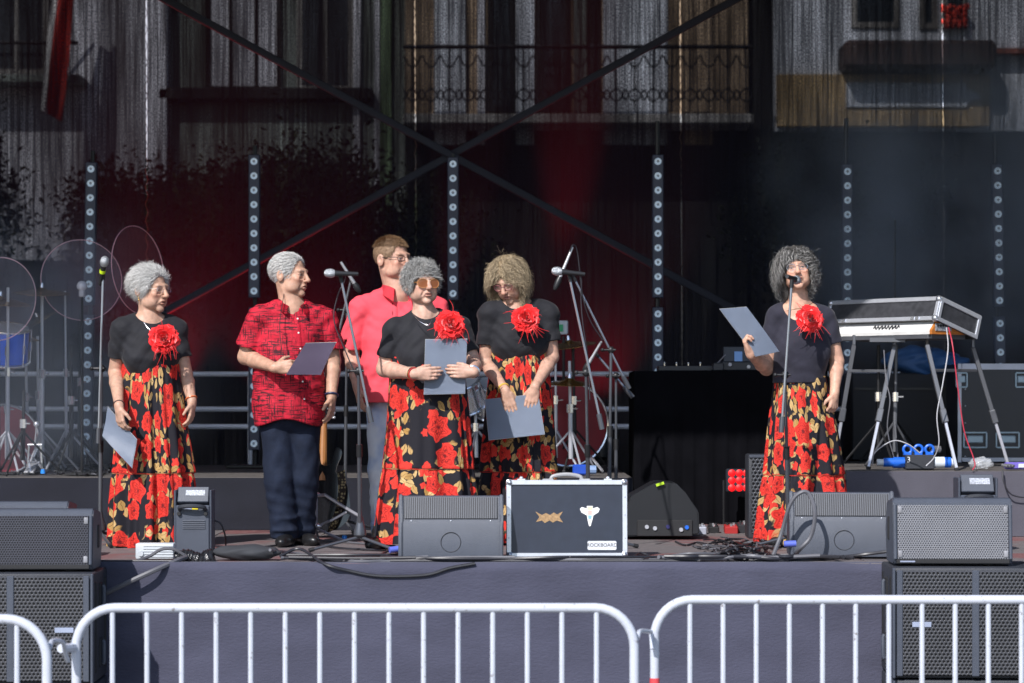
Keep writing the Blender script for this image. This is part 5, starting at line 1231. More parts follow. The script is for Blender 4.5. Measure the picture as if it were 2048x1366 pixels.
# keyboard
zt = at(0, 668, 16.15).z; K0 = Vector((C0.x, C0.y, zt)) + u * 0.02 - v * 0.012; o = thing('keyboard', 'white stage keyboard with orange wooden ends under the case lid', 'keyboard', K0); M = frame(K0, u, v, up); L2, W2 = 0.95, 0.36
WHITEP = mat('white_keyboard_shell', (0.68, 0.67, 0.65), rough=0.35); ORW = mat('orange_wood', (0.50, 0.17, 0.035), rough=0.4, var=0.25, scale=18, stretch=(1, 1, 5))
prof = [(0, 0), (0.0, 0.02), (0.05, 0.085), (0.10, 0.095), (0.30, 0.06), (W2, 0.045), (W2, 0)]
b = MB(); b.prism(prof, frame(M @ Vector((0.022, 0, 0)), v, up, u), L2 - 0.044); b.build('shell', WHITEP, o)
for a in (0, L2 - 0.02):
    b = MB(); b.prism([(x - 0.004 if x < 0.01 else x + 0.004, z + (0.006 if z > 0 else 0)) for x, z in prof], frame(M @ Vector((a, 0, 0)), v, up, u), 0.02); b.build('wooden_end', ORW, o)
b = MB(); b.fbox(M, (-0.002, 0.10, 0.045), (0.006, 0.15, 0.05), bev=0.002); b.build('socket_plate', mat('socket_plate_print', (0.30, 0.31, 0.33), rough=0.4, var=0.7, scale=70), o)
for k in range(5):
    b = MB(); b.lathe([(0, 0.008), (0.007, 0.008), (0.008, 0), (0, 0)], axis_frame(M @ Vector((-0.005, 0.045 + 0.025 * k, 0.055)), -u), 8); b.build('jack_socket', RUBBER, o)
b = MB(); rr = random.Random(5); pts = []
for k in range(26): pts.append(M @ Vector((0.30 + 0.009 * k, 0.012 + 0.0 + 0.022 * (0.5 + 0.5 * math.sin(k * 1.9)) * 0.8, 0.036 + 0.030 * (0.5 + 0.5 * math.sin(k * 1.9)))) + (-v * 0.004))
b.tube(pts, 0.0035, 5); b.build('script_logo', mat('dark_print', (0.02, 0.022, 0.03)), o)
nw = M @ Vector((0, W2 * 0.5, 0.03))
# stand
o = thing('keyboard_stand', 'grey square-tube keyboard stand with splayed legs on the right platform', 'keyboard stand', (at(1830, 0, 16.5).x, 1.5, RZ2 + 0.004)); SQ = mat('grey_square_tube', (0.13, 0.135, 0.15), rough=0.4, metal=0.4)
def bar(nm, a, b_, s=0.026, m=SQ, parent=o):
    a, b_ = Vector(a), Vector(b_); d = (b_ - a); M_ = axis_frame((a + b_) / 2, d); q = MB(); q.fbox(M_, (0, 0, 0), (s, s, d.length), bev=0.003); return q.build(nm, m, parent)
ztop = zt - 0.012
pA, pB, pC, pD_ = [Vector((q.x, q.y, ztop)) for q in (M @ Vector((0.04, 0.02, 0)), M @ Vector((L2 - 0.04, 0.02, 0)), M @ Vector((0.04, W2 - 0.02, 0)), M @ Vector((L2 - 0.04, W2 - 0.02, 0)))]
bar('top_rail', pA, pB, 0.034); bar('top_rail', pC, pD_, 0.034); bar('cross_rail', pA, pC, 0.03); bar('cross_rail', pB, pD_, 0.03)
def leg(top, px, dD):
    bot = at(px, 0, dD); bot.z = RZ2 + 0.016; knee = top.lerp(bot, 0.58); bar('leg', top, knee + (bot - top).normalized() * 0.03, 0.028)
    l2 = bar('lower_leg', knee, bot, 0.020, CHROMED); k = MB(); d = (bot - top); k.fbox(axis_frame(knee, d), (0, 0, 0), (0.040, 0.040, 0.09), bev=0.005); k.build('knuckle', SQ, o)
    f = MB(); f.box(bot - Vector((0, 0, 0.006)), (0.03, 0.03, 0.016), bev=0.004); f.build('foot', RUBBER, o)
a1, a2 = pA.lerp(pB, 0.15), pA.lerp(pB, 0.9); c1, c2 = pC.lerp(pD_, 0.12), pC.lerp(pD_, 0.88)
leg(at(1854, 690, 16.25), 1913, 16.05); leg(at(1789, 690, 16.5), 1737, 16.30); leg(at(1946, 695, 16.5), 2017, 16.60); leg(at(1708, 690, 16.75), 1668, 16.85)
bar('brace', at(1699, 742, 16.7), at(1774, 742, 16.5), 0.02); bar('brace', at(1868, 741, 16.2), at(1952, 741, 16.5), 0.02); bar('hanger', at(1740, 680, 16.5), at(1812, 680, 16.4), 0.030)
for x, y in ((1854, 690), (1789, 690), (1946, 695), (1708, 690)): bar('hanger', at(x, y, 16.45), at(x, 670, 16.45), 0.02)
# poles of a small boom stand under it
tripod('dark microphone stand behind the keyboard legs', at(1757, 690, 16.9), 1757, 16.9, RZ2, m=STEEL, cat='stand', r0=0.012, spread=0.24, tilt=2.9)
tripod('grey pole stand under the middle of the keyboard', at(1793, 690, 16.8), 1789, 16.8, RZ2, m=SQ, cat='stand', r0=0.011, spread=0.2, tilt=0.5)
tripod('thin pole behind the keyboard lid', at(1790, 440, 18.2), 1790, 18.2, RZ2, m=STEEL, cat='stand', r0=0.008, tilt=0.5)

# road case
Dr = 18.0; x0, x1 = at(1915, 0, Dr).x, at(2125, 0, Dr).x; z1 = at(0, 727, Dr).z; zb = RZ2 + 0.004
o = thing('road_case', 'tall black road case with pale butterfly latches at far right', 'road case', ((x0 + x1) / 2, Dr - 15, zb)); w, h = x1 - x0, z1 - zb
b = MB(); b.box(((x0 + x1) / 2, Dr - 14.7, zb + h / 2), (w - 0.01, 0.6, h - 0.01)); b.build('panel', mat('navy_black_laminate', (0.014, 0.016, 0.026), rough=0.4, var=0.15), o)
PALEE = mat('pale_grey_edge', (0.42, 0.44, 0.52), rough=0.4, metal=0.4)
for c, s in ((((x0 + x1) / 2, Dr - 15.003, z1 - 0.022), (w - 0.06, 0.012, 0.044)), (((x0 + x1) / 2, Dr - 15.003, zb + 0.02), (w - 0.06, 0.012, 0.03)), ((x0 + 0.014, Dr - 15.003, zb + h / 2), (0.028, 0.012, h)), ((x1 - 0.014, Dr - 15.003, zb + h / 2), (0.028, 0.012, h))):
    b = MB(); b.box(c, s, bev=0.002); b.build('edge_profile', PALEE, o)
LAT = mat('pale_blue_latch', (0.32, 0.42, 0.50), rough=0.4, metal=0.3)
for px, py, ww, hh in ((1923, 760, 0.075, 0.10), (2042, 760, 0.075, 0.10), (1950, 880, 0.16, 0.105), (2015, 880, 0.16, 0.105)):
    p_ = at(px, py, Dr); b = MB(); t_ = 0.012
    for c, s in (((0, 0, hh / 2), (ww, 0.014, t_)), ((0, 0, -hh / 2), (ww, 0.014, t_)), ((-ww / 2, 0, 0), (t_, 0.014, hh)), ((ww / 2, 0, 0), (t_, 0.014, hh))): b.box(p_ + Vector(c) + Vector((0, -0.006, 0)), s, bev=0.002)
    lt = b.build('latch_frame', LAT, o); b = MB(); b.box(p_ + Vector((0, -0.004, 0.005)), (ww * 0.72, 0.014, hh * 0.5), bev=0.006); b.build('latch_flap', LAT, lt)
for k in range(6):
    b = MB(); b.ball((x0 + 0.055, Dr - 15.004, zb + h * (0.06 + 0.17 * k)), 0.006, n=6); b.build('rivet', CHROMED, o)
# blue cloth heap behind
Fd = Field(np.array(at(1775, 760, 18.6)) - 0.2, np.array(at(1960, 690, 18.6)) + 0.2, 0.012)
for px, py, r_ in ((1800, 722, 0.10), (1830, 715, 0.12), (1870, 722, 0.12), (1905, 728, 0.10), (1850, 728, 0.14)): Fd.op(ell_fn(at(px, py, 18.6), (r_ * 1.3, r_, r_ * 0.7)), 0.05)
Fd.wrinkle(lambda x, y, z: 0.012 * np.sin(x * 31 + 4 * np.sin(z * 23)) * np.sin(z * 37 + x * 9)); V, F = Fd.mesh()
oc = tag(np_mesh('blue_cloth', V, F, mat('blue_tarpaulin', (0.02, 0.08, 0.22), rough=0.6, var=0.2), org=at(1850, 740, 18.6)), 'crumpled blue cloth on a box behind the keyboard stand', 'cloth')
o = thing('equipment_trunk', 'black trunk carrying the crumpled blue cloth behind the keyboard', 'trunk', (at(1830, 0, 18.7).x, 3.7, RZ2 + 0.004)); xa, xb = at(1700, 0, 18.6).x, at(1912, 0, 18.6).x; zt_ = at(0, 745, 18.6).z
b = MB(); b.box(((xa + xb) / 2, 3.75, (RZ2 + zt_) / 2), (xb - xa, 0.5, zt_ - RZ2 - 0.01), bev=0.01); b.build('body', mat('matte_trunk', (0.010, 0.011, 0.016), rough=0.7), o)
b = MB(); b.box(((xa + xb) / 2, 3.496, zt_ - 0.12), (xb - xa - 0.04, 0.012, 0.02)); b.build('lid_seam', STEEL, o)
# power distributor with blue plugs
Dp = 16.12; zf = RZ2 + 0.004; o = thing('power_distributor', 'black power distributor with blue industrial plugs on the platform edge', 'power distributor', (at(1830, 0, Dp).x, Dp - 15, zf)); BLP = mat('blue_cee_plastic', (0.015, 0.13, 0.62), rough=0.35); WHP = mat('white_cee_plastic', (0.62, 0.66, 0.70), rough=0.4)
X = lambda px: at(px, 0, Dp).x
b = MB(); b.box(((X(1812) + X(1870)) / 2, Dp - 14.92, zf + 0.048), (X(1870) - X(1812), 0.13, 0.092), bev=0.006); b.build('box', mat('black_distributor_rubber', (0.03, 0.032, 0.04), rough=0.55), o)
link_mesh('numeral', text_mesh('3', 0.05, frame((X(1818), Dp - 14.989, zf + 0.062), (1, 0, 0), (0, 0, 1), (0, -1, 0)) , 0.001), mat('white_print', (0.7, 0.7, 0.7)), o).location = -Vector(o.location)
for xa_, xb_, r_, m_ in ((1790, 1812, 0.034, BLP), (1770, 1790, 0.028, BLP), (1757, 1770, 0.022, WHP), (1868, 1892, 0.036, WHP), (1880, 1905, 0.034, BLP), (1905, 1916, 0.026, WHP)):
    b = MB(); b.tube([(X(xa_), Dp - 14.93, zf + 0.045), (X(xb_), Dp - 14.93, zf + 0.045)], r_, 14); b.build('plug', m_, o)
for px in (1818, 1840, 1862):
    b = MB(); b.torus(frame((X(px), Dp - 14.94, zf + 0.128), (1, 0, 0), (0, 0, 1), (0, 1, 0)), 0.026, 0.009, 18, 8); b.box((X(px), Dp - 14.93, zf + 0.10), (0.05, 0.05, 0.02), bev=0.004); b.build('socket_lid', BLP, o)
b = MB(); b.tube([(X(1866), Dp - 14.92, zf + 0.13), (X(1885), Dp - 14.9, zf + 0.128)], 0.022, 10); b.build('grey_plug', mat('grey_plug_rubber', (0.12, 0.12, 0.13), rough=0.6), o)
# crumpled plastic bag
PB = mat('clear_plastic_bag', (0.75, 0.77, 0.80), rough=0.12, var=0.1, bump=1.0, bscale=30); PB.node_tree.nodes['Principled BSDF'].inputs['Alpha'].default_value = 0.35
cb = at(1962, 922, 16.2); cb.z = RZ2 + 0.045; Fd = Field(np.array(cb) - 0.15, np.array(cb) + 0.15, 0.008); Fd.op(ell_fn(cb, (0.080, 0.055, 0.038)), 0.02); Fd.wrinkle(lambda x, y, z: 0.007 * np.sin(x * 90 + 4 * np.sin(z * 110)) * np.sin(z * 120 + y * 60)); V, F = Fd.mesh()
tag(np_mesh('plastic_bag', V, F, PB, org=Vector((cb.x, cb.y, RZ2 + 0.004))), 'crumpled clear plastic bag on the right platform edge', 'plastic bag')
o = thing('power_strip', 'violet and white power strip at the far right platform edge', 'power strip', (X(2045), Dp - 15, zf)); b = MB(); b.box((X(2052), Dp - 14.93, zf + 0.024), (X(2090) - X(2014), 0.07, 0.044), bev=0.008); b.build('body', mat('violet_plastic', (0.16, 0.12, 0.48), rough=0.4), o)
for k in range(3):
    b = MB(); b.tube([(X(2006 + 6 * k), Dp - 14.97, zf + 0.03), (X(2016 + 6 * k), Dp - 15.0, zf + 0.022)], 0.010, 8); b.build('plug', mat('grey_plug_rubber'), o)
b = MB(); b.box((X(2046), Dp - 14.967, zf + 0.024), (0.045, 0.006, 0.026), bev=0.003); b.build('white_panel', WHP, o)

# ------------------------------------------------------------------ combo amp, rear wedge, pedals between
Da = 15.75; x0 = at(1497, 0, Da).x; z1 = at(0, 909, Da).z; o = thing('guitar_amplifier', 'black combo amplifier with perforated front behind the singer', 'amplifier', (x0 + 0.2, Da - 15, FLOOR + 0.004)); h = z1 - FLOOR - 0.004
b = MB(); b.box((x0 + 0.22, Da - 14.87, FLOOR + 0.004 + h / 2), (0.44, 0.24, h), bev=0.012, seg=2); b.build('cabinet', CAB, o)
b = MB(); b.box((x0 + 0.22, Da - 14.992, FLOOR + 0.010 + h / 2), (0.40, 0.014, h - 0.05), bev=0.004); b.build('grille', G_COMBO, o)
b = MB(); b.box((x0 + 0.22, Da - 14.994, z1 - 0.012), (0.43, 0.016, 0.02), bev=0.004); b.build('top_trim', CAB2, o)
Dw = 15.6; cx = at(1330, 0, Dw).x; o = thing('stage_monitor', 'black floor monitor seen from its socket side behind the flight case', 'monitor', (cx, Dw - 15, FLOOR + 0.004)); k = Dw / FPX
prof = [((x - 1330) * k, (1070 - y) * k) for x, y in ((1252, 1066), (1252, 1010), (1262, 985), (1312, 957), (1352, 958), (1372, 978), (1398, 1015), (1400, 1062))]
b = MB(); b.prism(prof, frame((cx, Dw - 14.55, FLOOR + 0.010), (1, 0, 0), (0, 0, 1), (0, -1, 0)), 0.42); bmesh.ops.bevel(b.bm, geom=b.bm.edges[:], offset=0.008, segments=2, affect='EDGES'); b.build('cabinet', mat('matte_black_plastic', (0.007, 0.008, 0.011), rough=0.5), o)
b = MB(); b.box((cx + 0.0, Dw - 14.975, FLOOR + 0.075), (0.34, 0.012, 0.10), bev=0.004); sp_ = b.build('socket_panel', RUBBER, o)
for dx, m_ in ((-0.11, CHROMED), (-0.06, CHROMED), (0.02, mat('blue_display', (0.03, 0.03, 0.12), rough=0.2)), (0.10, CHROMED), (0.135, mat('blue_cee_plastic'))):
    b = MB(); b.lathe([(0, 0.010), (0.012, 0.010), (0.014, 0), (0, 0)], axis_frame(Vector((cx + dx, Dw - 14.98, FLOOR + 0.075 + 0.01 * math.sin(dx * 50))), (0, -1, 0)), 12); b.build('socket', m_, sp_)
b = MB(); b.box((cx - 0.03, Dw - 14.99, at(0, 967, Dw).z - 0.004), (0.05, 0.01, 0.016), rot=(0, -0.3, 0)); b.build('green_tape', mat('green_tape', (0.45, 0.70, 0.02), rough=0.5), o)
def pedal(label, px, py, col, w=0.075, h=0.05, knobs=2):
    p_ = on_floor(px, py, FLOOR + 0.004); o = thing('effects_pedal', label, 'effects pedal', p_, 'effects pedals on the stage floor'); b = MB(); b.box(p_ + Vector((0, 0.05, h / 2)), (w, 0.11, h), rot=(R(6), 0, 0), bev=0.006); b.build('case', mat('pedal_%d_%d' % (px, py), col, rough=0.4), o)
    for i in range(knobs):
        b = MB(); q = p_ + Vector((-w * 0.25 + w * 0.5 * i / max(1, knobs - 1), 0.07, h)); b.tube([q, q + Vector((0, 0, 0.016))], 0.008, 8); b.build('knob', CHROME if i % 2 else RUBBER, o)
    b = MB(); b.tube([p_ + Vector((0, 0.015, h - 0.006)), p_ + Vector((0, 0.015, h + 0.012))], 0.009, 8); b.build('foot_switch', CHROME, o)
pedal('white effects pedal on the floor beside the rear monitor', 1400, 1068, (0.40, 0.42, 0.50), 0.085); pedal('red effects pedal on the floor left of the singer', 1463, 1067, (0.40, 0.03, 0.03), 0.085)
pedal('black effects pedal between the white and the red pedal', 1428, 1066, (0.02, 0.02, 0.022), 0.07, 0.045, 3); pedal('black effects pedal right beside the singer', 1490, 1066, (0.03, 0.03, 0.035), 0.09, 0.06, 3)

# ================================================================== cables
def cable(label, pts, r=0.006, m=CABLE, n=8, cat='cable', group=None):
    b = MB(); P = spline(pts, n); b.tube(P, r, 7); o = b.build('cable', m); return tag(o, label, cat, group)
def F_(px, py, dz=0.012):
    D = max((CAMZ - FLOOR - dz) * FPX / (py - HZN), 13.44); q = at(px, py, D); q.z = FLOOR + dz; return q
S_ = lambda px, py, off=0.03: at(px, py, 15 + Y0 - off)        # hanging in front of the skirt
cable('thick cable running from the taped joint down across the stage skirt to the left stack', [at(212, 1186, 13.30), at(260, 1163, 13.28), at(310, 1140, 13.30), at(352, 1122, 13.40), at(372, 1114, 13.50)], 0.0135, CABLEG)
cable('cable arching over the white power box', [F_(275, 1126), at(300, 1112, 13.50), at(322, 1099, 13.50), at(345, 1098, 13.50), at(368, 1110, 13.52)], 0.009, CABLEG)
cable('thin cable along the stage edge left of the white power box', [F_(185, 1124), F_(230, 1126), F_(280, 1122), F_(352, 1122)], 0.006)
cable('cable sagging over the stage skirt left of the centre monitor', [at(560, 1112, 13.50), at(600, 1098, 13.55), S_(650, 1128), S_(700, 1142), S_(760, 1152), S_(850, 1150), S_(900, 1136), S_(950, 1127)], 0.0085)
cable('cable from the sandbag along the edge to the centre monitor', [at(540, 1100, 13.52), F_(600, 1108, 0.02), F_(700, 1122), F_(770, 1128), F_(800, 1124), F_(850, 1127)], 0.0085, CABLEG)
cable('twisted cable lying along the stage edge before the flight case', [F_(780, 1127), F_(880, 1124), F_(950, 1127), F_(1030, 1124), F_(1120, 1127), F_(1200, 1124), F_(1290, 1127), F_(1400, 1124)], 0.0095)
cable('second cable twisted along the stage edge before the flight case', [F_(790, 1122), F_(880, 1128, 0.02), F_(955, 1122), F_(1035, 1128, 0.02), F_(1125, 1122), F_(1205, 1128, 0.02), F_(1290, 1122), F_(1390, 1127)], 0.008)
cable('cable running right along the edge to the right monitor', [F_(1380, 1124), F_(1470, 1120), F_(1560, 1127), F_(1650, 1118), F_(1720, 1110, 0.03), at(1775, 1103, 13.6)], 0.0095)
cable('thick looped cable over the right floor monitor', [F_(1545, 1115, 0.02), at(1562, 1070, 13.66), at(1580, 1010, 13.62), at(1600, 986, 13.60), at(1618, 988, 13.60), at(1630, 1025, 13.58), at(1622, 1072, 13.60), at(1600, 1098, 13.62), F_(1588, 1112, 0.015)], 0.0115, CABLEG)
rr = random.Random(9)
for k in range(30):
    x = rr.uniform(1400, 1560); y = rr.uniform(1078, 1116); pts = []
    a = rr.uniform(-0.6, 0.6); L = rr.uniform(40, 110)
    for i in range(6):
        t_ = i / 5 - 0.5; px = x + L * t_ * math.cos(a) + rr.uniform(-9, 9); py = min(1122, max(1074, y + L * 0.30 * t_ * math.sin(a) + rr.uniform(-5, 5)))
        pts.append(F_(px, py, 0.010 + 0.085 * math.exp(-((px - 1485) / 50) ** 2) * rr.random()))
    cable('black cable in the tangle on the floor left of the right monitor', pts, rr.choice((0.0045, 0.006, 0.0075)), CABLE if k % 4 else CABLEG, 5, group='tangled cables by the singer')
for k in range(16):
    y0_ = rr.uniform(1112, 1121); pts = [F_(560 + i * 150 + rr.uniform(-30, 30), min(1121, y0_ + rr.uniform(-5, 5)), 0.010 + 0.025 * rr.random()) for i in range(rr.randint(3, 6))] if k < 9 else [F_(1330 + i * 75 + rr.uniform(-20, 20), min(1121, y0_ + rr.uniform(-6, 4)), 0.010 + 0.03 * rr.random()) for i in range(rr.randint(4, 7))]
    cable('black cable lying along the stage edge', pts, rr.choice((0.006, 0.0085, 0.0105)), CABLE if k % 3 else CABLEG, 6, group='cables along the stage edge')
cable('cable coil on the stage edge right of the flight case', [F_(1262, 1116), F_(1280, 1106, 0.03), F_(1300, 1114), F_(1285, 1120, 0.02), F_(1310, 1118), F_(1335, 1112, 0.02), F_(1338, 1120)], 0.007)
cable('cable crossing the floor before the patterned shirt man', [F_(430, 1092), F_(500, 1096), F_(610, 1086), F_(680, 1096), F_(760, 1100), F_(800, 1104)], 0.006)
cable('pale cable on the floor right of the patterned shirt man', [F_(608, 1068), F_(640, 1080), F_(690, 1084), F_(760, 1090), F_(790, 1092)], 0.006, CABLEG)
cable('cable end with plug behind the spark machine', [at(422, 1040, 14.2), at(440, 1046, 14.2), at(450, 1070, 14.25), F_(452, 1098)], 0.005)
cable('blue-tipped loudspeaker cable at the centre monitor', [F_(740, 1118), F_(760, 1110), F_(780, 1100, 0.03), at(797, 1096, 13.75)], 0.007)
b = MB(); b.tube([at(779, 1100, 13.72), at(800, 1097, 13.74)], 0.017, 12); tag(b.build('speaker_plug', mat('violet_blue_plug', (0.10, 0.14, 0.55), rough=0.35)), 'violet-blue plug in the side of the centre floor monitor', 'plug')
b = MB(); b.tube([at(1568, 1088, 13.66), at(1592, 1087, 13.66)], 0.017, 12); tag(b.build('speaker_plug', mat('violet_blue_plug')), 'violet-blue plug at the side of the right floor monitor', 'plug')
cable('thin red cable hanging from the keyboard to the platform', [at(1897, 655, 16.1), at(1905, 690, 16.0), at(1915, 770, 15.98), at(1928, 860, 15.98), at(1945, 910, 15.98), at(1950, 930, 15.97), at(1945, 940, 15.97)], 0.004, mat('red_cable', (0.45, 0.03, 0.06), rough=0.5))
cable('white cable hanging from the keyboard between the legs', [at(1893, 655, 16.1), at(1896, 700, 16.05), at(1885, 770, 16.0), at(1874, 830, 16.0), at(1878, 885, 16.0), at(1868, 915, 16.05), at(1852, 932, 16.05)], 0.004, mat('pale_cable', (0.42, 0.42, 0.45), rough=0.5))
cable('pale cable looping over the blue plugs', [at(1745, 930, 16.05), at(1750, 905, 16.0), at(1785, 882, 16.0), at(1815, 888, 16.0), at(1840, 906, 16.02)], 0.004, mat('pale_cable'))
cable('grey cable dangling under the keyboard', [at(1768, 700, 16.4), at(1772, 760, 16.35), at(1780, 800, 16.3), at(1775, 860, 16.3), at(1792, 930, 16.3)], 0.004, CABLEG)
cable('cable hanging over the right platform edge', [at(2005, 940, 15.95), at(2008, 965, 15.93), at(2025, 990, 15.93), at(2070, 997, 15.93)], 0.005)
cable('cable of the left centre microphone falling along its boom', [at(690, 545, 14.3), at(690, 560, 14.35), at(676, 590, 14.36), at(668, 640, 14.36), at(690, 700, 14.34), at(716, 760, 14.31)], 0.0035)
cable('cable of the centre microphone falling to the right', [at(1158, 548, 14.42), at(1163, 560, 14.44), at(1162, 600, 14.46), at(1166, 650, 14.46), at(1176, 720, 14.46), at(1180, 800, 14.46)], 0.0035)
cable('cable of the overhead microphone arching at the top', [at(1140, 503, 16.3), at(1146, 490, 16.3), at(1155, 505, 16.32), at(1165, 590, 16.35), at(1180, 640, 16.38), at(1205, 680, 16.4)], 0.004)
R_ = lambda px, py: (lambda q: Vector((q.x, q.y, RZ1 + 0.014)))(on_floor(px, py, RZ1 + 0.014))
for k, (x0_, x1_) in enumerate(((-20, 120), (30, 190), (90, 260), (150, 210))):
    cable(('cable on the drum platform by the red bass drum', 'cable on the drum platform under the tall cymbal stand', 'cable on the drum platform beside the far left woman', 'short cable below the far left light tower')[k], [R_(x0_ + (x1_ - x0_) * i / 5, 942 + rr.uniform(-5, 7)) for i in range(6)], 0.006, CABLE if k % 2 else CABLEG)
D_ = 17.3
o = thing('kick_pedal', 'chrome drum pedal on the platform at the far left', 'drum pedal', (at(62, 0, D_).x, D_ - 15, RZ1 + 0.004)); c = Vector(o.location)
b = MB(); b.box(c + Vector((0, 0.05, 0.012)), (0.09, 0.26, 0.016), bev=0.003); b.build('base_plate', STEEL, o)
b = MB(); b.box(c + Vector((0, 0.02, 0.05)), (0.07, 0.22, 0.012), rot=(R(18), 0, 0), bev=0.004); b.build('footboard', CHROME, o)
for s_ in (-1, 1):
    b = MB(); b.tube([c + Vector((0.05 * s_, 0.14, 0.02)), c + Vector((0.04 * s_, 0.14, 0.20))], 0.008, 8); b.build('post', CHROME, o)
b = MB(); b.tube([c + Vector((-0.05, 0.14, 0.20)), c + Vector((0.05, 0.14, 0.20))], 0.007, 8); b.tube([c + Vector((0, 0.14, 0.20)), c + Vector((0.0, 0.20, 0.33))], 0.005, 6); b.ball(c + Vector((0, 0.205, 0.34)), 0.025, n=10); b.build('beater', CHROME, o)
b = MB(); p_ = R_(86, 947); b.lathe([(0, 0.03), (0.014, 0.028), (0.018, 0), (0, 0)], frame(p_, (1, 0, 0), (0, 1, 0), (0, 0, 1)), 12); tag(b.build('marker_light', mat('bright_blue_plastic', (0.02, 0.25, 0.8), rough=0.3)), 'small bright blue marker light on the drum platform at far left', 'marker light')
b = MB(); p_ = F_(689, 1082, 0.003); b.lathe([(0, 0.035), (0.015, 0.033), (0.02, 0), (0, 0)], frame(p_, (1, 0, 0), (0, 1, 0), (0, 0, 1)), 12); tag(b.build('marker_light', mat('bright_blue_plastic')), 'small bright blue marker light on the floor left of the left centre stand', 'marker light')
SKIN = mat('skin', rough=0.48, attr='Col', var=0.17, scale=38, bump=0.10, bscale=380, sss=0.12, spec=0.35)
HAIR = mat('hair', rough=0.6, attr='Col', var=0.15, scale=90, spec=0.25)
BLACK_KNIT = mat('black_knit_cloth', (0.0125, 0.0125, 0.0165), rough=0.8, var=0.18, scale=14, bump=0.55, bscale=17, spec=0.35, sheen=0.06)

def floral(name, seed):
    g = NG(name, col=(0.012, 0.011, 0.015), rough=0.78, spec=0.25)
    uv = g.vm('ADD', g.coord('UV'), (seed * 1.37, seed * 0.61, 0))
    wob = g.vm('SCALE', g.vm('SUBTRACT', g.noise(uv, 26, 3)[1], (0.5, 0.5, 0.5)), scale=0.030)
    p = g.vm('ADD', uv, wob)
    black = (0.012, 0.011, 0.016)
    def flower(scale, r0, r1, keep, rnd):
        v = g.voro(p, scale, rnd); l = g.vm('SUBTRACT', p, v['Position']); s = g.sep(l); c = g.sep(v['Color'])
        r = g.vm('LENGTH', g.com(s[0], s[1])); an = g.ma('ARCTAN2', s[1], s[0])
        pet = g.ma('SINE', g.ma('MULTIPLY_ADD', an, 5.0, g.ma('MULTIPLY', c[0], 6.28)))
        re = g.ma('MULTIPLY', r, g.ma('MULTIPLY_ADD', pet, 0.13, 1.0))
        lim = g.ma('MULTIPLY_ADD', c[2], r1 - r0, r0)
        m = g.step(g.ma('SUBTRACT', lim, re), -0.002, 0.003)
        m = g.ma('MULTIPLY', m, g.ma('GREATER_THAN', c[1], keep))
        q = g.ma('DIVIDE', re, lim)
        # petal rings and scribbled dark lines inside the bloom
        ring = g.ma('ABSOLUTE', g.ma('SINE', g.ma('ADD', g.ma('MULTIPLY', q, 9.5), g.ma('MULTIPLY', pet, 1.2))))
        return m, q, ring, c[0]
    m1, q1, ring1, k1 = flower(6.2, 0.046, 0.080, 0.19, 0.75)
    m2, q2, ring2, k2 = flower(10.0, 0.020, 0.040, 0.50, 0.9)
    def leaves(scale, L, W, off, thr):
        pp = g.vm('ADD', p, (off, off * 0.7, 0)); v = g.voro(pp, scale, 0.85); l = g.sep(g.vm('SUBTRACT', pp, v['Position'])); c = g.sep(v['Color'])
        a = g.ma('MULTIPLY', c[0], 6.28); ca, sa = g.ma('COSINE', a), g.ma('SINE', a)
        x = g.ma('ADD', g.ma('MULTIPLY', l[0], ca), g.ma('MULTIPLY', l[1], sa)); y = g.ma('SUBTRACT', g.ma('MULTIPLY', l[1], ca), g.ma('MULTIPLY', l[0], sa))
        xn = g.ma('DIVIDE', x, L); w = g.ma('MULTIPLY', g.ma('SUBTRACT', 1.0, g.ma('MULTIPLY', xn, xn)), W)
        m = g.step(g.ma('SUBTRACT', w, g.ma('ABSOLUTE', y)), 0, 0.002)
        vein = g.step(g.ma('ABSOLUTE', y), 0.0006, 0.0018)
        zone = g.step(g.noise(pp, 3.4, 2)[0], thr, thr + 0.03)
        return g.ma('MULTIPLY', m, zone), vein, c[1]
    l1, v1, c1 = leaves(15, 0.038, 0.020, 0.0, 0.475)
    l2, v2, c2 = leaves(16, 0.034, 0.019, 3.3, 0.555)
    gold = lambda c, v: g.mix(v, (0.16, 0.08, 0.025), g.mix(c, (0.36, 0.20, 0.055), (0.56, 0.38, 0.17)))
    scr = g.step(g.ma('ABSOLUTE', g.ma('SUBTRACT', g.noise(p, 55, 2)[0], 0.5)), 0.012, 0.03)
    scr2 = g.ma('MAXIMUM', scr, g.step(q1, 0.55, 0.75))
    red1 = g.mix(g.ma('MULTIPLY', ring1, 0.8), (0.42, 0.016, 0.012), (0.74, 0.045, 0.030))
    red1 = g.mix(g.step(q1, 0.10, 0.24), (0.16, 0.01, 0.012), red1)
    red1 = g.mix(scr2, (0.10, 0.008, 0.008), red1)
    red2 = g.mix(ring2, (0.46, 0.02, 0.014), (0.72, 0.050, 0.034))
    col = g.mix(l2, black, gold(c2, v2))
    col = g.mix(m2, col, red2)
    col = g.mix(l1, col, gold(c1, v1))
    col = g.mix(m1, col, red1)
    g.color(col)
    g.bump(g.noise(uv, 300, 2)[0], 0.15, 0.002)
    return g.m

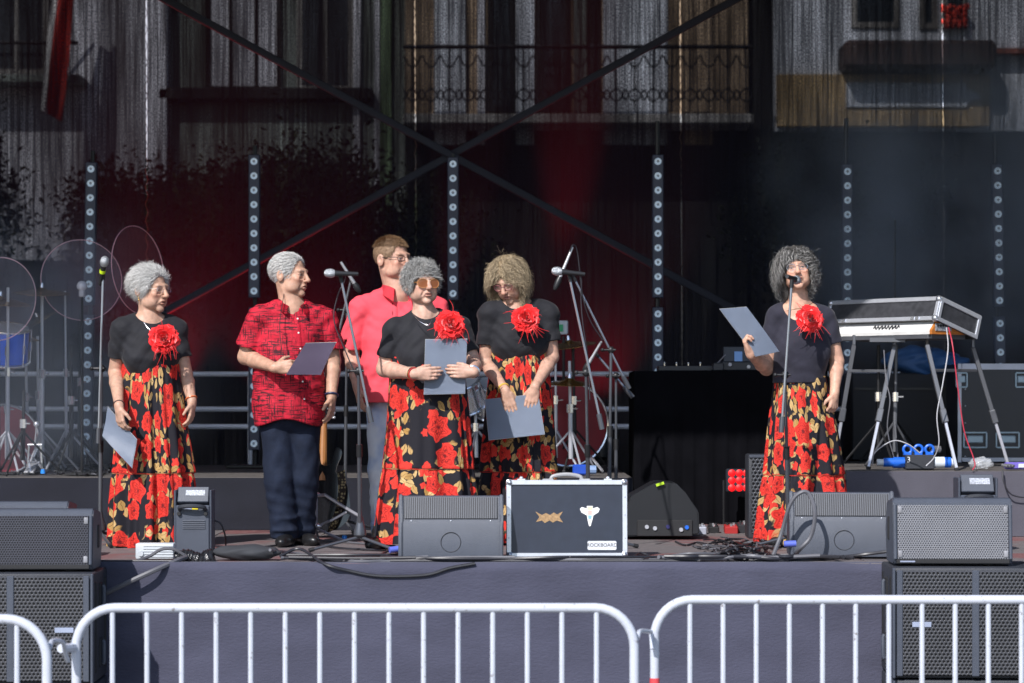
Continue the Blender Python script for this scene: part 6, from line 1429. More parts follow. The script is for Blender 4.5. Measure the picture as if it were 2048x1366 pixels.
def brushed_shirt():
    g = NG('red_black_brushed_cotton', rough=0.75, spec=0.25)
    p = g.coord('Object')
    def hatch(sc, lo, hi): return g.step(g.noise(g.vm('MULTIPLY', p, sc), 1.0, 4, 0.65)[0], lo, hi)
    zone = g.noise(p, 7, 2)[0]
    h = g.ma('MULTIPLY', hatch((12, 12, 150), 0.51, 0.57), g.step(zone, 0.34, 0.48))
    v = g.ma('MULTIPLY', hatch((160, 50, 11), 0.53, 0.59), g.step(g.noise(p, 9, 2)[0], 0.38, 0.52))
    blot = g.step(g.noise(g.vm('MULTIPLY', p, (10, 10, 34)), 1.0, 5, 0.7)[0], 0.585, 0.63)
    m = g.ma('MAXIMUM', g.ma('MAXIMUM', h, v), blot)
    col = g.mix(g.noise(p, 40, 3)[0], (0.40, 0.008, 0.022), (0.60, 0.02, 0.045))
    g.color(g.mix(g.ma('MULTIPLY', m, 0.93), col, (0.016, 0.008, 0.012)))
    g.bump(g.noise(p, 16, 4)[0], 0.55, 0.012)
    return g.m

def torso_prims(S):
    """shared torso shapes: list of (primitive, blend)"""
    SL, SR, W, Hp = S['SL'], S['SR'], S['W'], S['Hp']
    ax = (SR - SL); sw = ax.length; ax = Vector((ax.x, ax.y, 0)).normalized(); fw = Vector((ax.y, -ax.x, 0))
    if fw.y > 0: fw = -fw
    up = Vector((0, 0, 1)); Rm = np.array([list(ax), list(fw), list(up)]).T
    M = (SL + SR) / 2; M2 = Vector((M.x, M.y, M.z))
    S.update(ax=ax, fw=fw, M=M2, sw=sw); g = S.get('girth', 1.0); male = S.get('male', 0)
    L = []
    E = lambda c, r, k: L.append((ell_fn(c, r, Rm), k))
    L.append((cap_fn(SL + ax * 0.025, SR - ax * 0.025, 0.052, 0.052), 0.03))
    E(M2 - up * 0.12 + fw * 0.0, (sw * 0.47, 0.100 * g, 0.150), 0.05)
    nb = S['neck']
    for P, s in ((SL, 1), (SR, -1)):
        L.append((cap_fn(nb + up * 0.02 - fw * 0.01, P + ax * 0.035 * s, 0.045, 0.046), 0.05))
    wr = S['wr']
    if not male:
        b = S.get('bust', 0.062)
        for s in (-1, 1): E(M2 - up * S.get('bustz', 0.205) + ax * s * 0.078 + fw * (0.058 * g), (b * 1.12, b * 1.0, b * 1.1), 0.05)
    E((M2 + W) / 2 - up * 0.03 + fw * 0.008, ((wr * 0.93 + sw * 0.42) / 2, 0.098 * g, 0.16), 0.06)
    E(W + fw * S.get('belly', 0.01), (wr, wr * 0.72, 0.15), 0.06)
    E(Hp, (S.get('hr', wr * 1.06), wr * 0.76, 0.14), 0.06)
    return L

def rose(root, c, nrm, r=0.085, seed=0, tilt=0.0):
    rng = random.Random(seed); m = mat('red_satin_petal', (0.80, 0.012, 0.014), rough=0.42, var=0.16, scale=40, bump=0.2, bscale=90, sheen=0.3)
    nrm = Vector(nrm).normalized(); Mx = axis_frame(c, nrm); b = MB(); bm = b.bm
    for lay, (rad, n, lean, ht) in enumerate(((0.14, 3, 0.15, 0.62), (0.34, 5, 0.42, 0.58), (0.55, 6, 0.75, 0.50), (0.78, 8, 1.05, 0.40), (0.98, 9, 1.30, 0.26))):
        for i in range(n):
            a = 2 * math.pi * (i + rng.random() * 0.5) / n + lay * 0.7; w = 2.5 * rad / n + 0.22; ln = 0.42 + 0.16 * rng.random()
            le = lean + rng.uniform(-0.15, 0.2); gx = 5; grid = []
            for u in range(gx):
                row = []
                for v in range(gx):
                    s = (v / (gx - 1) * 2 - 1); t = u / (gx - 1)
                    ww = w * math.sin(math.pi * (0.18 + 0.66 * t)) * s
                    cup = 0.30 * s * s * (1 - 0.4 * t)
                    ruf = 0.09 * math.sin(s * 7 + i + lay) * t * t
                    rr = rad * 0.55 + t * ln * math.sin(le) - cup * math.cos(le) * 0.6 + ruf * 0.4
                    z = ht * 0.35 + t * ln * math.cos(le) - (0.16 if t > 0.95 else 0) * math.sin(le) + ruf * 0.5 - lay * 0.03
                    an = a + ww / max(rr, 0.22)
                    row.append(bm.verts.new(Mx @ Vector((rr * math.cos(an) * r, rr * math.sin(an) * r, z * r * 0.9))))
                grid.append(row)
            for u in range(gx - 1):
                for v in range(gx - 1): bm.faces.new((grid[u][v], grid[u][v + 1], grid[u + 1][v + 1], grid[u + 1][v]))
    o = b.build('rose_brooch', m, root)
    f = MB()
    for i in range(17):
        a = rng.uniform(0, 6.28) if i > 11 else rng.uniform(3.7, 5.7); ln = r * rng.uniform(0.45, 1.15)
        xx = nrm.cross(Vector((0, 0, 1))).normalized(); zz = xx.cross(nrm).normalized()
        dv = xx * math.cos(a) + zz * math.sin(a); p0 = Vector(c) + nrm * r * 0.15 + dv * r * 0.5
        p1 = p0 + dv * ln * 0.55 + nrm * r * rng.uniform(0, 0.25); p2 = p0 + dv * ln + Vector((rng.uniform(-0.3, 0.3), 0, rng.uniform(-0.5, 0.1))) * r
        f.tube(spline([p0, p1, p2], 3), [0.0018, 0.0017, 0.0016, 0.0014, 0.0012, 0.001, 0.0006], 4)
    f.build('feather_strand', m, o)
    return o

def glasses(root, H, m_frame, m_lens, rx=0.022, rz=0.017, th=0.0013, fy=0.104, dz=0.003, sq=2.0, lens=True, full=True):
    b = MB(); lens_pts = []; N = 20
    for s in (-1, 1):
        pts = []
        for i in range(N + 1):
            a = 2 * math.pi * i / N; ca, sa = math.cos(a), math.sin(a)
            x = rx * math.copysign(abs(ca) ** (2 / sq), ca); z = rz * math.copysign(abs(sa) ** (2 / sq), sa)
            pts.append(H.w(s * 0.0335 + x, fy - 0.25 * max(0, abs(s * 0.0335 + x) - 0.03), dz + z))
        if full: b.tube(pts, th, 5, cap=False)
        else: b.tube(pts[:N // 2 + 1], th, 5)
        if lens: lens_pts.append(pts[:-1])
        b.tube([H.w(s * (0.0335 + rx), fy - 0.008, dz + 0.006), H.w(s * 0.072, fy - 0.035, dz + 0.007), H.w(s * 0.080, 0.0, dz + 0.008), H.w(s * 0.080, -0.018, dz - 0.004)], th * 1.2, 5)
    b.tube(spline([H.w(-0.0335 + rx * 0.95, fy, dz + 0.004), H.w(0, fy + 0.006, dz + 0.008), H.w(0.0335 - rx * 0.95, fy, dz + 0.004)], 4), th, 5)
    g = b.build('glasses', m_frame, root)
    for q in lens_pts:
        ln = MB(); ln.bm.faces.new([ln.bm.verts.new(p) for p in q]); ln.build('lens', m_lens, g)
    return g

def skirt(root, D, keys, seam, m, seed, dy=0.0, depth=0.72, nth=300, nz=110, npl=(7, 12, 19), amp=0.042, hemwave=0.006):
    """gathered tiered skirt: keys (row, left, right) in photo pixels at the figure's distance"""
    rng = np.random.default_rng(seed)
    ys = np.array([k[0] for k in keys], float); xl = np.array([k[1] for k in keys], float); xr = np.array([k[2] for k in keys], float)
    t = np.linspace(0, 1, nz); py = ys[0] + (ys[-1] - ys[0]) * t
    L = np.interp(py, ys, xl); Rr = np.interp(py, ys, xr)
    sm = np.ones(9) / 9
    pad = lambda a: np.convolve(np.pad(a, 4, mode='reflect', reflect_type='odd'), sm, 'valid')
    L, Rr = pad(L), pad(Rr)
    k = D / FPX; a = (Rr - L) / 2 * k; cx = ((Rr + L) / 2 - 1024) * k; z = CAMZ - (py - HZN) * k
    th = np.linspace(0, 2 * np.pi, nth, endpoint=False)
    T, TH = np.meshgrid(t, th, indexing='ij'); ts = (seam - ys[0]) / (ys[-1] - ys[0])
    ph = rng.random(8) * 6.28
    warp = TH + 0.16 * np.sin(2 * TH + ph[0]) + 0.05 * np.sin(5 * TH + ph[1] + 1.5 * T)
    low = T > ts
    f = 0.5 * np.cos(npl[0] * warp + ph[2]) + 0.45 * np.cos(npl[1] * warp + ph[3] + 0.6 * T) + 0.28 * np.cos(npl[2] * warp + ph[4] + np.where(low, 1.3, 0))
    f = np.sign(f) * np.abs(f) ** 0.85
    A = amp * (0.10 + 0.90 * T ** 0.9) 
    gat = 0.005 * np.cos(47 * warp + ph[5]) * np.exp(-np.abs(T - ts) * 22) * np.where(low, 1.0, 0.25) + 0.004 * np.cos(39 * warp + ph[6]) * np.exp(-T * 14) * (T > 0.055)
    bul = np.where(low, 0.012 * (1 - np.exp(-(T - ts) * 30)), 0)
    rad = a[:, None] - A * 0.9 + A * f + gat + bul - 0.012 * low
    X = cx[:, None] + rad * np.cos(TH); Y = (D - 15 + dy) - rad * np.sin(TH) * depth
    Z = z[:, None] + hemwave * np.cos(npl[0] * warp + ph[2]) * T ** 6 - 0.0 * TH
    V = np.stack([X, Y, Z], -1).reshape(-1, 3)
    idx = np.arange(nz * nth).reshape(nz, nth); nx = np.roll(idx, -1, 1)
    F = np.stack([idx[:-1], idx[1:], nx[1:], nx[:-1]], -1).reshape(-1, 4)
    u = warp / (2 * np.pi) * 2.35 + np.where(low, 0.37, 0); v = Z + np.where(low, 0.21, 0)
    uv = np.stack([u, v], -1).reshape(-1, 2)
    # waistband row of its own print
    return np_mesh('skirt', V, F, m, root, uv=uv)

def shoe(root, p, ang, L=0.26, w=0.048, col=(0.012, 0.012, 0.013), name='shoe'):
    m = mat('black_shoe_leather', col, rough=0.35, var=0.2, scale=30)
    d = Vector((math.sin(ang), -math.cos(ang), 0)); x = Vector((math.cos(ang), math.sin(ang), 0)); lo = np.array(p) - 0.2; hi = np.array(p) + (0.2, 0.2, 0.16)
    p = Vector(p); Fd = Field(lo - 0.08, hi + 0.08, 0.006); Rm = np.array([list(x), list(d), [0, 0, 1]]).T
    Fd.op(ell_fn(p + d * L * 0.20 + Vector((0, 0, 0.035)), (w, L * 0.34, 0.040), Rm), 0.02)
    Fd.op(ell_fn(p - d * L * 0.18 + Vector((0, 0, 0.04)), (w * 0.82, L * 0.24, 0.05), Rm), 0.03)
    Fd.op(cap_fn(p - d * L * 0.16 + Vector((0, 0, 0.04)), p - d * L * 0.14 + Vector((0, 0, 0.10)), 0.046, 0.045), 0.02)
    Fd.half(p + Vector((0, 0, 0.004)), (0, 0, -1))
    V, F = Fd.mesh(); return np_mesh(name, V, F, m, root)

def person(S):
    D = S['D']; P = lambda q: at(q[0], q[1], D + (q[2] if len(q) > 2 else 0))
    base = at(S['foot'][0], 800, D); base.z = FLOOR
    root = thing('person', S['label'], 'person', base, S.get('group'))
    H = Head(P(S['head']), S.get('yaw', 0), S.get('pitch', 0), S.get('roll', 0), S.get('hs', (1.06, 1.06, 1.06)))
    S['H'] = H; male = S.get('male', 0)
    for k in ('SL', 'SR', 'W', 'Hp', 'neck'): S[k] = P(S[k])
    tp = torso_prims(S); fw, ax, up = S['fw'], S['ax'], Vector((0, 0, 1))
    arms = []
    for q in S['arms']:
        arms.append(dict(q, S=S['SL'] if q['side'] < 0 else S['SR'], E=P(q['elbow']), Wr=P(q['wrist'])))
    allp = [S['SL'], S['SR'], S['W'], S['Hp'], H.c] + [a['E'] for a in arms] + [a['Wr'] for a in arms]
    lo = np.min([list(p) for p in allp], 0) - (0.16, 0.24, 0.10); hi = np.max([list(p) for p in allp], 0) + (0.16, 0.20, 0.20)
    lo[2] = min(min(a['Wr'].z for a in arms) - 0.24, S['W'].z - 0.02)
    # ---- garments on the upper body
    g = S['shirt']; Sh = Field(np.array([lo[0], lo[1], g['hem'] - 0.05]), np.array([hi[0], hi[1], S['neck'].z + 0.14]), 0.005)
    for pr, k in tp: Sh.op(pr, k, off=g.get('loose', 0.006))
    if g.get('box'):       # a straight-cut shirt that hangs from the chest
        bx = g['box']; zc = S['M'].z - 0.26
        Sh.op(cap_fn((S['W'].x, S['W'].y, zc), (S['Hp'].x, S['Hp'].y, g['hem'] - 0.1), bx[0] * 0.72, bx[0] * 0.74), 0.06)
        Rm = np.array([list(ax), list(fw), list(up)]).T
        Sh.op(ell_fn(((S['W'].x + S['Hp'].x) / 2, (S['W'].y + S['Hp'].y) / 2, (g['hem'] + zc) / 2), (bx[0], bx[1], 0.42), Rm), 0.05)
    su = S.get('arm_r', (0.050, 0.042, 0.027))
    for a in arms:
        u = (a['E'] - a['S']); L = u.length; u.normalize(); fr = g['sleeve']; e = a['S'] + u * L * fr
        Sv = Field(np.minimum(np.array(a['S']), np.array(e)) - 0.16, np.maximum(np.array(a['S']), np.array(e)) + 0.16, 0.005)
        r0, r1 = g['sr']
        Sv.op(cap_fn(a['S'] - Vector((0, 0, 0.008)), e + u * 0.1, r0, r1 + (r1 - r0) * 0.3), 0.01)
        if g.get('puff'): Sv.op(ell_fn(a['S'] + Vector((0, 0, 0.012)) + u * 0.03, (r0 * 1.10, r0 * 1.1, r0 * 1.0)), 0.02)
        Sv.half(e, u)
        Sv.op(cap_fn(e - u * 0.035, e + u * 0.2, r1 - 0.016, r1 - 0.012), 0.004, 's')
        # merge the sleeve into the shirt grid
        q = Sh.sub_box(Sv.lo + 0.01, Sv.lo + Sv.h * Sv.n - 0.01)
        if q:
            sl, x, y, z = q
            pts = np.stack(np.broadcast_arrays(x, y, z), -1).reshape(-1, 3)
            v = Sv.sample(pts).reshape(np.broadcast_shapes(x.shape, y.shape, z.shape))
            Sh.d[sl] = smin(Sh.d[sl], v, 0.018)
    wr = S.get('wrk', 0.0048); s1, s2 = S['foot'][0] % 7, S['foot'][0] % 5
    def wf(x, y, z):
        f1 = np.sin(z * 40 + 26 * (x - base.x) * (1 if s1 > 3 else -1) + 2.2 * np.sin(x * 17 + s1)); f2 = np.sin(x * 62 - z * 34 + 2 * np.sin(z * 19 + s2)); f3 = np.sin(z * 88 + x * 52 + 2 * np.sin(x * 23 + s1))
        mk = 0.5 + 0.5 * np.sin(x * 9 + z * 7 + s2)
        return wr * (0.55 * np.sign(f1) * np.abs(f1) ** 1.6 + 0.5 * f2 * mk + 0.4 * f3 * (1 - mk))
    Sh.wrinkle(wf)
    nb = S['neck']
    Sh.half((0, 0, g['hem']), (0, 0, -1))
    nk = g['neckcut']; Rm = np.array([list(ax), list(fw), list(up)]).T
    Sh.op(ell_fn(nb + fw * nk[0] + up * nk[1], nk[2], Rm), 0.005, 's')
    V, F = Sh.mesh()
    if g.get('wavehem'):
        zb = g['hem']; m = V[:, 2] < zb + 0.10
        V[m, 2] += (0.022 * np.cos((V[m, 0] - S['Hp'].x) * 16) - 0.022) * np.clip(1 - (V[m, 2] - zb) / 0.10, 0, 1)
    if g.get('tuck'):        # drawn in at the waist where it goes into the skirt
        t = np.clip(1 - (V[:, 2] - g['hem']) / 0.10, 0, 1); t = t * t * (3 - 2 * t); c = np.array([S['W'].x, S['W'].y]); m = np.hypot(V[:, 0] - c[0], V[:, 1] - c[1]) < S['wr'] + 0.055
        V[:, :2] = np.where(m[:, None], c + (V[:, :2] - c) * (1 - g['tuck'] * t)[:, None], V[:, :2])
    top = np_mesh(g['name'], V, F, g['mat'], root)
    # ---- skin
    Sk = Field(lo, hi, 0.0032)
    for pr, k in tp[:-2]: Sk.op(pr, k, off=-0.006)
    nr = S.get('nr', 0.052)
    Sk.op(cap_fn(nb - up * 0.03, H.w(0, -0.022, -0.03), nr * 1.12, nr * 0.98), 0.03)
    Sk.op(cap_fn(nb + fw * 0.015, H.w(0, 0.0, -0.07), nr * 0.75, nr * 0.62), 0.025)
    for s in (-1, 1): Sk.op(cap_fn(nb + fw * 0.045 + ax * 0.012 * s - up * 0.012, H.w(0.055 * s, -0.02, -0.045), 0.012, 0.014), 0.016)
    Sk.op(H.prim(S), 0.012)
    for a in arms:
        Sk.op(cap_fn(a['S'], a['E'], su[0], su[1]), 0.02)
        mid = a['E'].lerp(a['Wr'], 0.30)
        Sk.op(cap_fn(a['E'], mid, su[1] * 0.93, su[1] * 0.98), 0.012); Sk.op(cap_fn(mid, a['Wr'], su[1] * 0.97, su[2] * 0.92), 0.012); Sk.op(ell_fn(a['E'] + Vector((0, 0.012, 0)), (su[1] * 0.7,) * 3), 0.01)
        h = a['hand']
        hand(Sk, a['Wr'], h['d'], h['n'], h['t'], h.get('s', 1.0), h.get('curl', (0.35, 0.5, 0.35)), h.get('thumb', (0.6, 0.7, 0.35)), h.get('spread', 0), h.get('vary', 0.08))
    V, F = Sk.mesh()
    dsh = Sh.sample(V)
    V, F, _ = keep_faces(V, F, ~((dsh < -0.0075) & (V[:, 2] < nb.z + 0.03)) & ~((V[:, 2] < S['W'].z + 0.0) & (np.hypot(V[:, 0] - S['Hp'].x, V[:, 1] - S['Hp'].y) < 0.12)))
    np_mesh('body', V, F, SKIN, root, col=H.colour(V, S))
    S['root'] = root; S['Sh'] = Sh; S['armsW'] = arms
    return root, H
def front_y(S, x, z):
    """front surface of the shirt at x, z (from its distance field)"""
    Fd = S['Sh']; i = int(round((x - Fd.lo[0]) / Fd.h)); k = int(round((z - Fd.lo[2]) / Fd.h))
    c = Fd.d[i, :, k]; j = int(np.argmax(c < 0)); t = c[j - 1] / (c[j - 1] - c[j])
    return float(Fd.lo[1] + Fd.h * (j - 1 + t))
def placket(root, S, P, m, w=0.032, proud=0.0025, name='placket'):
    """strip sewn down the shirt front through pixel points"""
    b = MB(); bm = b.bm; prev = None
    pts = [at(x, y, S['D'] - 0.2) for x, y in P]; n = 40
    for i in range(n + 1):
        t = i / n * (len(pts) - 1); k = min(int(t), len(pts) - 2); q = pts[k].lerp(pts[k + 1], t - k)
        row = [bm.verts.new((q.x + dx, front_y(S, q.x + dx, q.z) - (proud if abs(dx) < w * 0.49 else -0.002), q.z)) for dx in (-w * 0.5, -w * 0.45, 0, w * 0.45, w * 0.5)]
        if prev:
            for a in range(4): bm.faces.new((prev[a], prev[a + 1], row[a + 1], row[a]))
        prev = row
    return b.build(name, m, root, sharp=80)
def wristband(root, W, E, m, r=0.030, th=0.004, off=0.03, name='bracelet', n=14):
    d = (Vector(E) - Vector(W)).normalized(); b = MB(); b.torus(axis_frame(Vector(W) + d * off, d), r, th, 20, 6)
    return b.build(name, m, root)
def button_row(root, pts, m, r=0.0055):
    me = None
    for p in pts:
        if me is None:
            b = MB(); b.lathe([(0, 0.003), (r * 0.7, 0.003), (r, 0.0015), (r, -0.002), (0, -0.002)], axis_frame(Vector(), (0, -1, 0)), 10); me = b.mesh('button')
            me.materials.append(m)
        o = link_mesh('button', me, m, root); o.location = Vector(p) - root.location
def collar(root, S, m, r=(0.078, 0.070), h=0.035, fold=0.045, opening=0.55, name='collar'):
    """turned-down shirt collar wrapped round the neck base, open at the front"""
    nb, ax, fw, up = S['neck'], S['ax'], S['fw'], Vector((0, 0, 1)); b = MB(); bm = b.bm; rows = []
    N = 26
    for i in range(N + 1):
        a = opening + (2 * math.pi - 2 * opening) * i / N          # 0 = front
        e = abs(i / N * 2 - 1)                                     # 1 at the points
        dv = fw * math.cos(a) * r[1] + ax * math.sin(a) * r[0]; dn = dv.normalized()
        b0 = nb + dv * 0.98 + up * (0.008 - 0.035 * e ** 3) - fw * 0.004
        b1 = nb + dv * 0.88 + up * (h + 0.012 - 0.040 * e ** 3)
        b2 = nb + dv * 1.0 + dn * 0.010 + up * (h + 0.008 - 0.040 * e ** 3)
        b3 = nb + dv * 1.10 + dn * (0.016 + 0.016 * e ** 6) + up * (h - fold * (0.75 + 0.55 * e ** 4) - 0.035 * e ** 3) + fw * 0.016 * e ** 6
        rows.append([bm.verts.new(p) for p in (b0, b1, b2, b3)])
    for A, B in zip(rows, rows[1:]):
        for k in range(3): bm.faces.new((A[k], B[k], B[k + 1], A[k + 1]))
    bmesh.ops.solidify(bm, geom=bm.faces[:], thickness=0.003)
    return b.build(name, m, root, sharp=60)
def trousers(root, hips, legs, m, r=(0.098, 0.080, 0.074), wk=0.004, hipr=(0.165, 0.12, 0.12), ztop=None):
    allp = [hips] + [p for l in legs for p in l]
    lo = np.min([list(p) for p in allp], 0) - (0.22, 0.2, 0.08); hi = np.max([list(p) for p in allp], 0) + (0.22, 0.2, 0.18)
    Fd = Field(lo, hi, 0.006); Fd.op(ell_fn(hips, hipr), 0.04)
    for a, k, e in legs:
        Fd.op(cap_fn(a, k, r[0], r[1]), 0.03); Fd.op(cap_fn(k, e, r[1], r[2]), 0.03)
        for p, rr in ((Vector(e) + Vector((0.0, -0.02, 0.03)), r[2] * 1.02), (Vector(e) + Vector((0.005, -0.015, 0.10)), r[2] * 1.0)): Fd.op(ell_fn(p, (rr, rr, 0.028)), 0.015)
    ph = hips.x * 9
    Fd.wrinkle(lambda x, y, z: wk * (np.sin(z * 34 + 10 * x + 2.5 * np.sin(x * 30 + ph)) * 0.5 + 0.6 * np.sin(z * 75 + 24 * x + 2 * np.sin(z * 13 + ph)) * np.clip(1.9 - z, 0.2, 0.8)))
    zb = min(l[2].z for l in legs) - 0.02; Fd.half((0, 0, zb), (0, 0, -1)); Fd.half((0, 0, hips.z + 0.11), (0, 0, 1))
    V, F = Fd.mesh(); return np_mesh('trousers', V, F, m, root)
# ================================================================== the six singers
zp = lambda py, D: at(0, py, D).z
GOLD = mat('gold_metal', (0.75, 0.50, 0.18), rough=0.25, metal=1.0, var=0.05)
SILVER = mat('silver_metal', (0.75, 0.75, 0.77), rough=0.2, metal=1.0, var=0.05)
DARKMETAL = mat('dark_spectacle_metal', (0.05, 0.04, 0.04), rough=0.3, metal=0.6)
FRAME_P = mat('pink_spectacle_frame', (0.35, 0.12, 0.14), rough=0.3)
FRAME_O = mat('amber_acetate', (0.45, 0.20, 0.07), rough=0.25, coat=0.4)
def glass_mat(name, tint, alpha):
    m = mat(name, tint, rough=0.05, var=0.03); m.node_tree.nodes['Principled BSDF'].inputs['Alpha'].default_value = alpha; return m
LENS_CLEAR = glass_mat('clear_lens', (0.7, 0.75, 0.8), 0.05)
LENS_ORANGE = glass_mat('orange_lens', (0.26, 0.075, 0.015), 0.82)
scalp = lambda u: ~((u[:, 1] > 0.28) & (u[:, 2] < 0.42)) & (u[:, 2] > -0.55)
scalp_hi = lambda u: (~((u[:, 1] > 0.20) & (u[:, 2] < 0.55))) & (u[:, 2] > -0.42)
def greys(lo, hi, dark_back=0.0):
    def f(u, c, rng):
        n = len(u); v = lo + (hi - lo) * rng.random((n, 1)); base = np.array((1.0, 0.98, 0.95))[None] * v
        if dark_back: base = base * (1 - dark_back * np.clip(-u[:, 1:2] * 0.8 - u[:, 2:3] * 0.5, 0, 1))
        return base.astype(np.float32)
    return f
def hair_obj(root, parts): 
    V, F, C = merge(parts); return np_mesh('hair', V, F, HAIR, root, col=C)
TEE = lambda hemy, D, **k: dict(dict(name='top', mat=BLACK_KNIT, hem=zp(hemy, D), sleeve=0.66, sr=(0.064, 0.062), loose=0.006, puff=1, neckcut=(0.03, 0.055, (0.092, 0.10, 0.085))), **k)
HANG = lambda **k: dict(dict(d=(0.0, -0.12, -1), n=(1, 0.15, 0), t=(0, -1, 0), curl=(0.30, 0.45, 0.30), s=0.98), **k)
rngH = np.random.default_rng(11)
LADIES = 'women in black tops and poppy print skirts'

# ---- 1: woman at far left, short grey hair, looking to the right
S1 = dict(D=14.9, foot=(303, 0), label='grey-haired woman at far left, looking right, folder held down by her side', group=LADIES,
          head=(300, 580), yaw=56, pitch=4, hs=(1.10, 1.10, 1.08), neck=(299, 640), SL=(245, 655, -0.05), SR=(349, 652, 0.06), W=(301, 736), Hp=(302, 790), wr=0.143, girth=1.06, bust=0.066,
          skin=(0.50, 0.30, 0.215), lean=1.0, age=1.0, lips=0.5, brow=(0.25, 0.2, 0.17), brow_amt=0.35, shirt=TEE(748, 14.9, tuck=0.15),
          arms=[dict(side=-1, elbow=(231, 745, 0.03), wrist=(238, 813, -0.27), hand=HANG(d=(0.10, -0.05, -1), n=(0.75, 0.65, 0), t=(0.6, -0.8, 0), curl=(0.35, 0.6, 0.4))),
                dict(side=1, elbow=(371, 748, 0.06), wrist=(384, 803, 0.0), hand=HANG(d=(-0.02, -0.1, -1), n=(-1, 0.2, 0)))])
r1, H1 = person(S1)
f1_ = ((0, 0.125, -0.018), (0.086, 0.098, 0.114))
hair_obj(r1, [hair_cap(H1, (0.40, 0.40, 0.40), thick=0.007, noise=0.002, nf=120, low=-0.055, face=f1_, extra=[((0, -0.085, 0.03), (0.070, 0.040, 0.070))]),
              strands(H1, rngH, 8500, 0.046, 0.0009, curl=0.005, freq=6, lift=0.20, grav=0.03, seg=7, cfun=greys(0.34, 0.80, 0.6), back=2.6, pushr=1.07, jitter=0.11, face=f1_, low=-0.055),
              strands(H1, rngH, 120, 0.045, 0.0010, curl=0.008, freq=6, lift=0.5, grav=0.05, seg=7, cfun=greys(0.34, 0.80, 0.55), back=2.5, pushr=1.07, jitter=0.4, face=f1_, low=-0.03)])
skirt(r1, 14.9, [(728, 243, 358), (745, 241, 360), (800, 233, 368), (860, 227, 377), (945, 217, 391), (1000, 211, 397), (1091, 205, 403)], 946, floral('poppy_print_cotton_a', 1), 1)
rose(r1, at(329, 678, 14.72), (0.25, -1, 0.15), 0.088, 1)
glasses(r1, H1, SILVER, LENS_CLEAR, rx=0.021, rz=0.018, th=0.0011)
b = MB(); b.tube(spline([at(288, 645, 14.78), at(296, 656, 14.76), at(312, 668, 14.75), at(318, 655, 14.76), at(322, 645, 14.80)], 4), 0.0018, 5); b.build('necklace', SILVER, r1)
e = MB(); e.ball(H1.w(-0.082, -0.004, -0.044), 0.006); e.ball(H1.w(-0.082, -0.002, -0.056), 0.005, (1, 1, 1.5)); e.build('earring', GOLD, r1)
A = S1['armsW']; wristband(r1, A[0]['Wr'], A[0]['E'], mat('dark_bead', (0.06, 0.03, 0.03), rough=0.3), 0.031, 0.0045, 0.015); wristband(r1, A[1]['Wr'], A[1]['E'], mat('orange_bead', (0.6, 0.14, 0.04), rough=0.35), 0.032, 0.005, 0.02)
for s in (-1, 1): shoe(r1, at(303 + 28 * s, 0, 14.95).xy.to_3d() + Vector((0, 0, FLOOR)), 0.3)

# ---- 2: man in red and black patterned shirt
S2 = dict(D=15.0, foot=(585, 0), male=1, label='grey-haired man in red and black patterned short-sleeved shirt and navy trousers', group='men in red shirts',
          head=(579, 551), yaw=64, pitch=2, hs=(1.04, 1.08, 1.06), neck=(586, 613), SL=(517, 631, -0.04), SR=(653, 637, 0.05), W=(577, 745), Hp=(577, 810), wr=0.185, girth=1.15,
          skin=(0.49, 0.285, 0.20), lean=0.8, age=1.0, lips=0.3, brow=(0.3, 0.26, 0.23), brow_amt=0.4, stubble=0.3, nr=0.062, arm_r=(0.056, 0.047, 0.032),
          wrk=0.0055, shirt=dict(name='shirt', mat=brushed_shirt(), hem=zp(838, 15.0), sleeve=0.74, sr=(0.068, 0.084), loose=0.010, box=(0.208, 0.150), neckcut=(0.035, 0.045, (0.066, 0.07, 0.068)), wavehem=1),
          arms=[dict(side=-1, elbow=(491, 714, 0.0), wrist=(550, 735, -0.27), hand=dict(d=(1, -0.15, 0.05), n=(0.1, 1, -0.15), t=(0, 0, 1), curl=(0.9, 1.1, 0.7), s=1.06, thumb=(0.75, 0.55, 0.6))),
                dict(side=1, elbow=(666, 722, 0.08), wrist=(663, 790, 0.0), hand=HANG(d=(0.02, -0.1, -1), n=(-1, 0.25, 0), s=1.08))])
r2, H2 = person(S2)
f2_ = ((0, 0.125, 0.000), (0.088, 0.100, 0.104))
hair_obj(r2, [hair_cap(H2, (0.46, 0.44, 0.42), thick=0.005, noise=0.0008, nf=150, low=-0.06, face=f2_),
              strands(H2, rngH, 4500, 0.022, 0.0011, curl=0.0, lift=0.10, grav=0.02, seg=4, cfun=greys(0.40, 0.70), back=1.6, pushr=1.055, jitter=0.10, face=f2_, low=-0.06)])
collar(r2, S2, S2['shirt']['mat'], r=(0.080, 0.078), h=0.028, fold=0.036, opening=0.45)
WHITE_BTN = mat('white_button', (0.75, 0.73, 0.7), rough=0.3)
placket(r2, S2, [(591, 632), (598, 700), (606, 780), (609, 826)], S2['shirt']['mat'])
button_row(r2, [Vector((q.x, front_y(S2, q.x, q.z) - 0.004, q.z)) for q in (at(592, 636, 14.8), at(595, 665, 14.8), at(599, 697, 14.8), at(604, 763, 14.8), at(607, 798, 14.8))], WHITE_BTN)
NAVY = mat('navy_trouser_cloth', (0.009, 0.014, 0.030), rough=0.85, var=0.2, scale=18, bump=0.6, bscale=14, spec=0.25)
trousers(r2, at(577, 828, 15.0), [(at(556, 850, 15.0), at(558, 960, 14.97), at(569, 1070, 14.98)), (at(606, 850, 15.03), at(607, 960, 15.03), at(603, 1068, 15.10))], NAVY, r=(0.104, 0.086, 0.078), wk=0.006)
shoe(r2, Vector((at(572, 0, 14.95).x, -0.08, FLOOR)), -0.1, 0.29); shoe(r2, Vector((at(610, 0, 15.1).x, 0.06, FLOOR)), 0.55, 0.29)
